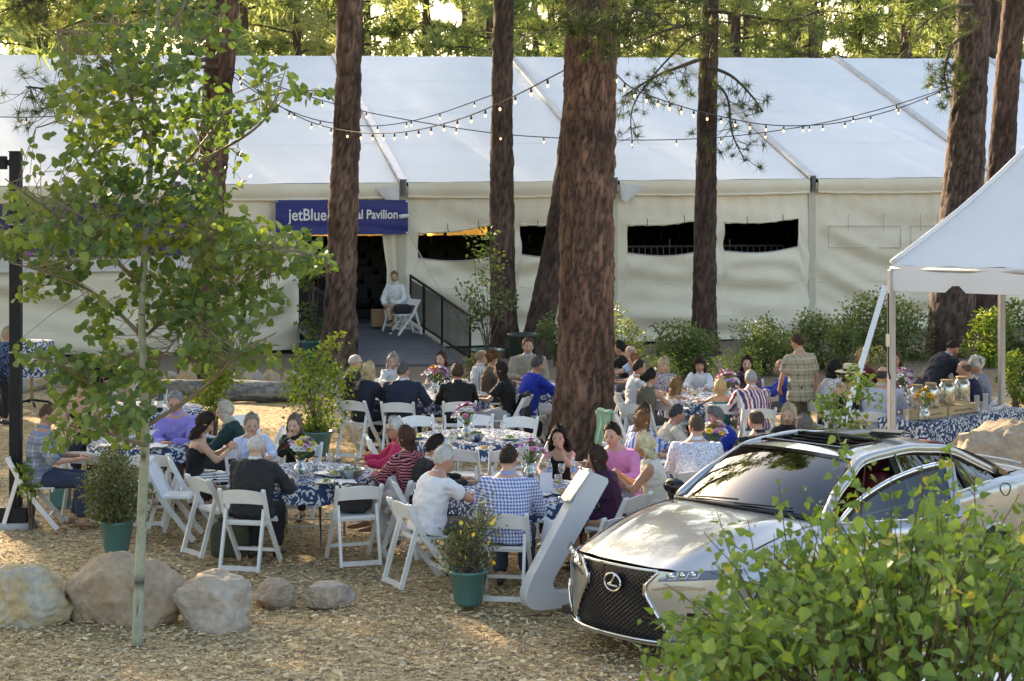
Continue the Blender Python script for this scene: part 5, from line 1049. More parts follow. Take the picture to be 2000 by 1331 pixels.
# ------------------------------------------------------------------ white folding chair
CH = {}
def folding_chair(x, y, face, label, z=0, seatless=False):
    t = empty('folding_chair', (x, y, z), -R(face), label, 'chair', 'white folding chairs'); wm = WHITE(); t.scale = (1.09, 1.03, 1.0)
    if not CH:
        def bars(f): mb = MB(); f(mb); return mb
        T = lambda s: (s * .215, -.265, .80)
        CH['leg_u'] = [bars(lambda m, s=s: [m.bar((s * .212, -.27, .80), (s * .205, -.10, .46), .028, .052, up=(0, 1, .4)), m.bar((s * .205, -.10, .462), (s * .205, .26, .0), .028, .052, up=(0, 1, .6)), m.tube([(s * .2125, -.275, .795), (s * .213, -.285, .815)], [.021, .014], 8)]) for s in (-1, 1)]
        CH['leg_r'] = [bars(lambda m, s=s: [m.bar((s * .183, -.165, .60), (s * .186, -.335, .0), .024, .044, up=(0, 1, .3))]) for s in (-1, 1)]
        def seat(m):
            m.box((0, .035, .455), (.37, .38, .022), bev=.008); m.box((0, .035, .470), (.34, .35, .012), bev=.005)
        CH['seat'] = [bars(seat)]
        def back(m):
            n_ = 12; V = []
            for i in range(n_ + 1):
                u = -1 + 2 * i / n_; xx = u * .205; zt = .778 + .030 * (1 - u * u); zb = .655 + .012 * (1 - u * u); yb = -.243 - .030 * (1 - u * u) ** .8
                V += [(xx, yb - .05 * (zt - .72) - .009, zt), (xx, yb - .05 * (zt - .72) + .009, zt), (xx, yb + .022 + .009, zb), (xx, yb + .022 - .009, zb)]
            Fc = []
            for i in range(n_):
                for q in range(4): Fc.append((i * 4 + q, i * 4 + (q + 1) % 4, (i + 1) * 4 + (q + 1) % 4, (i + 1) * 4 + q))
            Fc += [(0, 3, 2, 1), (n_ * 4, n_ * 4 + 1, n_ * 4 + 2, n_ * 4 + 3)]; m.add(V, Fc)
        CH['backrest'] = [bars(back)]
        CH['seat_rail'] = [bars(lambda m: m.bar((-.195, -.135, .455), (.195, -.135, .455), .022, .05)), bars(lambda m: m.bar((-.195, .20, .43), (.195, .20, .43), .02, .03))]
        CH['stretcher'] = [bars(lambda m: m.bar((-.175, -.327, .03), (.175, -.327, .03), .024, .045)), bars(lambda m: m.bar((-.195, .16, .13), (.195, .16, .13), .020, .034))]
        CH['rivet'] = [bars(lambda m, s=s: [m.tube([(s * .216, q, zz), (s * .221, q, zz)], [.011, .009], 8) for q, zz in ((-.12, .50), (.02, .30))]) for s in (-1, 1)]
        for k_, L in list(CH.items()):
            out = []
            for m in L:
                me = bpy.data.meshes.new(k_); me.from_pydata(m.v, [], m.f); me.materials.append(STEEL() if k_ == 'rivet' else wm); out.append(me)
            CH[k_] = out
    for k_, nm in (('leg_u', 'leg'), ('leg_r', 'leg'), ('seat', 'seat'), ('backrest', 'backrest'), ('seat_rail', 'seat_rail'), ('stretcher', 'stretcher'), ('rivet', 'rivet')):
        for me in CH[k_]:
            o = bpy.data.objects.new(nm, me); COL.objects.link(o); o.parent = t
    return t
def finish_people():
    bpy.context.view_layer.update(); dg = bpy.context.evaluated_depsgraph_get(); new = []
    for o, post in JOBS: new.append(bpy.data.meshes.new_from_object(o.evaluated_get(dg)))
    for (o, post), me in zip(JOBS, new):
        mats = [m for m in o.data.materials]; o.modifiers.clear(); old = o.data
        if 'pb' in o:
            me2, mi, colr = post(me); del o['pb']; bpy.data.meshes.remove(me); me = me2
            for m in mats: me.materials.append(m)
            me.polygons.foreach_set('material_index', np.array(mi, np.int32)); at = me.color_attributes.new('Col', 'FLOAT_COLOR', 'POINT'); c4 = np.ones((len(me.vertices), 4), np.float32); c4[:, :3] = colr; at.data.foreach_set('color', c4.ravel())
        else:
            if post: post(me)
            if not len(me.materials):
                for m in mats: me.materials.append(m)
        me.polygons.foreach_set('use_smooth', np.ones(len(me.polygons), bool)); me.update(); o.data = me; bpy.data.meshes.remove(old)
# ------------------------------------------------------------------ the diners
NAVY, BLK, WHT = (.018, .022, .04), (.014, .014, .016), (.72, .73, .74)
GREY, SILV, BRN, DBRN, BLD, SAND, LGREY = (.22, .21, .20), (.50, .49, .47), (.09, .05, .03), (.03, .02, .015), (.55, .42, .24), (.36, .26, .15), (.40, .38, .35)
LB = (.42, .50, .72)
# front left table
person('person in a black suit sitting with back to camera at the front left table', 503, 18.45, 848, 12, 'diners', lean=12, hp=14, hy=20, top=('jacket', ('plain', (.022, .023, .026), (.03, .03, .034))), bottom=('trousers', (.02, .02, .024)), hair=('fringe', (.62, .60, .57)), skin=(.56, .36, .28), hl='table', hr='wide', wide=1.12, bulk=1.08, collar=(.7, .7, .72), legs=None, brow=SILV)
person('person in black camisole and black and white skirt at the front left table', 402, 20.3, 806, 75, 'diners', lean=6, hp=24, top=('tank', ('plain', BLK)), sleeve='none', bottom=('skirt', ('blocks', (.7, .7, .7), (.015, .015, .015))), hair=('wavy', (.028, .018, .014)), hairlen=.16, skin=(.50, .30, .21), fem=True, hl='hold', hr='hold', shoes='black')
person('person in a light blue shirt with hand on chin at the front left table', 492, 20.75, 812, 160, 'diners', lean=10, hp=4, hy=8, top=('shirt', ('vstripe', (.52, .60, .80), (.46, .54, .76))), bottom=('trousers', (.1, .1, .12)), hair=('short', (.34, .30, .24)), skin=(.53, .33, .25), hr='chin', hl='table', collar=(.55, .62, .8), wide=1.05)
person('smiling person in a dark green sweater with chin on hand behind the bouquet', 575, 20.9, 822, 185, 'diners', lean=14, hp=2, hy=10, top=('sweater', ('plain', (.022, .03, .022))), bottom=('trousers', (.03, .03, .03)), hair=('bob', (.20, .16, .12)), hairlen=.10, skin=PALE, fem=True, hr='chin', hl='table')
person('person in a pink shirt and sunglasses at the right of the front left table', 768, 20.2, 818, -100, 'diners', lean=6, hp=4, top=('shirt', ('plain', (.55, .035, .11))), bottom=('trousers', (.5, .5, .5)), hair=('short', (.62, .60, .56)), skin=SKIN, fem=True, hl='table', hr='table', glasses='sun', collar=(.55, .035, .11), shoes='tan')
person('person with bobbed brown hair in a red and black wave-patterned blouse', 790, 19.0, 832, -40, 'diners', lean=7, hp=4, hy=-15, top=('shirt', ('wave', (.02, .015, .02), (.5, .06, .10), (.55, .10, .14))), bottom=('trousers', (.62, .62, .62)), hair=('bob', (.085, .045, .028)), hairlen=.07, skin=PALE, fem=True, hl='table', hr='table', shoes='tan', bulk=1.1)
# front centre table
person('white-haired person in a white short-sleeved shirt at the front centre table', 868, 17.55, 872, 62, 'diners', lean=14, hp=14, top=('polo', ('plain', (.74, .74, .77), (.68, .69, .74))), sleeve='short', bottom=('trousers', (.10, .095, .085)), hair=('short', (.60, .60, .58)), skin=(.48, .26, .19), hl='far', hr='far', wide=1.12, bulk=1.16, collar=(.72, .72, .75))
person('person in a black suit half hidden behind the white shirt at the front centre table', 852, 18.75, 853, 78, 'diners', lean=14, hp=12, top=('jacket', ('plain', (.02, .02, .022))), bottom=('trousers', (.02, .02, .022)), hair=('short', (.022, .016, .014)), skin=TANNED, hl='table', hr='table', collar=(.7, .7, .72), wide=1.1)
person('balding person in a blue and white checked shirt with back to camera', 994, 17.1, 858, 8, 'diners', lean=8, hp=10, hy=10, top=('shirt', ('check', (.68, .72, .82), (.06, .11, .40))), bottom=('trousers', (.05, .06, .09)), hair=('crop', (.035, .025, .02)), skin=(.55, .33, .26), hl='table', hr='table', collar=(.3, .36, .6), wide=1.1, bulk=1.05, shoes='black')
person('person with long dark hair in a black tank top eating beside the thick trunk', 1092, 19.6, 835, 190, 'diners', lean=5, hp=3, hy=6, top=('tank', ('plain', BLK)), sleeve='none', bottom=('trousers', (.03, .03, .04)), hair=('curlylong', (.026, .016, .013)), hairlen=.20, skin=(.52, .32, .24), fem=True, hl='mouth', hr='table')
person('person in a dark plum dress with long brown hair behind the slanted sign', 1165, 17.95, 873, -55, 'diners', lean=16, hp=8, hy=-15, top=('dress', ('plain', (.05, .014, .045))), sleeve='elbow', bottom=('skirt', (.05, .014, .045)), hair=('long', (.055, .03, .02)), hairlen=.22, skin=SKIN, fem=True, hl='mouth', hr='up')
person('smiling person in a bright pink shirt beside the thick trunk', 1203, 19.25, 828, 205, 'diners', lean=10, hp=8, hy=6, side=4, top=('shirt', ('plain', (.72, .26, .50))), bottom=('trousers', (.2, .2, .25)), hair=('short', (.03, .02, .015)), skin=(.55, .32, .24), hl='table', hr='table', collar=(.75, .3, .54), wide=1.14, bulk=1.1)
person('person with a platinum bob in a cream lace sleeveless top', 1256, 18.3, 845, -80, 'diners', lean=8, hp=8, top=('shirt', ('lace', (.70, .66, .56), (.50, .42, .32))), sleeve='none', bottom=('trousers', (.6, .58, .52)), hair=('bob', (.74, .62, .38)), hairlen=.09, skin=(.46, .24, .15), fem=True, hl='hold', hr='hold')
# back left table
person('person with long blonde hair in a dark navy jacket at the back table', 722, 26.1, 708, 30, 'diners', lean=12, hp=4, top=('jacket', ('plain', NAVY)), bottom=('trousers', (.02, .02, .03)), hair=('wavy', (.56, .44, .27)), hairlen=.16, skin=SKIN, fem=True, hl='table', hr='table')
person('person in a navy suit with short greying hair at the back table', 788, 25.9, 706, 8, 'diners', lean=8, hp=4, hy=30, top=('jacket', ('plain', (.02, .026, .05))), bottom=('trousers', (.02, .026, .05)), hair=('crop', (.10, .09, .085)), skin=SKIN, hl='table', hr='wide', wide=1.15, bulk=1.05, collar=(.6, .6, .65))
person('person in a black suit with short brown hair nearest the middle of the back table', 893, 26.0, 712, -6, 'diners', lean=10, hp=6, top=('jacket', ('plain', (.016, .016, .02))), bottom=('trousers', (.016, .016, .02)), hair=('short', (.07, .042, .028)), skin=(.42, .24, .16), hl='table', hr='table', wide=1.12, collar=(.02, .02, .025))
person('person with long dark hair in a black tee at the right of the back table', 975, 26.3, 706, -75, 'diners', lean=8, hp=4, top=('tee', ('plain', BLK)), sleeve='short', bottom=('trousers', (.4, .4, .42)), hair=('long', (.03, .018, .014)), hairlen=.16, skin=(.47, .27, .19), fem=True, hl='table', hr='table')
person('bald person in a dark suit at the far left of the back table', 698, 27.7, 692, 95, 'diners', lean=4, hp=2, top=('jacket', ('plain', (.02, .022, .03))), bottom=('trousers', (.02, .02, .03)), hair=('fringe', (.5, .48, .44)), skin=(.56, .37, .29), hl='table', hr='table', collar=(.65, .65, .7), glasses='clear', brow=SILV)
person('person with long grey hair in a white blouse at the back table', 768, 28.6, 695, 165, 'diners', lean=5, hp=4, hy=20, top=('shirt', ('plain', (.66, .67, .7))), bottom=('trousers', (.1, .1, .1)), hair=('long', (.36, .35, .33)), hairlen=.13, skin=(.50, .33, .26), fem=True, hl='table', hr='table', collar=(.66, .67, .7))
person('person with auburn hair in a black and white dress behind the pink bouquet', 861, 28.7, 689, 190, 'diners', lean=4, hp=0, hy=15, top=('dress', ('floral', (.03, .03, .03), (.5, .5, .5))), sleeve='short', bottom=('skirt', (.03, .03, .03)), hair=('bob', (.10, .04, .022)), hairlen=.11, skin=PALE, fem=True, hl='table', hr='table')
# table behind the thick trunk
person('bearded person in a tan blazer behind the thick trunk', 1032, 29.4, 660, 175, 'diners', lean=2, hp=0, top=('jacket', ('plain', (.33, .29, .22))), bottom=('trousers', (.1, .1, .12)), hair=('short', (.12, .075, .045)), skin=(.48, .28, .21), beard=(.30, .27, .24), hl='lap', hr='table', collar=(.42, .48, .62), wide=1.16, bulk=1.08)
person('person in a bright blue sweater and white trousers behind the thick trunk', 1051, 26.9, 695, 55, 'diners', lean=14, hp=12, top=('sweater', ('plain', (.018, .045, .42))), bottom=('trousers', (.62, .62, .64)), hair=('short', (.12, .11, .11)), skin=SKIN, fem=True, hl='table', hr='far', bulk=1.12)
person('person with short brown hair in a dark vest left of the tan blazer', 967, 28.4, 686, 80, 'diners', lean=8, hp=2, top=('shirt', ('plain', (.12, .09, .06))), bottom=('trousers', (.05, .05, .05)), hair=('puffy', (.16, .075, .03)), skin=SKIN, fem=True, hl='table', hr='table')
person('balding person in a white striped shirt left of the tan blazer', 944, 28.9, 684, 70, 'diners', lean=2, hp=2, top=('shirt', ('vstripe', (.66, .67, .7), (.4, .44, .55))), bottom=('trousers', (.1, .1, .12)), hair=('fringe', (.30, .20, .13)), skin=(.52, .31, .24), hl='table', hr='table', collar=(.66, .67, .7))
person('person with tied dark hair in a black top right of the thick trunk', 1209, 31.0, 676, -75, 'diners', lean=5, hp=4, top=('tee', ('plain', BLK)), sleeve='short', bottom=('trousers', (.05, .05, .05)), hair=('bun', (.022, .015, .012)), skin=(.46, .27, .19), fem=True, hl='table', hr='table')
person('balding person in a pale blue shirt right of the thick trunk', 1230, 30.2, 682, -80, 'diners', lean=7, hp=6, top=('shirt', ('plain', LB)), bottom=('trousers', (.1, .1, .12)), hair=('bald', (.42, .28, .18)), skin=(.56, .35, .28), hl='table', hr='table', collar=LB, sleeve='short')
person('person with short auburn hair in a dark sleeveless top right of the thick trunk', 1238, 28.6, 700, -75, 'diners', lean=10, hp=6, top=('shirt', ('plain', (.05, .045, .04))), sleeve='none', bottom=('trousers', (.05, .05, .05)), hair=('short', (.26, .12, .05)), skin=SKIN, fem=True, hl='table', hr='table')
# back right table
person('person in a white shirt with dark hair at the left of the children table', 1251, 26.9, 703, 80, 'diners', lean=5, hp=4, top=('shirt', ('plain', (.70, .71, .74))), sleeve='short', bottom=('trousers', (.1, .1, .12)), hair=('crop', (.035, .028, .025)), skin=(.45, .26, .18), hl='table', hr='table', collar=(.7, .71, .74), wide=1.06)
person('person in an olive sleeveless top with dark pinned hair', 1271, 25.6, 722, 35, 'diners', lean=10, hp=6, hy=35, top=('shirt', ('plain', (.13, .115, .085))), sleeve='none', bottom=('trousers', (.06, .06, .06)), hair=('bun', (.024, .015, .012)), skin=(.47, .28, .2), fem=True, hl='table', hr='table')
person('person with blonde bangs in a grey and purple patterned dress facing camera', 1297, 27.9, 706, 170, 'diners', lean=3, hp=0, top=('dress', ('floral', (.48, .46, .46), (.12, .10, .25))), sleeve='short', bottom=('skirt', (.4, .38, .4)), hair=('bangs', (.52, .42, .28)), hairlen=.16, skin=PALE, fem=True, hl='lap', hr='lap')
person('child with long light brown hair in a white top', 1320, 26.0, 742, 45, 'diners', lean=8, hp=8, top=('tank', ('plain', (.65, .6, .6))), sleeve='none', bottom=('shorts', (.4, .4, .5)), hair=('long', (.24, .14, .07)), hairlen=.16, skin=SKIN, fem=True, hl='table', hr='table', child=True)
person('person with dark bangs in a white blouse facing camera', 1366, 28.0, 708, 195, 'diners', lean=3, hp=2, hy=-10, top=('shirt', ('plain', (.72, .73, .76))), bottom=('trousers', (.1, .1, .12)), hair=('bangs', (.045, .018, .012)), hairlen=.16, skin=(.50, .29, .21), fem=True, hl='table', hr='table', collar=(.72, .73, .76))
person('blond child in a teal patterned sundress with back to camera', 1407, 25.6, 743, 0, 'diners', lean=4, hp=4, hy=15, top=('tank', ('floral', (.02, .13, .13), (.12, .3, .35))), sleeve='none', bottom=('skirt', (.02, .13, .13)), hair=('bob', (.56, .42, .22)), hairlen=.05, skin=SKIN, fem=True, hl='wide', hr='wide', child=True)
person('person with long dark hair in a dark floral top behind the purple bouquet', 1459, 28.2, 704, 190, 'diners', lean=5, hp=4, top=('shirt', ('floral', (.03, .02, .035), (.2, .12, .16))), bottom=('trousers', (.05, .05, .06)), hair=('long', (.035, .018, .014)), hairlen=.15, skin=PALE, fem=True, hl='table', hr='table')
person('grey-haired person in a red white and navy striped shirt with back to camera', 1466, 25.2, 722, -8, 'diners', lean=10, hp=8, top=('shirt', ('vstripe', (.66, .64, .66), (.34, .05, .09), (.06, .06, .16))), bottom=('trousers', (.16, .14, .10)), hair=('crop', (.36, .36, .35)), skin=(.52, .31, .24), hl='table', hr='table', wide=1.15, bulk=1.12, collar=(.66, .64, .66))
person('person with glasses in a royal blue shirt facing left at the children table', 1524, 27.2, 702, -85, 'diners', lean=4, hp=8, top=('shirt', ('plain', (.03, .07, .36))), bottom=('trousers', (.1, .1, .1)), hair=('fringe', (.24, .18, .13)), skin=(.50, .29, .22), hl='table', hr='table', glasses='clear', collar=(.03, .07, .36))
person('person standing in an olive plaid short-sleeved shirt', 1556, 25.7, 651, -28, 'diners', pose='stand', lean=3, hp=10, hy=-12, top=('polo', ('plaid', (.34, .32, .23), (.08, .08, .09), (.5, .48, .4))), sleeve='short', bottom=('trousers', (.10, .085, .06)), hair=('crop', (.055, .032, .022)), skin=(.50, .29, .21), hl=(.16, .28, .98), hr='side', chair=False, wide=1.08, collar=(.34, .32, .23))
# middle right table
person('person in a striped blue shirt half hidden by long brown hair', 1259, 21.4, 792, 60, 'diners', lean=8, hp=6, top=('shirt', ('vstripe', (.6, .64, .74), (.08, .14, .45))), bottom=('trousers', (.1, .1, .12)), hair=('short', (.06, .035, .025)), skin=SKIN, hl='table', hr='table')
person('person with long straight brown hair behind the pink shirt', 1257, 20.7, 803, 55, 'diners', lean=10, hp=8, top=('shirt', ('vstripe', (.6, .64, .74), (.1, .16, .45))), sleeve='short', bottom=('trousers', (.1, .1, .12)), hair=('long', (.17, .085, .04)), hairlen=.24, skin=SKIN, fem=True, hl='table', hr='table')
person('person with short dark hair in a cream crochet top leaning to talk', 1322, 21.5, 790, 75, 'diners', lean=16, hp=14, top=('tee', ('lace', (.60, .53, .42), (.36, .27, .18))), sleeve='short', bottom=('trousers', (.1, .1, .1)), hair=('crop', (.045, .045, .05)), skin=(.44, .24, .16), fem=True, hl='table', hr='table')
person('person in a white shirt with small blue print and back to camera', 1360, 19.6, 807, 4, 'diners', lean=7, hp=5, hy=-25, top=('shirt', ('print', (.72, .74, .80), (.08, .12, .35))), bottom=('trousers', (.05, .06, .09)), hair=('crop', (.10, .07, .05)), skin=(.52, .31, .24), hl='table', hr='table', collar=(.7, .72, .8), wide=1.14, bulk=1.06)
person('greying person in a royal blue blazer with clasped hands', 1398, 21.3, 797, -115, 'diners', lean=18, hp=22, top=('jacket', ('plain', (.012, .035, .30))), bottom=('trousers', (.1, .1, .12)), hair=('short', (.17, .165, .165)), skin=(.44, .24, .17), hl='fold', hr='fold', wide=1.1, collar=(.5, .5, .55))
person('balding person in a black shirt right of the blue blazer', 1474, 20.3, 797, -28, 'diners', lean=10, hp=6, top=('shirt', ('print', (.016, .016, .02), (.14, .14, .16), None, .22)), bottom=('trousers', (.03, .03, .03)), hair=('fringe', (.07, .05, .04)), skin=(.50, .30, .22), hl='table', hr='table', wide=1.14, collar=(.02, .02, .025))
person('person with long pale blonde hair facing camera beside the car roof', 1541, 21.4, 792, 190, 'diners', lean=4, hp=6, hy=14, top=('shirt', ('plain', (.025, .022, .025))), bottom=('trousers', (.03, .03, .03)), hair=('long', (.62, .50, .32)), hairlen=.18, skin=PALE, fem=True, hl='table', hr='table')
person('grey-haired person in a dark top next to the pale blonde hair', 1568, 20.5, 812, -40, 'diners', lean=6, hp=6, top=('shirt', ('plain', (.03, .028, .03))), bottom=('trousers', (.03, .03, .03)), hair=('bob', (.17, .15, .14)), hairlen=.06, skin=SKIN, fem=True, hl='table', hr='table')
# left table
person('person in a blue plaid shirt and jeans at the left table', 98, 20.4, 766, 85, 'diners', lean=6, hp=16, top=('shirt', ('plaid', (.20, .24, .34), (.5, .5, .5), (.06, .08, .16))), sleeve='elbow', bottom=('trousers', (.035, .05, .09)), hair=('crop', (.10, .06, .04)), skin=(.48, .28, .2), hl='table', hr='table', shoes='tan', wide=1.05, collar=(.2, .24, .34))
person('grey-haired person in a lavender shirt with folded hands', 342, 21.9, 765, 190, 'diners', lean=12, hp=16, hy=-8, top=('shirt', ('plain', (.30, .25, .66))), bottom=('trousers', (.1, .1, .12)), hair=('short', (.30, .30, .30)), skin=(.50, .28, .21), hl='fold', hr='fold', collar=(.34, .29, .7), glasses='clear', wide=1.08)
person('person with long silver-blonde hair in a dark teal sweater', 438, 21.5, 783, -85, 'diners', lean=14, hp=10, top=('sweater', ('plain', (.012, .045, .045))), bottom=('trousers', (.03, .03, .04)), hair=('long', (.52, .47, .38)), hairlen=.26, skin=PALE, fem=True, hl='table', hr='table', glasses='clear')
person('person with dark hair in a black sleeveless top behind the aspen leaves', 158, 23.2, 728, 160, 'diners', lean=8, hp=10, top=('tank', ('plain', BLK)), sleeve='none', bottom=('trousers', (.03, .03, .04)), hair=('bun', (.045, .028, .02)), skin=SKIN, fem=True, hl='table', hr='table')
person('person in a white cap and black shirt behind the aspen leaves', 196, 29, 698, 170, 'diners', lean=5, hp=8, top=('tee', ('plain', BLK)), sleeve='short', bottom=('trousers', (.03, .03, .04)), hair=('crop', (.62, .60, .55)), skin=SKIN, hl='table', hr='table')
person('person in a navy top at the wine table behind the aspen trunk', 289, 26.6, 722, 175, 'diners', lean=6, hp=8, top=('shirt', ('plain', (.02, .05, .11))), bottom=('trousers', (.03, .03, .04)), hair=('bob', (.18, .10, .05)), hairlen=.06, skin=SKIN, fem=True, hl='table', hr='table')
person('standing person in a blue floral blouse and dark trousers behind the lamp post', 18, 29.3, 640, 80, None, pose='stand', lean=4, hp=6, top=('shirt', ('floral', (.012, .014, .03), (.10, .18, .36))), sleeve='long', bottom=('trousers', (.016, .016, .022)), hair=('short', (.42, .33, .20)), skin=SKIN, fem=True, hl='lap', hr='lap', chair=False, bulk=1.15)
# far right table
person('person with long black hair in a white patterned top', 1633, 25.7, 698, 60, 'diners', lean=6, hp=6, top=('shirt', ('print', (.66, .66, .70), (.1, .1, .16), None, .6)), sleeve='none', bottom=('trousers', (.03, .03, .04)), hair=('long', (.016, .014, .014)), hairlen=.10, skin=(.47, .28, .2), fem=True, hl='table', hr='table')
person('person in a straw hat with black band and black sleeveless top', 1662, 25.0, 712, 35, 'diners', lean=6, hp=8, hy=25, top=('tank', ('plain', BLK)), sleeve='none', bottom=('trousers', (.5, .5, .55)), hair=('bob', (.1, .06, .04)), hairlen=.05, skin=(.5, .3, .21), fem=True, hl='table', hr='table', hat=True)
person('person with curly blonde hair in a maroon blouse', 1687, 28.6, 686, 150, 'diners', lean=4, hp=4, hy=-10, top=('shirt', ('plain', (.14, .012, .025))), bottom=('trousers', (.05, .05, .05)), hair=('puffy', (.46, .34, .17)), skin=PALE, fem=True, hl='table', hr='table', collar=(.14, .012, .025))
person('balding person in a pale blue shirt with back to the canopy pole', 1724, 24.8, 701, 25, 'diners', lean=8, hp=6, hy=10, top=('shirt', ('plain', (.50, .54, .68))), bottom=('trousers', (.4, .42, .5)), hair=('bald', (.06, .05, .045)), skin=(.50, .29, .22), hl='table', hr='table', wide=1.15, bulk=1.15, collar=(.5, .54, .68))
person('person in a pink printed top peeking out behind the canopy pole', 1749, 28.4, 688, 190, 'diners', lean=3, hp=2, hy=14, top=('shirt', ('print', (.5, .3, .36), (.05, .04, .05), None, .5)), bottom=('trousers', (.05, .05, .05)), hair=('bob', (.14, .075, .04)), hairlen=.1, skin=(.5, .3, .22), fem=True, hl='table', hr='table')
person('person in a navy blazer standing bent over the far right table', 1858, 26.4, 667, 62, None, pose='stand', lean=40, hp=34, top=('jacket', ('plain', (.016, .022, .036))), bottom=('trousers', (.02, .02, .03)), hair=('crop', (.025, .016, .013)), skin=(.48, .27, .2), hl=(.10, .62, .80), hr=(.14, .60, .80), chair=False, wide=1.12, collar=(.42, .48, .7), beard=(.1, .05, .03), kscale=1.05)
person('bald person in a navy jacket beside the glass jars', 1880, 25.9, 702, -70, 'diners', lean=8, hp=6, top=('jacket', ('plain', (.018, .016, .06))), bottom=('trousers', (.02, .02, .03)), hair=('bald', (.12, .09, .08)), skin=(.50, .29, .22), hl='table', hr='table', wide=1.1, bulk=1.1)
person('white-haired person in a checked navy shirt at the far right table', 1903, 26.9, 698, -75, 'diners', lean=8, hp=8, top=('shirt', ('check', (.10, .12, .22), (.3, .32, .4))), bottom=('trousers', (.1, .1, .12)), hair=('puffy', (.62, .62, .61)), skin=(.5, .3, .23), hl='table', hr='table')
# ------------------------------------------------------------------ tables
def damask():
    if 'damask' in MATS: return MATS['damask']
    m, n, b = nodes_of('damask'); v = texco(n, 'Object'); w_ = n.nodes.new('ShaderNodeTexNoise'); w_.inputs['Scale'].default_value = 9; link(n, v, w_.inputs['Vector'])
    ad = n.nodes.new('ShaderNodeVectorMath'); ad.operation = 'MULTIPLY_ADD'; link(n, w_.outputs['Color'], ad.inputs[0]); ad.inputs[1].default_value = (.10, .10, .10); link(n, v, ad.inputs[2])
    vo = n.nodes.new('ShaderNodeTexVoronoi'); vo.inputs['Scale'].default_value = 5.5; link(n, ad.outputs[0], vo.inputs['Vector']); v2 = n.nodes.new('ShaderNodeTexVoronoi'); v2.inputs['Scale'].default_value = 20; link(n, ad.outputs[0], v2.inputs['Vector'])
    rings = mathn(n, 'SINE', mathn(n, 'MULTIPLY', vo.outputs['Distance'], 30.0)); pet = mathn(n, 'SUBTRACT', .42, v2.outputs['Distance'])
    f = mathn(n, 'ADD', mathn(n, 'MULTIPLY', rings, .5), mathn(n, 'MULTIPLY', pet, 2.0)); f = mathn(n, 'SMOOTHSTEP', f, .10, .22) if False else mathn(n, 'GREATER_THAN', f, .02)
    link(n, mixc(n, f, (.022, .05, .135), (.62, .66, .72)), b.inputs['Base Color']); b.inputs['Roughness'].default_value = .75; bump(n, b, noise(n, v, 6, 3), .01); MATS['damask'] = m; return m
TABZ = .755
def round_table(cx_px, D, label, cloth_label, rad=.79, drop=.21):
    c = Vector(((cx_px - 1000) * D / F, D, 0)); t = empty('round_table', c, 0, label, 'table', 'round dining tables')
    mb = MB(); mb.lathe([(rad - .02, .715), (rad - .005, .722), (rad - .005, .738), (rad - .02, .742)], 40); mb.build('table_top', mat('plywood', (.32, .22, .12), (.4, .28, .16), 6, .6), t)
    for a in (.5, 2.07, 3.64, 5.21):
        mb = MB(); x, y = .48 * math.cos(a), .48 * math.sin(a); mb.tube([(x, y, .715), (x * 1.02, y * 1.02, .02), (x * 1.1, y * 1.1, .008)], .014, 8); mb.build('leg', STEEL(), t, True)
    mb = MB(); mb.bar((-.4, .2, .2), (.4, .2, .2), .02, .02); mb.bar((-.4, -.2, .2), (.4, -.2, .2), .02, .02); mb.build('stretcher', STEEL(), t)
    r = np.random.default_rng(int(cx_px)); ph = r.random(6) * 6.28; mb = MB()
    def fn(u, v):
        a = u * 2 * math.pi
        if v < .55: q = v / .55 * (rad + .004); return (q * math.cos(a), q * math.sin(a), .750 + .003 * math.sin(3 * a + 9 * q + ph[4]) * q)
        w_ = (v - .55) / .45; fo = .030 * math.sin(11 * a + ph[0] + 1.5 * math.sin(2 * a + ph[3])) + .016 * math.sin(19 * a + ph[1]); q = rad + .008 + w_ * (.02 + fo) ; return (q * math.cos(a), q * math.sin(a), .748 - drop * w_ * (1 + .10 * math.sin(5 * a + ph[2])) - .004 * (1 - w_))
    V = [fn(i / 96, j / 14) for j in range(15) for i in range(96)]; Fc = [(j * 96 + i, j * 96 + (i + 1) % 96, (j + 1) * 96 + (i + 1) % 96, (j + 1) * 96 + i) for j in range(14) for i in range(96)]; mb.add(V, Fc)
    o = mb.build('tablecloth', damask(), None, True); o.location = c; tag(o, cloth_label, 'tablecloth', 'navy and white tablecloths'); return t
TBL = [(592, 19.5, 'at the front left of the picnic'), (1035, 18.35, 'at the front centre behind the flowering pot'), (925, 22.4, 'left empty in the middle'), (850, 27.1, 'of the suited diners at the back'), (1105, 28.3, 'hidden behind the thick trunk'), (1365, 26.6, 'with the children at the back right'), (1378, 20.6, 'beside the silver car roof'), (300, 22.1, 'behind the aspen trunk'), (285, 25.4, 'with the wine bottles at the back left'), (1775, 26.6, 'at the far right under the shrubs')]
for x, D, w_ in TBL: round_table(x, D, 'round folding table ' + w_, 'navy and white floral cloth on the table ' + w_)
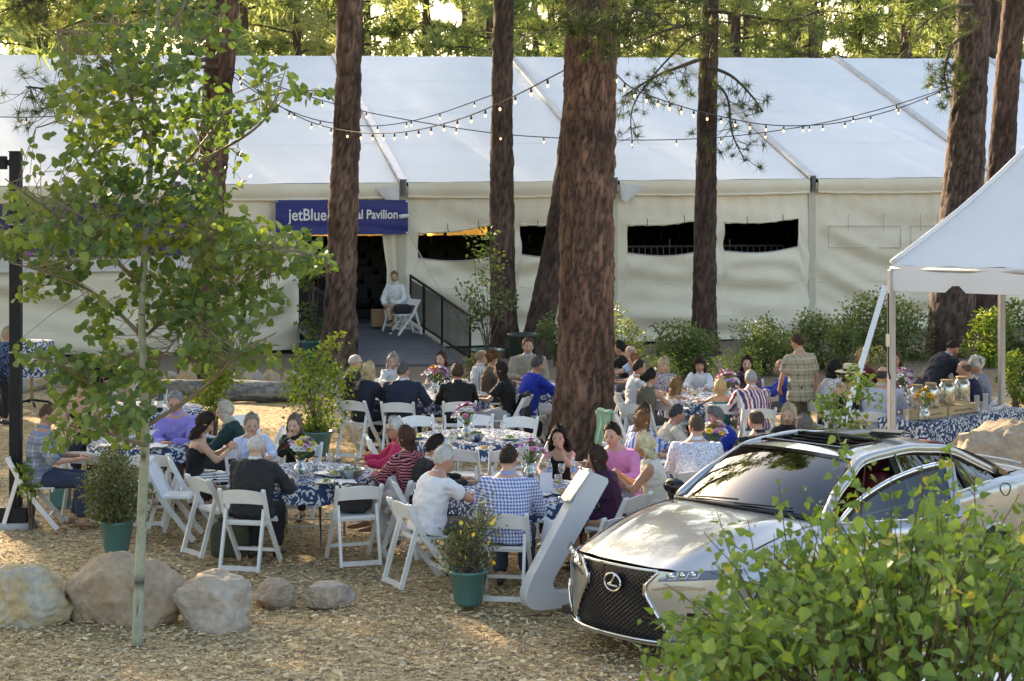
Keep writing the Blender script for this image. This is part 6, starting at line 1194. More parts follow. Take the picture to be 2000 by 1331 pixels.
# long drinks table and its cloth
def buffet():
    A = Vector((5.44, 23.6, 0)); e1 = Vector((.75, .66, 0)).normalized(); e2 = Vector((-e1.y, e1.x, 0)); L, Wd = 2.45, .76; t = empty('buffet_table', A + e1 * L / 2 + e2 * Wd / 2, math.atan2(e1.y, e1.x), 'long folding table under the drink jars', 'table')
    mb = MB(); mb.box((0, 0, .735), (L - .02, Wd - .02, .03)); mb.build('table_top', MATS['plywood'], t)
    for sx in (-1, 1):
        for sy in (-1, 1): mb = MB(); mb.tube([(sx * L * .4, sy * .3, .72), (sx * L * .4, sy * .3, .0)], .014, 8); mb.build('leg', STEEL(), t)
    mb = MB(); n_ = 160; per = 2 * (L + Wd); pts = []
    for i in range(n_):
        d = per * i / n_
        if d < L: p = (-L / 2 + d, -Wd / 2, 0, -1)
        elif d < L + Wd: p = (L / 2, -Wd / 2 + d - L, 1, 0)
        elif d < 2 * L + Wd: p = (L / 2 - (d - L - Wd), Wd / 2, 0, 1)
        else: p = (-L / 2, Wd / 2 - (d - 2 * L - Wd), -1, 0)
        pts.append((p, d))
    V = []
    for q, z in ((.0, .756), (.35, .757), (.7, .756), (.985, .755)):
        for (p, d) in pts: V.append((p[0] * q, p[1] * q, z))
    for w_ in np.linspace(0, 1, 10):
        for (p, d) in pts: f = w_ * (.012 + .022 * math.sin(d * 14) + .012 * math.sin(d * 31 + 1)) + .006; V.append((p[0] + p[2] * f, p[1] + p[3] * f, .752 - .70 * w_))
    Fc = [(j * n_ + i, j * n_ + (i + 1) % n_, (j + 1) * n_ + (i + 1) % n_, (j + 1) * n_ + i) for j in range(13) for i in range(n_)]; mb.add(V, Fc); o = mb.build('tablecloth', damask(), None, True); o.location = t.location; o.rotation_euler = t.rotation_euler; tag(o, 'long navy and white floral cloth falling to the ground under the drink jars', 'tablecloth', 'navy and white tablecloths')
    return A, e1, e2, math.atan2(e1.y, e1.x)
BA, B1, B2, BRZ = buffet()
def TPX(x, y, z=TABZ):
    s = (y - YH) / (HC - z); return Vector(((x - 1000) / s, F / s, z))
clear = glass_mat('clear_glass', (.96, .98, .98), .02, .36)
white_china = mat('white_china', (.72, .72, .71), (.68, .68, .67), 5, .25)
def wine_glass(x, y, label, wine=None, z=TABZ, h=.19):
    p = TPX(x, y, z); t = empty('wine_glass', p, 0, label, 'glass', 'glasses on the tables'); mb = MB()
    mb.lathe([(.034, 0), (.032, .003), (.006, .008), (.004, .04), (.0045, h * .42), (.02, h * .47), (.036, h * .6), (.039, h * .75), (.034, h * .95), (.0335, h * .95), (.038, h * .74)], 18, cap=False); mb.build('bowl', clear, t, True)
    if wine: mb = MB(); mb.lathe([(.004, h * .47), (.018, h * .49), (.034, h * .6), (.0365, h * .68), (.0, h * .68)], 16, cap=False); mb.build('wine', mat('wine_' + wine, *{'white': ((.65, .52, .12), (.6, .48, .1)), 'red': ((.05, .004, .01), (.07, .006, .012))}[wine], 4, .1), t, True)
def tumbler(x, y, label, col=None, h=.11, r=.036, z=TABZ):
    p = TPX(x, y, z); t = empty('tumbler', p, 0, label, 'glass', 'glasses on the tables'); mb = MB(); mb.lathe([(r * .8, 0), (r * .85, .006), (r, h), (r * .95, h), (r * .8, .01)], 18, cap=False); mb.build('cup', clear, t, True)
    mb = MB(); mb.lathe([(r * .78, .008), (r * .9, h * .6), (0, h * .6)], 16, cap=False); mb.build('drink', mat('drink_%s' % (col or 'water'), *({'tea': ((.3, .09, .02), (.35, .12, .03))}.get(col, ((.55, .6, .62), (.5, .55, .57)))), 4, .1), t, True)
def plate(x, y, label, food=None, r=.125):
    p = TPX(x, y); t = empty('plate', p, 0, label, 'plate', 'plates on the tables'); mb = MB(); mb.lathe([(r * .55, .002), (r * .7, .004), (r, .018), (r * .99, .021), (r * .68, .009), (0, .008)], 28, cap=False); mb.build('dish', white_china, t, True)
    if food:
        g = np.random.default_rng(int(x)); N = 60; pos = np.stack([g.normal(size=N) * .035, g.normal(size=N) * .035, .012 + .03 * g.random(N)], 1)
        if food == 'salad': V, Fc, C = scatter_leaves(pos, .02 + .02 * g.random(N), g, 'oval', 0); mesh_obj('salad', V, Fc, lime_leaf if g.random() < .5 else bush_leaf, t, True, None, C)['kind'] = 'stuff'
        else:
            mb = MB()
            for q in pos[:10]: mb.box(q, (.045, .03, .02), g.random() * 3, bev=.008)
            mb.build('bread', mat('bread', (.45, .26, .1), (.6, .42, .22), 20, .8), t)
def napkin(pts, label, z=TABZ + .004, h=.012):
    P4 = [TPX(x, y, z) for x, y in pts]; c = sum(P4, Vector()) / 4; mb = MB(); mb.grid(lambda u, v: P4[0].lerp(P4[1], u).lerp(P4[3].lerp(P4[2], u), v) - c + Vector((0, 0, .004 + h * abs(math.sin(5 * u + 3 * v)) * (.4 + v))), 14, 10)
    mb.grid(lambda u, v: P4[0].lerp(P4[1], u).lerp(P4[3].lerp(P4[2], u), v) - c + Vector((0, 0, .001)), 1, 1); o = mb.build('napkin', mat('white_linen', (.72, .73, .75), (.66, .67, .7), 8, .8), None, True); o.location = c; tag(o, label, 'napkin', 'napkins on the tables')
def bowl(x, y, label, r=.14, steel=True):
    p = TPX(x, y); t = empty('serving_bowl', p, 0, label, 'bowl'); mb = MB(); mb.lathe([(r * .5, 0), (r * .8, .03), (r, .10), (r * 1.02, .105), (r * .96, .10), (r * .75, .035), (0, .01)], 28, cap=False); mb.build('vessel', STEEL() if steel else white_china, t, True)
    g = np.random.default_rng(int(x)); N = 90; pos = np.stack([g.normal(size=N) * r * .4, g.normal(size=N) * r * .4, .06 + .05 * g.random(N)], 1); V, Fc, C = scatter_leaves(pos, .025 + .02 * g.random(N), g, 'oval', 0); mesh_obj('salad', V, Fc, bush_leaf, t, True, None, C)['kind'] = 'stuff'
def bouquet(x, ybase, label, cols, D=None, hv=.19, spread=.17, nfl=34, z=TABZ, big=1.0, seed=1):
    p = TPX(x, ybase, z); t = empty('flower_vase', p, 0, label, 'vase', 'flower vases on the tables'); g = np.random.default_rng(seed); mb = MB()
    mb.lathe([(.055, 0), (.072, .01), (.084, hv * .4), (.072, hv * .62), (.045, hv * .8), (.062, hv), (.059, hv), (.042, hv * .8), (.068, hv * .6), (.08, hv * .4), (.062, .015)], 22, cap=False); mb.build('vase', clear, t, True)
    ms = MB(); heads = []
    for k in range(nfl):
        a = g.random() * 6.28; e = math.sqrt(g.random()); q = Vector((math.cos(a) * e * spread, math.sin(a) * e * spread, hv + .05 + .17 * big * (1 - e * e * .7) + .02 * g.normal())); heads.append(q); ms.tube([(g.normal() * .015, g.normal() * .015, .02), (g.normal() * .012, g.normal() * .012, hv * .85), q], [.003, .003, .0025], 4, cap=False)
    ms.build('stems', mat('stem_green', (.07, .13, .03), (.12, .2, .05), 8, .6), t)
    for k, q in enumerate(heads):
        c = cols[int(g.integers(len(cols)))]; mb = MB(); rr = (.038 + .022 * g.random()) * big; ax = (q - Vector((0, 0, hv * .6))).normalized(); sx = ax.orthogonal().normalized(); sy = ax.cross(sx)
        for lay, (npet, op, ln) in enumerate(((9, .25, 1.0), (7, .75, .75), (5, 1.2, .5))):
            for i in range(npet):
                b_ = 2 * math.pi * (i + .5 * lay) / npet; d = (sx * math.cos(b_) + sy * math.sin(b_)) * math.cos(op) + ax * math.sin(op); s_ = (sy * math.cos(b_) - sx * math.sin(b_)) * .30 * rr; mb.add([q, q + d * rr * ln * .6 + s_, q + d * rr * ln, q + d * rr * ln * .6 - s_], [(0, 1, 2, 3)])
        mb.build('blossom', mat('petal_%d_%d_%d' % tuple(int(u * 99) for u in c), c, tuple(u * .85 for u in c), 30, .6), t)
    N = 46; pos = np.array([tuple(Vector((0, 0, hv)) .lerp(heads[int(g.integers(len(heads)))], .3 + .6 * g.random()) + Vector(g.normal(size=3) * .02)) for _ in range(N)]); V, Fc, C = scatter_leaves(pos, .03 + .025 * g.random(N), g, 'oval', 0, pos * 4); mesh_obj('foliage', V, Fc, bush_leaf, t, True, None, C)
WT, PK, YL, LV, MG, RD = (.80, .79, .76), (.72, .28, .46), (.80, .6, .06), (.58, .34, .62), (.5, .08, .3), (.42, .03, .05)
bouquet(588, 931, 'vase of white yellow and pink flowers on the front left table', [WT, WT, YL, PK, LV, RD], seed=1)
bouquet(1036, 938, 'vase of pink and white flowers beside the water bottles', [WT, WT, PK, LV, MG], seed=2)
bouquet(912, 858, 'vase of pink and white flowers on the empty middle table', [WT, PK, WT, LV, RD], seed=3)
bouquet(850, 771, 'vase of purple and orange flowers on the suited diners table', [PK, LV, (.75, .35, .04), WT, LV], seed=4, big=1.15)
bouquet(1420, 783, 'vase of magenta flowers on the children table', [MG, PK, WT, LV], seed=5)
bouquet(1392, 897, 'vase of white and yellow flowers before the blue blazer', [WT, YL, WT, LV, PK], seed=6)
bouquet(1765, 778, 'vase of white and magenta flowers on the far right table', [WT, MG, LV, WT], seed=7)
for x, y, w_, lb in [(643, 918, None, 'clear wine glass on the front left table behind the bowl'), (660, 920, 'red', 'glass of red wine on the front left table'), (700, 918, 'white', 'glass of white wine on the front left table near the pink shirt'), (1097, 940, None, 'empty wine glass in front of the black tank top'), (1090, 962, 'white', 'glass of white wine next to the printed card'), (848, 852, None, 'left wine glass of the pair on the middle table'), (859, 857, None, 'right wine glass of the pair on the middle table'), (955, 852, None, 'wine glass right of the middle table bouquet'), (983, 854, None, 'wine glass at the right edge of the middle table'), (872, 767, None, 'wine glass beside the purple bouquet'), (826, 772, None, 'wine glass left of the purple bouquet'), (1347, 783, 'white', 'glass of white wine before the white blouse'), (1357, 786, 'white', 'second glass of white wine before the white blouse'), (1369, 782, None, 'empty wine glass before the white blouse'), (1440, 787, 'white', 'glass of white wine beside the striped shirt'), (1455, 893, 'white', 'glass of white wine before the black print shirt'), (1312, 893, 'red', 'glass of red wine before the crochet top'), (345, 858, None, 'wine glass near the lavender shirt'), (1062, 930, 'white', 'glass of white wine behind the front centre bouquet')]: wine_glass(x, y, lb, w_)
for x, y, c, lb in [(228, 862, 'tea', 'plastic cup of amber drink on the table behind the aspen'), (262, 860, None, 'clear plastic cup beside the aspen trunk'), (615, 916, None, 'water tumbler behind the front left bouquet'), (1345, 795, None, 'water tumbler near the child with long hair'), (1426, 790, None, 'water tumbler near the blond child'), (1443, 903, None, 'water tumbler in front of the blue blazer'), (870, 872, None, 'short tumbler on the middle table'), (600, 928, None, 'small candle glass beside the front left vase'), (1025, 922, None, 'tumbler left of the front centre bouquet')]: tumbler(x, y, lb, c)
for x, y, f, lb in [(638, 944, 'salad', 'plate of salad at the front of the front left table'), (636, 927, None, 'empty plate behind the salad plate'), (655, 930, 'salad', 'half hidden salad plate near the steel bowl'), (548, 938, 'bread', 'plate beside the suited arm'), (1053, 968, None, 'plate right of the checked shirt'), (1100, 965, 'bread', 'plate with orange food near the slanted sign'), (812, 855, 'salad', 'salad plate at the left edge of the middle table'), (885, 855, None, 'plate left of the middle table bouquet'), (995, 858, 'salad', 'salad plate at the right edge of the middle table'), (948, 878, 'bread', 'plate of bread at the front of the middle table'), (872, 878, None, 'empty plate at the front of the middle table'), (1410, 893, 'bread', 'plate before the clasped hands'), (1300, 905, None, 'plate beside the crochet top'), (1330, 800, None, 'plate beside the child with long hair'), (1390, 795, None, 'plate before the blond child'), (215, 872, None, 'plate on the table behind the aspen'), (380, 870, 'salad', 'plate near the teal sweater'), (800, 778, None, 'plate beside the navy suit'), (900, 778, None, 'plate beside the black tee'), (1425, 915, None, 'plate near the car mirror side of the table')]: plate(x, y, lb, f)
bowl(686, 935, 'steel bowl of salad on the front left table'); bowl(930, 862, 'steel bowl on the middle table', .10); bowl(884, 865, 'small white bowl on the middle table', .06, False)
napkin([(655, 938), (690, 936), (702, 950), (668, 954)], 'white napkin hanging off the front left table edge'); napkin([(450, 935), (480, 930), (490, 945), (462, 950)], 'white napkin by the black camisole'); napkin([(280, 866), (318, 862), (330, 874), (288, 878)], 'white napkin behind the aspen trunk'); napkin([(1160, 905), (1190, 900), (1200, 915), (1170, 920)], 'white napkin beside the pink shirt', z=TABZ + .01)
def card(x, y, label, w=.13, h=.2, z=TABZ):
    p = TPX(x, y, z); t = empty('menu_card', p, .2, label, 'card'); pm = mat('paper', (.70, .69, .72), (.66, .65, .68), 4, .7); mb = MB(); mb.add([(-w / 2, .03, 0), (w / 2, .03, 0), (w / 2, .0, h), (-w / 2, .0, h), (-w / 2, -.05, 0), (w / 2, -.05, 0), (w / 2, -.002, h), (-w / 2, -.002, h)], [(0, 1, 2, 3), (4, 5, 6, 7)]); mb.build('sheet', pm, t)
card(1066, 962, 'folded pale menu card before the checked shirt sleeve'); card(298, 862, 'folded white card behind the aspen trunk', .16, .14)
def water_bottle(x, y, label):
    p = TPX(x, y); t = empty('water_bottle', p, 0, label, 'bottle', 'water bottles'); mb = MB(); mb.lathe([(.028, 0), (.032, .006), (.032, .05), (.030, .06), (.032, .07), (.032, .14), (.026, .17), (.012, .19), (.012, .205)], 20, cap=False); mb.build('bottle', glass_mat('pet', (.88, .93, .97), .05, .35), t, True)
    mb = MB(); mb.lathe([(.033, .075), (.033, .125)], 20, cap=False); mb.build('label_band', mat('blue_label', (.05, .2, .55), (.5, .6, .75), 30, .4), t, True); mb = MB(); mb.lathe([(.014, .2), (.014, .22)], 14); mb.build('cap', white_china, t, True)
water_bottle(1073, 938, 'left plastic water bottle beside the front centre bouquet'); water_bottle(1120, 935, 'right plastic water bottle before the black tank top')
def wine_bottle(x, y, label):
    p = TPX(x, y); t = empty('wine_bottle', p, 0, label, 'bottle', 'wine bottles'); mb = MB(); mb.lathe([(.036, 0), (.038, .005), (.038, .19), (.030, .215), (.015, .24), (.014, .30), (.016, .302), (.016, .315)], 20); mb.build('bottle', mat('dark_glass', (.008, .015, .008), (.012, .02, .01), 4, .08), t, True); mb = MB(); mb.lathe([(.039, .06), (.039, .15)], 20, cap=False); mb.build('label_band', mat('cream_label', (.7, .68, .62), (.6, .58, .5), 40, .6), t, True)
wine_bottle(312, 804, 'right dark wine bottle with cream label behind the aspen trunk'); wine_bottle(296, 800, 'left dark wine bottle with cream label behind the aspen trunk')
# drinks: jars, crates, cups, sunflowers on the long table
def BP(a, b, z=TABZ + .004): p = BA + B1 * a + B2 * b; p.z = z; return p
crate_m = mat('pine_crate', (.52, .40, .24), (.44, .33, .19), 5, .7, .002, stretch=(1, 1, 6))
def txt(s, size, M, m, parent, name='lettering', ext=.0008, bold=0, align='CENTER'):
    cu = bpy.data.curves.new(name, 'FONT'); cu.body = s; cu.size = size; cu.extrude = ext; cu.offset = bold; cu.align_x = align; cu.align_y = 'CENTER'; cu.resolution_u = 3; tmp = bpy.data.objects.new(name, cu); COL.objects.link(tmp); bpy.context.view_layer.update(); me = bpy.data.meshes.new_from_object(tmp.evaluated_get(bpy.context.evaluated_depsgraph_get())); bpy.data.objects.remove(tmp); bpy.data.curves.remove(cu); me.materials.clear(); me.materials.append(m); o = bpy.data.objects.new(name, me); COL.objects.link(o)
    if parent: o.parent = parent
    o.matrix_local = M; return o
def crate(a, b, L, label, tx):
    t = empty('wooden_crate', BP(a, b), BRZ, label, 'crate', 'wooden crates under the jars'); h = .115
    for sy in (-1, 1): mb = MB(); mb.box((0, sy * .115, h / 2), (L, .012, h), bev=.003); mb.build('side_board', crate_m, t)
    for sx in (-1, 1): mb = MB(); mb.box((sx * (L / 2 - .006), 0, h / 2), (.012, .218, h), bev=.003); mb.build('end_board', crate_m, t)
    mb = MB(); mb.box((0, 0, h + .006), (L + .01, .245, .012), bev=.003); mb.build('top_board', crate_m, t)
    txt(tx, .045, Matrix.Translation((0, -.1225, h / 2)) @ Matrix.Rotation(R(90), 4, 'X'), mat('burnt_ink', (.12, .07, .04), (.15, .09, .05), 5, .8), t)
crate(.42, .30, .66, 'pine wine crate under the two left jars', 'Robert Mondavi Winery'); crate(1.18, .34, .66, 'pine wine crate under the two right jars', 'Robert Mondavi Winery')
def jar(a, b, z, label, fruit, h=.32, r=.105):
    t = empty('drink_jar', BP(a, b, z), 0, label, 'jar', 'glass drink jars'); mb = MB(); mb.lathe([(r * .92, 0), (r, .015), (r, h * .72), (r * .9, h * .84), (r * .70, h * .90), (r * .70, h * .97), (r * .67, h * .97), (r * .67, h * .9), (r * .86, h * .83), (r * .96, h * .7), (r * .95, .02)], 30, cap=False); mb.build('glass', clear, t, True)
    mb = MB(); mb.lathe([(r * .74, h * .96), (r * .76, h * .975), (r * .76, h * 1.02), (r * .72, h * 1.035)], 28); mb.build('cork_lid', mat('cork', (.42, .28, .16), (.34, .22, .12), 30, .8, .002), t, True)
    mb = MB(); mb.lathe([(r * .93, .02), (r * .94, h * .62), (0, h * .62)], 28, cap=False); mb.build('water', glass_mat('jar_water', (.80, .86, .86), .05, .12), t, True)
    g = np.random.default_rng(int(a * 100)); mb = MB(); c = {'berry': ((.55, .03, .03), (.65, .08, .05)), 'mint': ((.04, .13, .02), (.07, .2, .04)), 'lemon': ((.72, .52, .04), (.8, .65, .2)), 'lime': ((.35, .5, .12), (.55, .66, .3))}[fruit]
    for i in range(26):
        q = g.random() * 6.28; e = math.sqrt(g.random()) * r * .75; zz = {'berry': h * (.38 + .22 * g.random()), 'mint': h * (.05 + .45 * g.random()), 'lemon': h * (.05 + .32 * g.random()), 'lime': h * (.34 + .26 * g.random())}[fruit]
        M = Euler((g.random() * 3, g.random() * 3, g.random() * 3)).to_matrix(); cc = Vector((math.cos(q) * e, math.sin(q) * e, zz)); n_ = 9; rr = .032 if fruit != 'mint' else .026; V = [cc + M @ Vector((rr * math.cos(2 * math.pi * k / n_), rr * (.55 if fruit == 'mint' else 1) * math.sin(2 * math.pi * k / n_), s * .004)) for s in (-1, 1) for k in range(n_)]
        mb.add(V, [tuple(range(n_ - 1, -1, -1)), tuple(range(n_, 2 * n_))] + [(k, (k + 1) % n_, n_ + (k + 1) % n_, n_ + k) for k in range(n_)])
    mb.build('fruit_slices', mat('fruit_' + fruit, *c, 25, .4), t)
zc = TABZ + .004 + .128
jar(.27, .32, zc, 'glass jar of strawberry water with cork lid', 'berry'); jar(.58, .32, zc, 'glass jar of mint water with cork lid', 'mint'); jar(1.0, .36, zc, 'glass jar of lemon water with cork lid', 'lemon', .33, .115); jar(1.35, .36, zc, 'glass jar of cucumber water with cork lid', 'lime', .35, .112)
for i, (a, b, n_, lb) in enumerate([(1.62, .30, 9, 'left tall stack of clear plastic cups'), (1.80, .28, 10, 'right tall stack of clear plastic cups'), (1.45, .10, 5, 'short stack of clear plastic cups before the cucumber jar'), (.02, .30, 4, 'stack of clear plastic cups left of the crates')]):
    t = empty('cup_stack', BP(a, b), 0, lb, 'cups', 'plastic cups'); pm = mat('cup_plastic', (.70, .72, .72), (.62, .64, .65), 6, .35)
    for k in range(n_): mb = MB(); z = k * .014; mb.lathe([(.024, z), (.036, z + .10), (.037, z + .10), (.0345, z + .098)], 16, cap=False); mb.build('cup', pm, t, True)
p_ = BP(.12, .10); q_ = P(0, 0, p_.y); bx_ = 1000 + p_.x * F / p_.y; by_ = YH + (HC - p_.z) * F / p_.y
bouquet(bx_, by_, 'glass vase of small sunflowers before the strawberry jar', [(.78, .46, .01), (.75, .5, .02), (.7, .4, .01)], seed=9, nfl=12, hv=.2, big=1.05, z=p_.z)
# cocktail table on the far left
def cocktail():
    c = G(62, 790); t = empty('cocktail_table', c, 0, 'tall round cocktail table at the far left', 'table'); mb = MB(); mb.lathe([(.37, 1.10), (.38, 1.11), (.38, 1.13)], 30); mb.build('table_top', MATS['plywood'], t); mb = MB(); mb.lathe([(.03, .05), (.03, 1.1)], 12); mb.build('leg', mat('tan_post', (.4, .28, .16), (.35, .24, .13), 6, .5), t, True)
    for a in (.4, 1.97, 3.54, 5.11): mb = MB(); mb.tube([(0, 0, .08), (.3 * math.cos(a), .3 * math.sin(a), .03), (.36 * math.cos(a), .36 * math.sin(a), .0)], .022, 8); mb.build('foot', BLACKM(), t, True)
    mb = MB(); V = []
    for v in np.linspace(0, 1, 14):
        for i in range(72):
            a = 2 * math.pi * i / 72
            if v < .3: q = v / .3 * .385; z = 1.14
            else: w_ = (v - .3) / .7; q = .39 + w_ * (.03 + .035 * math.sin(9 * a)); z = 1.14 - .62 * w_
            V.append((q * math.cos(a), q * math.sin(a), z))
    mb.add(V, [(j * 72 + i, j * 72 + (i + 1) % 72, (j + 1) * 72 + (i + 1) % 72, (j + 1) * 72 + i) for j in range(13) for i in range(72)]); o = mb.build('tablecloth', damask(), None, True); o.location = c; tag(o, 'navy and white floral cloth on the tall cocktail table', 'tablecloth', 'navy and white tablecloths')
cocktail()
# ------------------------------------------------------------------ empty chairs
for x, D, f, lb in [(690, 18.5, -18, 'empty white folding chair with a black bag on its seat at the front'), (432, 18.95, 52, 'empty white folding chair left of the black suit'), (340, 19.75, 92, 'white folding chair draped with a white jacket'), (183, 20.9, 22, 'empty white folding chair behind the potted olive shrub'), (295, 20.7, -4, 'empty white folding chair behind the aspen trunk'), (824, 23.7, 160, 'left of three empty white chairs behind the middle table'), (928, 23.8, 180, 'centre of three empty white chairs behind the middle table'), (1004, 23.6, 200, 'right of three empty white chairs behind the middle table'), (990, 21.1, -8, 'empty white folding chair right in front of the middle table'), (905, 21.1, 12, 'empty white folding chair left in front of the middle table'), (762, 21.9, 80, 'empty white folding chair at the left end of the middle table'), (1048, 21.8, -70, 'nearer empty white chair at the right end of the middle table'), (1052, 22.6, -100, 'farther empty white chair at the right end of the middle table'), (484, 23.8, 150, 'empty white chair turned away behind the light blue shirt'), (515, 22.6, -105, 'empty white chair behind the light blue shirt seen from the side'), (1190, 16.75, -30, 'empty white folding chair beside the car headlight'), (1915, 25.2, -60, 'empty white chair at the right of the far right table'), (1218, 24.4, 60, 'white chair draped with a pale green shawl')]:
    folding_chair((x - 1000) * D / F, D, f, lb)
def lump(name, label, cat, c, dims, m, seed, pw=3.0, amp=.06, rz=0, strap=None, parts=None):
    bm = bmesh.new(); bmesh.ops.create_icosphere(bm, subdivisions=4, radius=1); V = np.array([tuple(v.co) for v in bm.verts]); Fc = [[q.index for q in f.verts] for f in bm.faces]; bm.free()
    q = (np.abs(V) ** pw).sum(1) ** (-1 / pw); V = V * q[:, None]; V = V * (1 + amp * fbm(V * 2 + seed, seed))[:, None] * np.array(dims) / 2; V[:, 2] += dims[2] / 2
    t = empty(name, c, rz, label, cat); mesh_obj('pouch', V, Fc, m, t, True)
    for pts in strap or []: mb = MB(); mb.tube(bez(pts, 8), .009, 6); mb.build('strap', m, t, True)
    return t
blk_fab = mat('black_fabric', (.012, .012, .014), (.022, .022, .025), 14, .8, .004)
lump('tote_bag', 'black bag on the seat of the empty front chair', 'bag', (-1.635, 18.55, .482), (.36, .24, .30), blk_fab, 3, 4, strap=[[(.1, -.05, .27), (.2, -.12, .36), (.26, -.16, .30), (.22, -.18, .20)]])
lump('tote_bag', 'olive green tote bag on the ground beside the black suit', 'bag', (-2.93, 18.65, 0), (.40, .18, .36), mat('olive_canvas', (.035, .045, .025), (.05, .06, .035), 8, .85, .004), 4, 5, strap=[[(-.1, 0, .34), (-.08, .02, .46), (.06, .02, .47), (.09, 0, .34)]])
lump('handbag', 'black handbag hanging on the chair of the blue sweater', 'bag', (1030 * 0 + (1040 - 1000) * 26.4 / F, 26.35, .18), (.30, .12, .28), blk_fab, 5, 3, strap=[[(-.1, 0, .26), (-.09, .02, .5), (-.04, .05, .62), (.06, .04, .5), (.1, 0, .26)]])
def drape(name, label, cat, c, w, h, m, face, seed, thick=.05):
    mb = MB(); g = np.random.default_rng(seed); a = g.random(4) * 6.28
    for s in (1, -1): mb.grid(lambda u, v: Vector(((u - .5) * w * (1 + .15 * v) + .02 * math.sin(7 * v + a[0]), -.29 + s * thick * (.4 + .6 * v) * (1 if s > 0 else 1.3) + .02 * math.sin(16 * u + a[1] + 2 * v) * v + .16 * v * (s > 0), .82 + .012 * math.sin(9 * u) - h * v * (1 if s < 0 else .7) - .04 * abs(u - .5) * v)), 20, 20)
    mb.tube([((u - .5) * w, -.29, .825 + .008 * math.sin(9 * u)) for u in np.linspace(0, 1, 12)], .035, 8); o = mb.build(name, m, None, True); o.location = c; o.rotation_euler = (0, 0, -R(face)); tag(o, label, cat)
drape('white_jacket', 'white jacket draped over an empty chair beside the aspen', 'jacket', ((340 - 1000) * 19.75 / F, 19.75, 0), .42, .52, MATS['white_linen'], 92, 3)
drape('black_jacket', 'black jacket hung over the chair of the black tee', 'jacket', ((988 - 1000) * 26.5 / F, 26.35, 0), .44, .5, blk_fab, -75, 4)
drape('green_shawl', 'pale green shawl over a chair right of the thick trunk', 'shawl', ((1218 - 1000) * 24.4 / F, 24.4, 0), .34, .5, mat('green_shawl', (.25, .42, .32), (.2, .36, .27), 9, .85), 60, 5)
# napkin on the lap of the checked shirt
mb = MB(); mb.grid(lambda u, v: Vector((.16 + .02 * math.sin(6 * v) + .20 * (u - .5) + .02 * v, .16 + .14 * u * (1 - v) + .03 * math.sin(5 * u + 4 * v), .66 - .36 * v * v + .02 * math.sin(9 * u))), 12, 16); o = mb.build('napkin', MATS['white_linen'], None, True); o.location = (.22, 17.0, 0); tag(o, 'white napkin hanging over the knee of the checked shirt', 'napkin', 'napkins on the tables')
# ------------------------------------------------------------------ ramp into the tent
def ramp_site():
    BR, BL = Vector((-.92, 39.3, .03)), Vector((-3.38, 39.0, .03)); TR, TL = Vector((-2.45, 43.3, .60)), Vector((-5.05, 42.7, .60)); t = empty('entrance_ramp', (BL + BR) / 2 * Vector((1, 1, 0)).length * 0 + Vector((-2.2, 39.2, 0)), 0, 'dark grey ramp leading up into the tent entrance', 'ramp'); O = Vector(t.location); dm = mat('ramp_deck', (.065, .072, .085), (.09, .098, .11), 3, .55, .002)
    n_ = 8
    for i in range(n_):
        a, b = i / n_ + .002, (i + 1) / n_ - .002; q = [BL.lerp(TL, a), BR.lerp(TR, a), BR.lerp(TR, b), BL.lerp(TL, b)]; mb = MB(); V = [p - O for p in q] + [p - O - Vector((0, 0, .06)) for p in q]; mb.add(V, [(0, 1, 2, 3), (7, 6, 5, 4), (0, 4, 5, 1), (1, 5, 6, 2), (2, 6, 7, 3), (3, 7, 4, 0)]); mb.build('deck_board', dm, t)
    LR, LL = TR + TV * 2.2 + Vector((0, 0, 0)), TL + TV * 2.2; mb = MB(); q = [TL, TR, LR, LL]; V = [p - O - Vector((0, 0, .004)) for p in q] + [p - O - Vector((0, 0, .08)) for p in q]; mb.add(V, [(0, 1, 2, 3), (7, 6, 5, 4), (0, 4, 5, 1), (1, 5, 6, 2), (2, 6, 7, 3), (3, 7, 4, 0)]); mb.build('landing', dm, t)
    for a, b in ((BL, TL), (BR, TR)):
        mb = MB(); mb.bar(a - O - Vector((0, 0, .09)), b - O - Vector((0, 0, .09)), .05, .10); mb.build('stringer', mat('grey_stringer', (.3, .3, .3), (.24, .24, .24), 6, .5, metal=.4), t)
    for u in (.35, .65, .95):
        for a, b in ((BL, TL), (BR, TR)): mb = MB(); p = a.lerp(b, u) - O; mb.tube([p, Vector((p.x, p.y, 0))], .03, 8); mb.build('support_post', BLACKM(), t)
    for nm, a, b, lb in (('railing', BR, TR, 'black railing with thin balusters on the right of the entrance ramp'), ('railing', BL, TL, 'black railing on the left of the entrance ramp behind the pine')):
        g = empty(nm, a, 0, lb, 'railing'); H = 1.05; d = b - a
        mb = MB(); mb.bar(Vector((0, 0, H)), d + Vector((0, 0, H + .12)), .045, .045); mb.build('top_rail', BLACKM(), g); mb = MB(); mb.bar(Vector((0, 0, .12)), d + Vector((0, 0, .14)), .035, .035); mb.build('bottom_rail', BLACKM(), g)
        for u in (0, .45, .76, 1): mb = MB(); p = d * u; mb.bar(p, p + Vector((0, 0, H + .12 * u + .03)), .055, .055); mb.build('post', BLACKM(), g)
        me = None
        for k in range(1, 56):
            u = k / 56; p = d * u
            if me is None: mb = MB(); mb.tube([(0, 0, .12), (0, 0, H + .03)], .0105, 5); o = mb.build('baluster', BLACKM(), g); me = o.data
            else: o = bpy.data.objects.new('baluster', me); COL.objects.link(o); o.parent = g
            o.location = p
ramp_site()
mb = MB(); mb.tube([TP(a_at(795), -.35, z_at(795, 460)), P(846, 545, 41.8), P(908, 640, 40.3)], .012, 6); o = mb.build('guy_rope', mat('rope', (.45, .42, .36), (.5, .47, .4), 9, .8)); tag(o, 'pale guy rope slanting down beside the ramp railing', 'rope')
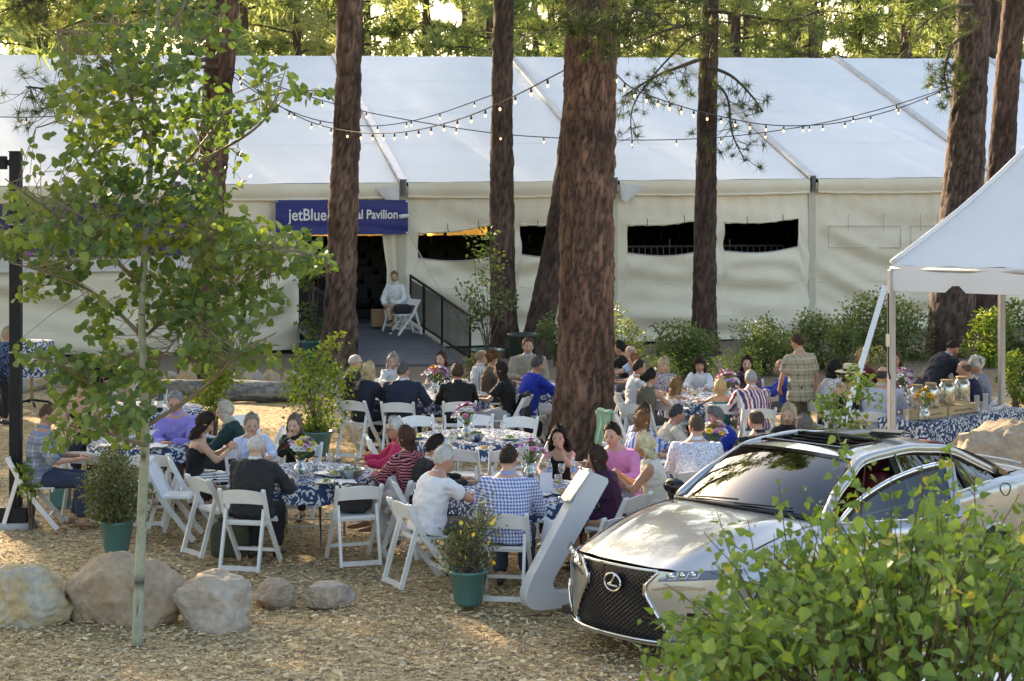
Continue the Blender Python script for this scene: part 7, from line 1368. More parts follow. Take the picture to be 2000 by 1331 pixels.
person('person in a white blouse and shorts sitting by the tent entrance', 769, 42.3, 521, -160, None, gz=.52, lean=4, hp=2, hy=-14, top=('shirt', ('plain', (.72, .73, .75))), sleeve='long', bottom=('shorts', (.3, .25, .2)), hair=('short', (.24, .16, .09)), skin=SKIN, fem=True, hl='thigh', hr='thigh', collar=(.72, .73, .75), legs='cross')
folding_chair((790 - 1000) * 41.8 / F, 41.8, -120, 'white folding chair with a black bag beside the tent entrance', .48)
lump('tote_bag', 'black bag on a chair by the tent entrance', 'bag', ((786 - 1000) * 41.75 / F, 41.75, .94), (.40, .30, .24), blk_fab, 7, 4)
t = empty('cardboard_box', ((738 - 1000) * 42.7 / F, 42.7, .60), .2, 'brown cardboard box in the tent doorway', 'box'); mb = MB(); mb.box((0, 0, .2), (.3, .25, .4)); mb.build('carton', mat('cardboard', (.32, .22, .13), (.28, .19, .11), 5, .8), t)
mb = MB(); mb.box((0, .0, .405), (.3, .04, .004)); mb.build('tape', mat('tape', (.4, .3, .18), (.38, .28, .17), 5, .3), t)
# ------------------------------------------------------------------ banners on the tent
def banner():
    D = TP(a_at(660), -.3, 0); x0, x1 = a_at(535), a_at(792); zt, zb = z_at(660, 391), z_at(660, 458); t = empty('entrance_banner', TP((x0 + x1) / 2, -.30, zb), math.atan2(TU.y, TU.x), 'deep blue banner with white lettering over the tent entrance', 'banner'); w_, h_ = x1 - x0, zt - zb; nb = mat('banner_blue', (.005, .014, .16), (.007, .018, .19), 2, .5)
    mb = MB(); fn = lambda u, v, o=0: Vector(((u - .5) * w_, -.012 * math.sin(7 * u + 3 * v) - .008 * math.sin(15 * v + 4 * u) - o, h_ * v + .03 * (1 - u) * 0)); mb.grid(lambda u, v: fn(u, v), 40, 14); mb.grid(lambda u, v: fn(u, v, -.006), 2, 2); mb.build('sheet', nb, t, True)
    wm = mat('white_print', (.75, .76, .8), (.72, .73, .77), 4, .6); s = w_ / 257
    txt('jetBlue', .40, Matrix.Translation(((596 - 663.5) * s, -.034, h_ * .56)) @ Matrix.Rotation(R(90), 4, 'X') @ Matrix.Diagonal((.82, 1, 1, 1)), wm, t, bold=.006)
    txt('Festival Pavilion', .31, Matrix.Translation(((772 - 663.5) * s, -.034, h_ * .57)) @ Matrix.Rotation(R(90), 4, 'X') @ Matrix.Diagonal((.82, 1, 1, 1)), wm, t, bold=.007, align='RIGHT')
    for u in (.01, .99):
        for v in (.04, .96): mb = MB(); mb.lathe([(.02, 0), (.02, .01)], 10); o = mb.build('grommet', STEEL(), t); o.location = fn(u, v, .008); o.rotation_euler = (R(90), 0, 0)
    # art banner on the left
    x0, x1 = a_at(-60), a_at(405); zt, zb = z_at(150, 398), z_at(150, 500); t = empty('art_banner', TP((x0 + x1) / 2, -.30, zb), math.atan2(TU.y, TU.x), 'long dark banner with purple and pink stage lights pattern behind the aspen', 'banner'); w_, h_ = x1 - x0, zt - zb
    m, n, b = nodes_of('stage_print'); v = texco(n, 'Object', (1, 1, 1)); vo = n.nodes.new('ShaderNodeTexVoronoi'); vo.inputs['Scale'].default_value = 2.6; link(n, v, vo.inputs[0]); f = noise(n, v, 1.7, 6, .7); c = ramp(n, f, [(.3, (.01, .012, .03)), (.48, (.02, .025, .10)), (.56, (.12, .05, .22)), (.62, (.38, .12, .3)), (.66, (.03, .02, .06)), (.8, (.3, .06, .05))]); link(n, c.outputs[0], b.inputs['Base Color']); b.inputs['Roughness'].default_value = .5
    mb = MB(); mb.grid(lambda u, v: Vector(((u - .5) * w_, -.015 * math.sin(11 * u + 3 * v), h_ * v)), 40, 8); mb.build('sheet', m, t, True)
    mb = MB(); mb.grid(lambda u, v: Vector(((u - .5) * w_, -.002 - .01 * math.sin(9 * u), -.36 + .34 * v)), 30, 3); mb.build('caption_strip', mat('caption_white', (.66, .66, .66), (.62, .62, .62), 3, .6), t, True)
    im = mat('black_ink', (.02, .02, .02), (.03, .03, .03), 4, .6); s = w_ / 465
    for tx, px in (('ly', 158), ('A', 226)): txt(tx, .30, Matrix.Translation(((px - 172.5) * s, -.03, -.18)) @ Matrix.Rotation(R(90), 4, 'X'), im, t)
banner()
t = empty('security_camera', TP(a_at(783), -.45, z_at(783, 421)), .3, 'white bullet camera mounted at the right end of the blue banner', 'camera'); mb = MB(); mb.tube([(-.13, -.05, -.03), (.12, .05, .0)], [.055, .05], 12); mb.build('housing', white_china, t, True); mb = MB(); mb.tube([(.12, .05, 0), (.2, .2, .04)], .02, 8); mb.build('bracket', white_china, t, True)
# ------------------------------------------------------------------ lamp post at the left
def lamp_post():
    g = G(31, 1028); t = empty('lamp_post', g, 0, 'square black lamp post on a concrete footing at the left edge', 'lamp post'); w_ = .125; mb = MB(); mb.box((0, 0, 2.15), (w_, w_, 4.2), bev=.006); mb.build('post', BLACKM(), t); mb = MB(); mb.box((0, 0, 4.256), (w_ + .012, w_ + .012, .012)); mb.build('cap', BLACKM(), t)
    mb = MB(); mb.box((0, 0, .15), (.34, .34, .17), bev=.008); mb.build('base_box', BLACKM(), t); mb = MB(); mb.lathe([(.26, -.05), (.26, .05), (.25, .062)], 28); mb.build('footing', mat('concrete', (.36, .37, .38), (.42, .42, .43), 8, .85, .003), t, True)
    mb = MB(); mb.bar((-.06, 0, 4.13), (-.10, 0, 4.13), .06, .07); mb.build('arm_joint', BLACKM(), t); mb = MB(); mb.box((-.42, 0, 4.13), (.62, .12, .15), bev=.006); mb.build('arm', BLACKM(), t)
    for z in (3.43, 3.36 - .03, 1.98): mb = MB(); mb.box((0, 0, z), (w_ + .008, w_ + .008, .016)); mb.build('band', mat('tan_strap', (.45, .38, .28), (.4, .33, .24), 8, .6), t)
lamp_post()
t = empty('vertical_banner', P(-16, 800, 30.5) * Vector((1, 1, 0)).length * 0 + Vector(((-30 - 1000) * 30.5 / F, 30.5, 0)), 0, 'teal vertical banner on a pole at the very left edge', 'banner'); mb = MB(); mb.grid(lambda u, v: Vector((-.35 + .6 * u, .02 * math.sin(5 * v), .9 + 2.7 * v)), 8, 20); mb.build('sheet', mat('teal_banner', (.03, .13, .2), (.05, .2, .28), 2, .6), t, True); mb = MB(); mb.tube([(-.36, 0, 0), (-.36, 0, 3.7)], .02, 8); mb.build('pole', STEEL(), t)
# ------------------------------------------------------------------ festoon lights
cable_m = mat('cable', (.012, .012, .012), (.02, .02, .02), 5, .6); bulb_m = mat('lit_bulb', (.9, .8, .6), (.9, .8, .6), 4, .2, emit=((1, .62, .25), .9))
BULB = {}
def festoon(pts, label, gap=.85):
    cp = bez([P(x, y, D) for x, y, D in pts], 10); t = empty('festoon_light_string', cp[0], 0, label, 'string lights', 'festoon light strings'); O = Vector(t.location); mb = MB(); mb.tube([p - O for p in cp], .011, 5); mb.build('cable', cable_m, t)
    if not BULB:
        a = MB(); a.lathe([(.014, 0), (.010, -.02), (.022, -.03), (.022, -.05), (.022, -.095), (.018, -.10)], 10); b = MB(); b.lathe([(.015, -.098), (.021, -.115), (.024, -.135), (.018, -.158), (.004, -.165)], 12)
        for k, m in (('s', a), ('b', b)):
            me = bpy.data.meshes.new('bulb'); me.from_pydata(m.v, [], m.f); me.materials.append(cable_m if k == 's' else bulb_m); me.polygons.foreach_set('use_smooth', np.ones(len(me.polygons), bool)); BULB[k] = me
    d = .25
    for p, q in zip(cp[:-1], cp[1:]):
        L = (q - p).length
        while d < L:
            c = p.lerp(q, d / L) - O; s = bpy.data.objects.new('socket', BULB['s']); s.scale = (.8,) * 3; COL.objects.link(s); s.parent = t; s.location = c; b = bpy.data.objects.new('bulb', BULB['b']); COL.objects.link(b); b.parent = s; d += gap
        d -= L
festoon([(-60, 226, 35.5), (10, 229, 35.6), (70, 229, 35.8), (140, 224, 36), (240, 205, 36.2), (395, 150, 36.4)], 'light string sagging across the tent roof at the left edge')
festoon([(450, 135, 36.4), (520, 190, 36.5), (600, 236, 36.2), (690, 258, 35), (790, 258, 32.5), (900, 232, 30), (1000, 190, 28), (1103, 137, 26.2)], 'lowest light string climbing to the thickest trunk', .62)
festoon([(455, 150, 36.5), (540, 205, 37.5), (620, 235, 38.6), (705, 246, 39.5), (770, 243, 40.3), (850, 225, 40.8), (962, 186, 41.1)], 'light string from the aspen side to the slim pine')
festoon([(455, 135, 36.5), (560, 175, 37.4), (690, 213, 38), (810, 237, 38.3), (960, 260, 38.6), (1090, 270, 39), (1220, 274, 39.2), (1350, 272, 39.3), (1470, 262, 39.3), (1610, 240, 39.3), (1740, 208, 39.3), (1862, 168, 39.2)], 'longest light string crossing behind the thick trunk to the stout pine', .98)
festoon([(1198, 140, 26.2), (1240, 175, 28), (1330, 208, 31), (1400, 226, 33), (1480, 242, 35), (1560, 246, 36.5), (1650, 238, 37.8), (1760, 210, 38.7), (1862, 168, 39.2)], 'light string from the thickest trunk to the stout pine', .8)
# ------------------------------------------------------------------ white frame canopy at the right
def canopy():
    A = Vector((4.87, 23, 0)); e1 = Vector((.813, -.581, 0)); e2 = Vector((.581, .813, 0)); S = 4.0; ZE = 2.86; t = empty('frame_canopy', A, 0, 'white peaked canopy on aluminium poles at the right edge', 'canopy'); vm = mat('canopy_vinyl', (.74, .75, .77), (.69, .70, .73), 1.2, .4, .012, bscale=2.2); C = [Vector((0, 0, 0)), e1 * S, e1 * S + e2 * S, e2 * S]; apex = (e1 + e2) * S / 2 + Vector((0, 0, 5.35))
    for k in range(4):
        a, b = C[k] + Vector((0, 0, ZE)), C[(k + 1) % 4] + Vector((0, 0, ZE)); out = (C[(k + 1) % 4] - C[k]).cross(Vector((0, 0, 1))).normalized()
        mb = MB(); mb.grid(lambda u, v: a.lerp(b, u).lerp(apex, v * .995) - Vector((0, 0, .16 * math.sin(math.pi * v) * (1 - .0 * u))) + Vector((0, 0, .012 * math.sin(40 * u + 6 * v) * (1 - v) ** 2 * math.sin(math.pi * u))), 30, 24); mb.build('roof_panel', vm, t, True)
        mb = MB(); mb.tube([(a).lerp(apex, v) - Vector((0, 0, .16 * math.sin(math.pi * v) - .03)) for v in np.linspace(0, .99, 16)], .035, 8); mb.build('hip_seam', vm, t, True)
        n_ = 44; V = []
        for i in range(n_ + 1):
            u = i / n_; sc_ = abs(((u * 3.6 + .22) % 1) - .5) * 2; dz = .33 - .10 * max(0, 1 - ((1 - sc_) / .22) ** 2) ** 1 if (1 - sc_) < .22 else .33
            p = a.lerp(b, u) + out * (.02 + .012 * math.sin(23 * u)); V += [p, p - Vector((0, 0, dz * .5)) + out * .012, p - Vector((0, 0, dz))]
        mb = MB(); mb.add(V, [(i * 3 + j, (i + 1) * 3 + j, (i + 1) * 3 + j + 1, i * 3 + j + 1) for i in range(n_) for j in range(2)]); mb.build('valance', vm, t, True)
        mb = MB(); mb.tube([a - Vector((0, 0, .05)), b - Vector((0, 0, .05))], .035, 8); mb.build('eave_rail', alum, t, True)
        p = C[k] * .985; mb = MB(); mb.box(p + Vector((0, 0, ZE / 2 - .03)), (.085, .085, ZE - .06), bev=.01, rz=.4); mb.build('pole', mat('pole_grey', (.36, .36, .37), (.42, .42, .43), 3, .45, metal=.5), t)
        mb = MB(); mb.box(p + Vector((0, 0, .008)), (.2, .2, .012)); mb.build('foot_plate', alum, t)
    g = P(1598, 840, 21.2); top = Vector((4.78, 22.95, 2.6)); mb = MB(); mb.bar(top - A, Vector((g.x, g.y, .05)) - A, .07, .006, up=(0, 1, 0)); mb.build('guy_strap', mat('white_webbing', (.7, .7, .71), (.66, .66, .67), 20, .7), t)
    mb = MB(); mb.box(Vector((-.06, -.05, 1.9)), (.04, .05, .16)); mb.build('ratchet', STEEL(), t); mb = MB(); mb.tube([Vector((-.05, -.05, 2.5)), Vector((-.05, -.06, 1.5)), Vector((-.03, -.06, 1.4))], .012, 6); mb.build('bungee', cable_m, t)
canopy()
# ------------------------------------------------------------------ slanted white sign in front of the car
def sign():
    t = empty('slanted_sign', G(1062, 1188), 0, 'white slanted sign stand with a steel plaque left of the car nose', 'sign'); O = Vector(t.location); D = O.y; s = F / D; t.rotation_euler = (0, 0, R(24)); q = lambda x, y: Vector(((x - 1062) / s / .93, 0, (1188 - y) / s)); outl = [(1024, 1176), (1021, 1167), (1020, 1157), (1022, 1147), (1026, 1137), (1033, 1122), (1135, 942), (1142, 931), (1150, 925), (1185, 941), (1187, 949), (1079, 1126), (1075, 1136), (1075, 1144), (1079, 1151), (1087, 1156), (1097, 1158), (1130, 1160), (1130, 1187), (1050, 1189), (1038, 1187), (1030, 1183)]
    O2 = [q(*p) for p in outl]; n_ = len(O2); th = .15; V = [p + Vector((0, -th / 2, 0)) for p in O2] + [p + Vector((0, th / 2, 0)) for p in O2]; mb = MB(); mb.add(V, [tuple(range(n_)), tuple(range(2 * n_ - 1, n_ - 1, -1))] + [((i + 1) % n_, i, n_ + i, n_ + (i + 1) % n_) for i in range(n_)]); o = mb.build('stand', mat('sign_white', (.62, .63, .65), (.57, .58, .60), 3, .3), t); bv = o.modifiers.new('bevel', 'BEVEL'); bv.width = .006; bv.segments = 2; bv.limit_method = 'ANGLE'
    a, b = q(1108, 985), q(1152, 926); dirv = (b - a).normalized(); nrm = Vector((-dirv.z, 0, dirv.x)); c = (a + b) / 2 + nrm * .022; M = Matrix((Vector((0, -1, 0)), dirv, nrm)).transposed(); mb = MB(); mb.box(c, (.20, (b - a).length * 1.04, .02), M=M, bev=.004); pl = mb.build('plaque', mat('brushed_steel', (.45, .45, .45), (.55, .55, .55), 2, .3, metal=1, stretch=(1, 40, 1)), t)
    for sx in (-1, 1):
        for sy in (-1, 1): mb = MB(); p = c + M @ Vector((sx * .085, sy * (b - a).length * .48, .012)); mb.tube([p, p + nrm * .02], .012, 10); mb.build('stud', STEEL(), t)
    txt('GS', .13, Matrix.Translation(c + nrm * .012) @ M.to_4x4(), mat('engraved', (.75, .75, .75), (.7, .7, .7), 3, .35, metal=.6), t)
sign()
# ------------------------------------------------------------------ bin and small things
t = empty('trash_can', P(1020, 700, 37.2) * 0 + Vector(((1020 - 1000) * 37.2 / F, 37.2, 0)), 0, 'dark green trash can with a red notice behind the tan blazer', 'trash can'); mb = MB(); mb.lathe([(.24, 0), (.27, .05), (.30, .78), (.32, .80), (.32, .86), (.29, .86), (.27, .8), (.2, .1)], 24); mb.build('bin', mat('bin_green', (.012, .022, .018), (.02, .032, .026), 5, .45), t, True); mb = MB(); mb.box((.06, -.30, .66), (.13, .006, .16), M=Matrix.Rotation(R(-3), 3, 'X')); mb.build('notice', mat('red_notice', (.45, .04, .04), (.6, .55, .55), 18, .5), t)
mb = MB(); mb.box((0, 0, .19), (.22, .2, .38), bev=.01); o = mb.build('cooler_box', mat('teal_box', (.05, .16, .15), (.06, .2, .18), 4, .5)); o.location = ((118 - 1000) * 21.6 / F, 21.6, 0); tag(o, 'teal box on the ground under the left table', 'box')
# white covered table hidden behind the foreground bush
t = empty('draped_table', (P(1960, 1331, 9.6).x, 9.9, 0), -.35, 'white-covered display table glimpsed through the foreground bush', 'table'); mb = MB(); mb.lathe([(.9, .9), (.92, .94), (.92, .97), (.0, .985)], 4); mb.build('table_top', MATS['white_linen'], t); mb = MB(); mb.grid(lambda u, v: Vector(((.93 + .05 * math.sin(40 * u) * v) * math.cos(2 * math.pi * u), (.93 + .05 * math.sin(40 * u) * v) * math.sin(2 * math.pi * u), .97 - .95 * v)), 80, 8); mb.build('table_skirt', MATS['white_linen'], t, True)
# ------------------------------------------------------------------ silver sedan
def car():
    t = empty('sedan', (.813, 14.509, 0), -R(47.03), 'silver sedan with black mesh grille, open sunroof and open front door behind the bush', 'car'); t.scale = (1.068,) * 3
    m, n, b = nodes_of('silver_paint'); b.inputs['Base Color'].default_value = (.50, .485, .45, 1); b.inputs['Metallic'].default_value = .75; b.inputs['Roughness'].default_value = .30; b.inputs['Coat Weight'].default_value = 1; b.inputs['Coat Roughness'].default_value = .02
    v = texco(n, 'Object'); f = noise(n, v, 900, 2); link(n, mixc(n, f, (.41, .42, .425), (.49, .50, .50)), b.inputs['Base Color']); paint = m; MATS['silver_paint'] = m
    chrome = mat('chrome', (.75, .75, .76), (.7, .7, .71), 3, .06, 0, metal=1); dchrome = mat('dark_chrome', (.09, .085, .085), (.12, .115, .115), 3, .12, metal=1); gloss = mat('gloss_black', (.006, .006, .007), (.01, .01, .011), 3, .08); rub = mat('rubber', (.012, .012, .012), (.02, .02, .02), 12, .75)
    tint = glass_mat('car_glass', (.05, .065, .065), .01, .12, .16); red = mat('red_leather', (.10, .008, .014), (.14, .012, .02), 9, .5, .002); dash = mat('dash_black', (.012, .012, .014), (.02, .02, .022), 9, .6)
    sm = lambda x, a, b_: (lambda q: q * q * (3 - 2 * q))(min(1, max(0, (x - a) / (b_ - a))))
    ah = lambda b_: .13 + .36 * (abs(b_) / .86) ** 2.6                      # front edge of the hood
    ac = lambda b_: 1.36 + .22 * (abs(b_) / .78) ** 2                      # cowl
    def hz(u, b_):
        q = abs(b_) / .8; zf = .735 - .05 * q ** 2; zc = 1.0 - .055 * q ** 2.2; z = zf + (zc - zf) * (math.sin(min(1, u) * math.pi / 2) ** .9)
        ridge = .030 * math.exp(-((q - (.52 + .16 * u)) / .12) ** 2) * math.sin(math.pi * min(1, .12 + u * .88)) ; return z + ridge - .012 * math.exp(-(q / .3) ** 2) * (1 - u) * 0
    HB = lambda u: .70 + .085 * u                                           # half width of the hood
    def hood(s, u):
        b_ = s * HB(u); a = ah(b_) + (ac(b_) - ah(b_)) * u; return Vector((b_, a, hz(u, b_)))
    mb = MB(); mb.grid(lambda q, u: hood(2 * q - 1, u), 48, 30); mb.build('hood', paint, t, True)
    mb = MB(); mb.grid(lambda q, u: hood(2 * q - 1, 0) + Vector((0, .012 * u, -.035 * u)), 40, 2); mb.build('hood_lip', dchrome, t, True)
    # sides: top edge follows the hood, then the belt line
    W = lambda a: np.interp(a, [.30, .45, .7, 1.0, 1.6, 2.6, 3.6, 4.2, 4.55, 4.75, 4.86], [.80, .865, .905, .92, .915, .915, .925, .915, .875, .80, .70])
    def side_pt(sgn, a, v):
        if a < 1.55: u = np.clip((a - ah(.75)) / (ac(.75) - ah(.75)), 0, 1); bt = HB(u) + .004; zt = hz(u, bt)
        else: q = sm(a, 1.55, 1.75); bt = (HB(1) + .004) * (1 - q) + q * np.interp(a, [1.7, 2.6, 3.6, 4.1, 4.5, 4.86], [.83, .835, .84, .80, .74, .62]); zt = (hz(1, .785)) * (1 - q) + q * np.interp(a, [1.7, 2.6, 3.4, 4.0, 4.5, 4.86], [.955, .975, 1.0, 1.045, 1.06, 1.02])
        w_ = W(a); P5 = [(bt, zt), ((bt + w_) / 2 + .018, zt - .045), (w_ - .012, zt - .13), (w_ + .004, .66), (w_ - .022, .50), (w_ - .006, .36), (w_ - .02, .25), (w_ - .08, .18)]
        x = v * 7; i = min(6, int(x)); fr_ = x - i; p0, p1, p2, p3 = P5[max(0, i - 1)], P5[i], P5[i + 1], P5[min(7, i + 2)]; cr = lambda k: .5 * (2 * p1[k] + (p2[k] - p0[k]) * fr_ + (2 * p0[k] - 5 * p1[k] + 4 * p2[k] - p3[k]) * fr_ ** 2 + (3 * p1[k] - p0[k] - 3 * p2[k] + p3[k]) * fr_ ** 3)
        return Vector((sgn * cr(0), a, cr(1)))
    wheels = (.93, 3.79)
    def side_panel(name, sgn, a0, a1, m_, v0=0., v1=1.):
        na, nv = int((a1 - a0) / .028) + 2, 30; V = [side_pt(sgn, a0 + (a1 - a0) * i / na, v0 + (v1 - v0) * j / nv) for j in range(nv + 1) for i in range(na + 1)]; Fc = []
        for j in range(nv):
            for i in range(na):
                idx = (j * (na + 1) + i, j * (na + 1) + i + 1, (j + 1) * (na + 1) + i + 1, (j + 1) * (na + 1) + i); c = sum((V[q] for q in idx), Vector()) / 4
                if any((c.y - wa) ** 2 + (c.z - .33) ** 2 < .355 ** 2 for wa in wheels): continue
                Fc.append(idx if sgn > 0 else idx[::-1])
        mb = MB(); mb.add(V, Fc); return mb.build(name, m_, t, True)
    for sgn in (-1, 1):
        side_panel('fender', sgn, .43, 1.52, paint)
        if sgn < 0: side_panel('front_door', sgn, 1.525, 2.62, paint)
        side_panel('rear_door', sgn, 2.63, 3.52, paint); side_panel('quarter_panel', sgn, 3.525, 4.86, paint)
        mb = MB(); mb.grid(lambda u, v: side_pt(sgn, 1.525 + 1.1 * u, .80 + .2 * v), 12, 4); mb.build('sill', paint, t, True)
        for wa in wheels:
            mb = MB(); pts = []
            for k in range(25):
                q = math.pi * (k / 24) * 1.12 - .19; a_, z_ = wa + .357 * math.cos(q), .33 + .357 * math.sin(q); pts.append(Vector((sgn * (W(a_) + .002), a_, z_)))
            mb.tube(pts, .018, 8); mb.build('wheel_arch', paint, t, True)
            w_ = empty('wheel', (sgn * .80, wa, .33)); w_.parent = t; M = Matrix.Rotation(R(90), 4, 'Y')
            mb = MB(); mb.lathe([(.235, -.11), (.30, -.115), (.328, -.09), (.333, 0), (.328, .09), (.30, .115), (.235, .11)], 40, cap=False); o = mb.build('tyre', rub, w_, True); o.matrix_local = M
            mb = MB(); mb.lathe([(.24, -.1), (.24, .1), (.225, .105), (.22, .06), (.07, .075), (.0, .08)], 36, cap=False); 
            for k in range(10): q = k * .6283; mb.bar((.05 * math.cos(q), .05 * math.sin(q), sgn * .085), (.225 * math.cos(q), .225 * math.sin(q), sgn * .10), .03, .02)
            o = mb.build('rim', mat('alloy', (.3, .3, .31), (.36, .36, .37), 6, .3, metal=.9), w_, True); o.matrix_local = M
        mb = MB(); mb.tube([side_pt(sgn, 1.6 + 2.3 * i / 24, .0) + Vector((sgn * .006, 0, .006)) for i in range(25)], .011, 6); mb.build('belt_trim', chrome, t, True)
        mb = MB(); mb.tube([side_pt(sgn, 1.4 + 2.0 * i / 20, .90) + Vector((sgn * .004, 0, 0)) for i in range(21)], .014, 6); mb.build('sill_trim', chrome, t, True)
    for s in (-1, 1): mb = MB(); mb.tube([hood(s, u) + Vector((s * .003, 0, .002)) for u in np.linspace(0, 1, 24)], .004, 5); mb.build('shut_line', rub, t, True)
    for sgn in (-1, 1):
        for a in (1.523, 2.627, 3.522): mb = MB(); mb.tube([side_pt(sgn, a, v) + Vector((sgn * .001, 0, 0)) for v in np.linspace(0, .95, 20)], .004, 5); mb.build('shut_line', rub, t, True)
        mb = MB(); mb.tube([Vector((sgn * (W(.445) + .001), .445, z)) for z in np.linspace(.3, .64, 10)], .004, 5); mb.build('shut_line', rub, t, True)
    # --- front fascia
    nose = lambda b_, z: .015 + .40 * (abs(b_) / .86) ** 2.6 + .55 * max(0, z - .52) ** 2 + .35 * max(0, .42 - z) ** 2
    gw = lambda z: np.interp(z, [.20, .24, .55, .62, .715], [.46, .50, .30, .30, .385])      # half width of the spindle grille
    mb = MB(); V = []; nb_, nz = 56, 26
    for j in range(nz + 1):
        z = .17 + .545 * j / nz
        for i in range(nb_ + 1):
            q = -1 + 2 * i / nb_; b_ = q * (.855 + .01 * math.sin(j / nz * 3)); zz = z + (.02 * (1 - abs(q) ** 2)) * (j / nz); V.append(Vector((b_, nose(b_, zz), zz)))
    Fc = []
    for j in range(nz):
        for i in range(nb_):
            idx = (j * (nb_ + 1) + i, j * (nb_ + 1) + i + 1, (j + 1) * (nb_ + 1) + i + 1, (j + 1) * (nb_ + 1) + i); c = sum((V[q] for q in idx), Vector()) / 4
            if abs(c.x) < gw(c.z) - .01 and c.z > .2: continue
            Fc.append(idx)
    mb.add(V, Fc); mb.build('front_bumper', paint, t, True)
    mb = MB(); mb.grid(lambda u, v: (lambda z: Vector(((2 * u - 1) * (gw(z) + .01), nose((2 * u - 1) * gw(z), z) + .03, z)))(.19 + .54 * v), 20, 16); mb.build('grille_back', gloss, t, True)
    mb = MB(); wires = 22                                                     # diamond mesh
    for sgn in (-1, 1):
        for k in range(-26, 27):
            pts = []
            for q in range(50):
                z = .205 + .51 * q / 49; b_ = k * .046 + sgn * (z - .45) * 1.25
                if abs(b_) < gw(z) - .004: pts.append(Vector((b_, nose(b_, z) + .012, z)))
                elif len(pts) > 1: mb.tube(pts, .0035, 4, cap=False); pts = []
                else: pts = []
            if len(pts) > 1: mb.tube(pts, .0035, 4, cap=False)
    mb.build('grille_mesh', dchrome, t, True)
    for sgn in (-1, 1):
        zz = np.linspace(.20, .73, 26); mb = MB(); mb.tube([Vector((sgn * (gw(z) + .004), nose(gw(z), z) - .006, z)) for z in zz], .011, 8); mb.build('grille_surround', chrome, t, True)
    mb = MB(); mb.tube([Vector((b_, nose(b_, .725) - .01, .728)) for b_ in np.linspace(-.39, .39, 21)], .012, 8); mb.build('grille_surround', chrome, t, True)
    # lower lip
    mb = MB(); mb.grid(lambda u, v: (lambda b_: Vector((b_, nose(b_, .2) - .025 + .06 * v, .205 - .045 * v)))(-.84 + 1.68 * u), 50, 3); mb.build('lip', dchrome, t, True); mb = MB(); mb.tube([Vector((b_, nose(b_, .2) - .028, .208)) for b_ in np.linspace(-.84, .84, 41)], .010, 8); mb.build('lip_trim', chrome, t, True)
    # emblem: ring and slanted letter
    e = empty('emblem', (0, nose(0, .60) - .018, .60)); e.parent = t; e.rotation_euler = (R(90), 0, 0); mb = MB(); mb.tube([(.083 * math.cos(q), .066 * math.sin(q), 0) for q in np.linspace(0, 6.2832, 41)], .0085, 8); mb.build('ring', chrome, e, True); mb = MB(); mb.lathe([(.074, -.012), (.074, -.006)], 30); o = mb.build('disc', gloss, e); o.scale = (1, .8, 1)
    mb = MB(); pts = [Vector((.028, .058, .002)), Vector((-.012, -.004, .002)), Vector((-.042, -.022, .002)), Vector((.0, -.024, .002)), Vector((.055, -.026, .002))]; mb.tube(bez(pts, 6), [.010] * 24 + [.005], 6); mb.build('letter', chrome, e, True)
    for sgn in (-1, 1):
        # headlight: dark wedge wrapping the corner, clear cover, bright L-shaped lamps
        h0 = lambda u, v: (lambda b_: Vector((sgn * b_, nose(b_, .64) + .02 * v - .006 - .02 * (1 - v) * u, (.655 + .015 * u) + (.075 * (1 - .15 * u)) * v * (0.25 + .75 * min(1, u * 3))  + .03 * u)))(.40 + .40 * u); mb = MB(); mb.grid(h0, 24, 6); mb.build('headlight', gloss, t, True)
        h1 = lambda u, v: h0(u, v) + Vector((0, -.014, .004)); mb = MB(); mb.grid(h1, 24, 6); mb.build('headlight_cover', glass_mat('lamp_cover', (.9, .92, .95), .01, .3), t, True)
        for k in range(3):
            u = .2 + .17 * k; a, b2, c = h0(u, .25), h0(u + .12, .25), h0(u + .15, .85); off = Vector((0, -.006, 0)); mb = MB(); mb.tube([a + off, b2 + off, c + off], .007, 6); mb.build('lamp_element', chrome, t, True)
            mb = MB(); p = h0(u + .05, .6) + off; mb.lathe([(.0, .02), (.02, .012), (.024, 0)], 14, cap=False); o = mb.build('projector', chrome, t, True); o.location = p; o.rotation_euler = (R(90), 0, 0)
        # tick-shaped running lamp beneath
        mb = MB(); g0 = lambda u, v: (lambda b_: Vector((sgn * b_, nose(b_, .60) - .010, .585 + .035 * u + .035 * v * math.sin(math.pi * min(1, .1 + u)))))(.36 + .42 * u); mb.grid(g0, 20, 3); mb.build('running_lamp', chrome, t, True)
        # side intake with blade
        mb = MB(); mb.grid(lambda u, v: (lambda b_, z: Vector((sgn * b_, nose(b_, z) - .004, z)))(.60 + .22 * u * (1 - .25 * v), .24 + .20 * v), 10, 8); mb.build('side_intake', gloss, t, True); mb = MB(); mb.tube([Vector((sgn * b_, nose(b_, .25 + .2 * k_) - .012, .25 + .2 * k_)) for b_, k_ in ((.60, 0), (.64, .35), (.70, .8), (.78, 1))], .010, 6); mb.build('intake_blade', chrome, t, True)
    # --- greenhouse
    def wind(u, v): # u across -1..1, v up
        b0, b1 = u * .755, u * .575; a0, z0 = ac(b0) + .02, 1.0 - .05 * u * u; a1, z1 = 2.10 + .13 * u * u, 1.412 - .045 * u * u; q = v; return Vector((b0 + (b1 - b0) * q, a0 + (a1 - a0) * q, z0 + (z1 - z0) * q + .035 * math.sin(math.pi * q)))
    mb = MB(); mb.grid(lambda u, v: wind(2 * u - 1, v), 30, 16); mb.build('windshield', tint, t, True)
    mb = MB(); mb.grid(lambda u, v: wind(2 * u - 1, .0 + .055 * v) + Vector((0, -.004, .006)), 30, 2); mb.build('cowl_band', gloss, t, True); mb = MB(); mb.grid(lambda u, v: wind(2 * u - 1, .93 + .07 * v) + Vector((0, -.002, .004)), 30, 2); mb.build('header_band', gloss, t, True)
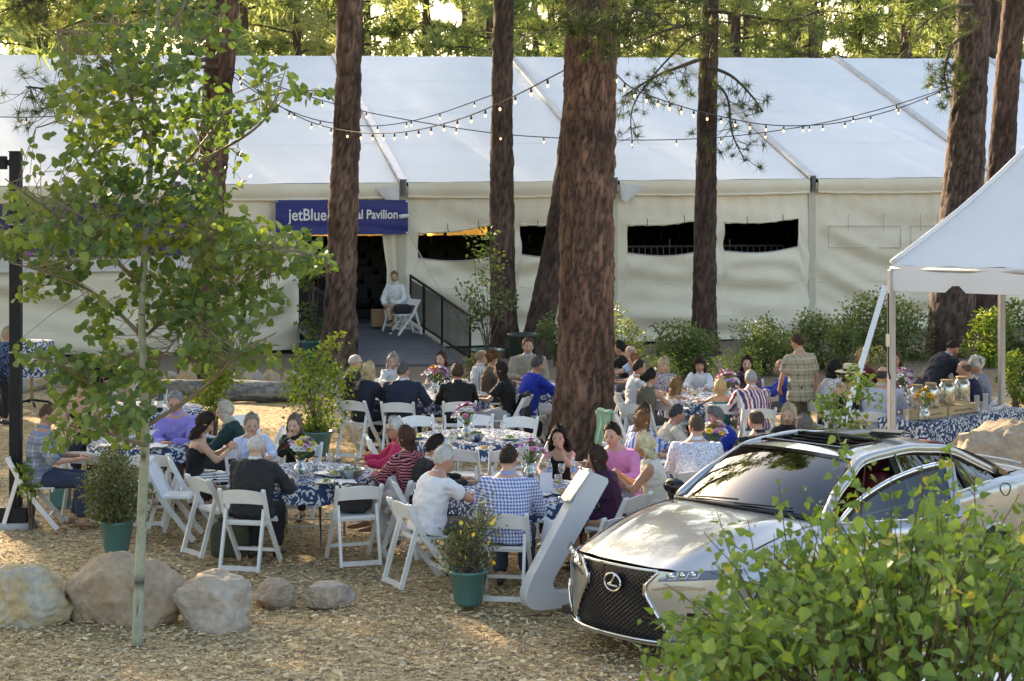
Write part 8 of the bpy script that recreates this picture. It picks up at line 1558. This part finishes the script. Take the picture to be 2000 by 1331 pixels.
    mb = MB(); mb.tube([wind(u, .02) + Vector((0, -.02, .004)) for u in np.linspace(-1, 1, 20)], .014, 6); mb.build('cowl_seal', rub, t, True)
    for (u0, u1, v0, v1) in ((-.75, .05, .05, .10), (.05, .7, .05, .10)): mb = MB(); mb.tube([wind(u0 + (u1 - u0) * q, v0 + (v1 - v0) * q) + Vector((0, -.02, .012)) for q in np.linspace(0, 1, 10)], .007, 6); mb.build('wiper', rub, t, True)
    zr = lambda a, b_: np.interp(a, [2.10, 2.5, 2.9, 3.2, 3.5], [1.412, 1.452, 1.456, 1.44, 1.40]) - .045 * (b_ / .575) ** 2 - .02 * (abs(b_) / .575) ** 6
    RW = lambda a: np.interp(a, [2.1, 2.6, 3.1, 3.5], [.575, .585, .575, .545])
    sr = (2.30, 2.86, .40); V = []; Fc = []; na, nb_ = 46, 44
    for i in range(na + 1):
        for j in range(nb_ + 1):
            u = -1 + 2 * j / nb_; a = (2.10 + .13 * u * u) + (3.50 - 2.10 - .13 * u * u - .10 * u * u * 0) * i / na; b_ = u * RW(a); V.append(Vector((b_, a, zr(a, b_))))
    for i in range(na):
        for j in range(nb_):
            idx = (i * (nb_ + 1) + j, i * (nb_ + 1) + j + 1, (i + 1) * (nb_ + 1) + j + 1, (i + 1) * (nb_ + 1) + j); c = sum((V[q] for q in idx), Vector()) / 4
            if sr[0] < c.y < sr[1] and abs(c.x) < sr[2]: continue
            Fc.append(idx)
    mb = MB(); mb.add(V, Fc); mb.build('roof', paint, t, True)
    mb = MB(); mb.grid(lambda u, v: Vector(((2 * u - 1) * .44, 2.25 + .66 * v, 1.36)), 4, 4); mb.build('sunroof_tray', dash, t)
    for k, (a, z) in enumerate(((2.33, 1.43), (2.80, 1.445), (2.70, 1.425), (2.60, 1.41))): mb = MB(); mb.bar((-.41, a, z), (.41, a, z), .045, .02); mb.build('sunroof_rail', gloss, t)
    for sgn in (-1, 1): mb = MB(); mb.bar((sgn * .405, 2.28, 1.425), (sgn * .405, 2.88, 1.43), .02, .02); mb.build('sunroof_rail', rub, t)
    mb = MB(); mb.grid(lambda u, v: Vector(((2 * u - 1) * .40, 2.80 + .36 * v, 1.472 + .012 * (1 - v) - .03 * (2 * u - 1) ** 2)), 14, 6); mb.build('sunroof_glass', tint, t, True)
    tb = empty('folder', (.813, 14.509, 0), 0, 'thin black folder lying on the car roof', 'folder'); o_ = Vector((.30, 3.12, 1.475)) * 1.068; rot = Matrix.Rotation(-R(47.03), 3, 'Z'); tb.location = Vector((.813, 14.509, 0)) + rot @ o_; tb.rotation_euler = (0, 0, -R(25)); mb = MB(); mb.box((0, 0, 0), (.30, .22, .012), bev=.004); mb.build('cover', gloss, tb); mb = MB(); mb.box((0, 0, .014), (.285, .205, .010), bev=.003); mb.build('screen', mat('folder_top', (.04, .042, .045), (.06, .06, .065), 4, .3), tb)
    # rear glass
    def rear(u, v): b0, b1 = u * .54, u * .66; return Vector((b0 + (b1 - b0) * v, 3.50 + .72 * v + .02 * u * u, zr(3.5, b0) + (1.075 - .03 * u * u - zr(3.5, b0)) * v + .045 * math.sin(math.pi * v)))
    mb = MB(); mb.grid(lambda u, v: rear(2 * u - 1, v), 24, 14); mb.build('rear_glass', tint, t, True)
    deck = lambda u, v: Vector((u * (.70 - .08 * v), 4.20 + .62 * v, 1.072 - .028 * u * u - .02 * v * v)); mb = MB(); mb.grid(lambda u, v: deck(2 * u - 1, v), 24, 12); mb.build('trunk_lid', paint, t, True)
    mb = MB(); mb.grid(lambda u, v: (lambda q: Vector((q * .72, 4.82 + .05 * math.sin(math.pi * v) - .10 * q * q * 0, 1.05 - .85 * v - .03 * q * q)))(2 * u - 1), 20, 10); mb.build('rear_bumper', paint, t, True)
    mb = MB(); mb.tube([deck(u, .97) + Vector((0, .02, .035)) for u in np.linspace(-.9, .9, 15)], .016, 6); mb.build('spoiler', paint, t, True)
    for sgn in (-1, 1):
        rail = lambda q: np.array([np.interp(q, [0, .12, .38, .62, .84, 1.0], [.770, .70, .598, .600, .615, .72]), np.interp(q, [0, .12, .38, .62, .84, 1.0], [1.60, 1.83, 2.32, 2.95, 3.55, 4.12]), np.interp(q, [0, .12, .38, .62, .84, 1.0], [.965, 1.135, 1.360, 1.392, 1.330, 1.085])])
        RP = bez([Vector((sgn * rail(q)[0], rail(q)[1], rail(q)[2])) for q in np.linspace(0, 1, 15)], 3)
        mb = MB(); mb.tube(RP, [.040 if 0 < i < len(RP) - 1 else .03 for i in range(len(RP))], 10); mb.build('roof_rail', paint, t, True)
        low = lambda a: side_pt(sgn, a, 0)
        mb = MB(); mb.tube([p + Vector((sgn * .030, 0, -.030)) for p in RP[4:]], .010, 6); mb.build('window_trim', chrome, t, True)
        # sail panel between rear glass and side glass
        mb = MB(); mb.grid(lambda u, v: (rear(sgn * 1.0, v)).lerp(Vector((sgn * np.interp(v, [0, 1], [.60, .80]), 3.40 + .92 * v, 1.385 - .36 * v ** 1.5)), u), 6, 12); mb.build('sail_panel', paint, t, True)
        # fixed side glass
        def sg(a0, a1, nm, part=t):
            mb = MB()
            def fn(u, v):
                a = a0 + (a1 - a0) * u; top = min(RP, key=lambda p: abs(p.y - a)); lo = low(a) + Vector((0, 0, .005)); return lo.lerp(Vector((top.x, a, top.z - .03)), v)
            mb.grid(fn, 14, 8); mb.build(nm, tint, part, True)
        sg(2.70, 3.48, 'side_glass'); sg(3.52, 3.98, 'side_glass')
        if sgn < 0: sg(1.85, 2.60, 'side_glass')
        for a, w_ in ((2.655, .07), (3.50, .035)): p = min(RP, key=lambda q: abs(q.y - a - .02)); mb = MB(); mb.bar(low(a), Vector((p.x, a + .03, p.z)), w_, .03, up=(sgn, 0, .3)); mb.build('pillar', gloss, t)
        mb = MB(); p = min(RP, key=lambda q: abs(q.y - 2.72)); mb.bar(low(2.72) + Vector((sgn * .012, 0, 0)), Vector((p.x + sgn * .03, 2.745, p.z - .02)), .03, .012, up=(sgn, 0, .3)); mb.build('pillar_trim', chrome, t)
    # far mirror
    mr = empty('door_mirror', (-.96, 1.78, 1.01)); mr.parent = t; bm = bmesh.new(); bmesh.ops.create_icosphere(bm, subdivisions=3, radius=1); V = [tuple(q) for q in (Vector((v_.co.x * .12, v_.co.y * .075, v_.co.z * .075)) for v_ in bm.verts)]; Fc = [[q.index for q in f_.verts] for f_ in bm.faces]; bm.free(); mesh_obj('mirror_shell', V, Fc, gloss, mr, True); mb = MB(); mb.bar((.05, .0, -.03), (.17, .02, -.05), .05, .03); mb.build('mirror_arm', gloss, mr)
    # fuel flap
    mb = MB(); pts = [side_pt(1, 4.02 + .085 * math.cos(q), .21 + .085 * math.sin(q)) + Vector((.004, 0, 0)) for q in np.linspace(0, 6.283, 25)]; mb.tube(pts, .0035, 5); mb.build('fuel_flap', gloss, t)
    # --- open front door, hinged at the A pillar
    d = empty('open_door', (.905, 1.54, 0)); d.parent = t; d.rotation_euler = (0, 0, -R(33)); sp = lambda a, v: side_pt(1, a, v) - Vector((.905, 1.54, 0))
    for off, nm, m_ in ((0, 'door_skin', paint), (-.07, 'door_lining', dash)):
        mb = MB(); mb.grid(lambda u, v: sp(1.545 + 1.07 * u, .0 + .93 * v) + Vector((off, 0, 0)), 24, 16); mb.build(nm, m_, d, True)
    mb = MB(); mb.grid(lambda u, v: sp(2.615, .93 * v) + Vector((-.07 * u, 0, 0)), 2, 12); mb.build('door_edge', paint, d, True)
    fr_ = bez([sp(1.62, 0), sp(1.80, 0) + Vector((-.05, .0, .165)), sp(2.10, 0) + Vector((-.13, 0, .30)), sp(2.40, 0) + Vector((-.19, 0, .375)), sp(2.62, 0) + Vector((-.215, 0, .40))], 6); mb = MB(); mb.tube(fr_, .020, 8); mb.build('window_frame', chrome, d, True); mb = MB(); mb.bar(fr_[-1], sp(2.60, 0), .075, .035, up=(1, 0, .3)); mb.build('frame_post', mat('frame_silver', (.35, .37, .42), (.4, .42, .46), 3, .35, metal=.6), d); mb = MB(); mb.tube([p + Vector((.0, .0, -.035)) for p in fr_[2:]], .02, 6); mb.build('window_seal', rub, d, True)
    mb = MB(); mb.grid(lambda u, v: (lambda a: (sp(a, 0)).lerp(min(fr_, key=lambda p: abs(p.y - (a - 1.54))) * 1, v * .96))(1.66 + .93 * u), 16, 6); mb.build('window_glass', tint, d, True); mb = MB(); mb.tube([sp(1.60 + 1.0 * i / 14, 0) + Vector((.008, 0, .006)) for i in range(15)], .010, 6); mb.build('belt_trim', chrome, d, True)
    mb = MB(); mb.tube([sp(2.36, .25) + Vector((.02, 0, 0)), sp(2.42, .25) + Vector((.045, 0, 0)), sp(2.52, .25) + Vector((.045, 0, 0)), sp(2.57, .25) + Vector((.02, 0, 0))], .013, 8); mb.build('door_handle', chrome, d, True)
    # --- cabin
    mb = MB(); mb.box((0, 2.75, .42), (1.5, 2.5, .06)); mb.build('cabin_floor', dash, t); mb = MB(); mb.grid(lambda u, v: Vector(((2 * u - 1) * .72, 1.55 + .5 * v, .985 - .10 * v * v - .03 * (2 * u - 1) ** 2)), 12, 8); mb.build('dashboard', dash, t, True)
    for x, a, w_ in ((-.36, 2.45, .5), (.36, 2.45, .5), (0, 3.35, 1.25)):
        s = empty('seat', (x, a, .45)); s.parent = t; mb = MB(); mb.box((0, -.12, .12), (w_, .5, .2), bev=.05); mb.build('cushion', red, s, True); mb = MB(); mb.box((0, .20, .45), (w_, .16, .62), M=Matrix.Rotation(R(-14), 3, 'X'), bev=.05); mb.build('seat_back', red, s, True)
        for hx in ((0,) if w_ < 1 else (-.36, .36)): mb = MB(); mb.box((hx, .30, .83), (.24, .10, .17), bev=.04); mb.build('headrest', red, s, True)
    sw = empty('steering_wheel', (.36, 2.02, .88)); sw.parent = t; mb = MB(); mb.tube([(.18 * math.cos(q), .18 * math.sin(q) * -.35, .18 * math.sin(q)) for q in np.linspace(0, 6.283, 31)], .015, 8); mb.build('rim', dash, sw, True); mb = MB(); mb.bar((-.17, 0, 0), (.17, 0, 0), .05, .04); mb.build('spoke', dash, sw)
    mb = MB(); mb.box((0, 2.35, .22), (1.6, 4.2, .06)); mb.build('underbody', rub, t)
    for wa in wheels:
        for sgn in (-1, 1): mb = MB(); mb.lathe([(.36, -.2), (.36, .08)], 26, cap=False); o = mb.build('wheel_well', rub, t, True); o.location = (sgn * .72, wa, .36); o.rotation_euler = (0, R(90), 0)
car()
finish_people()
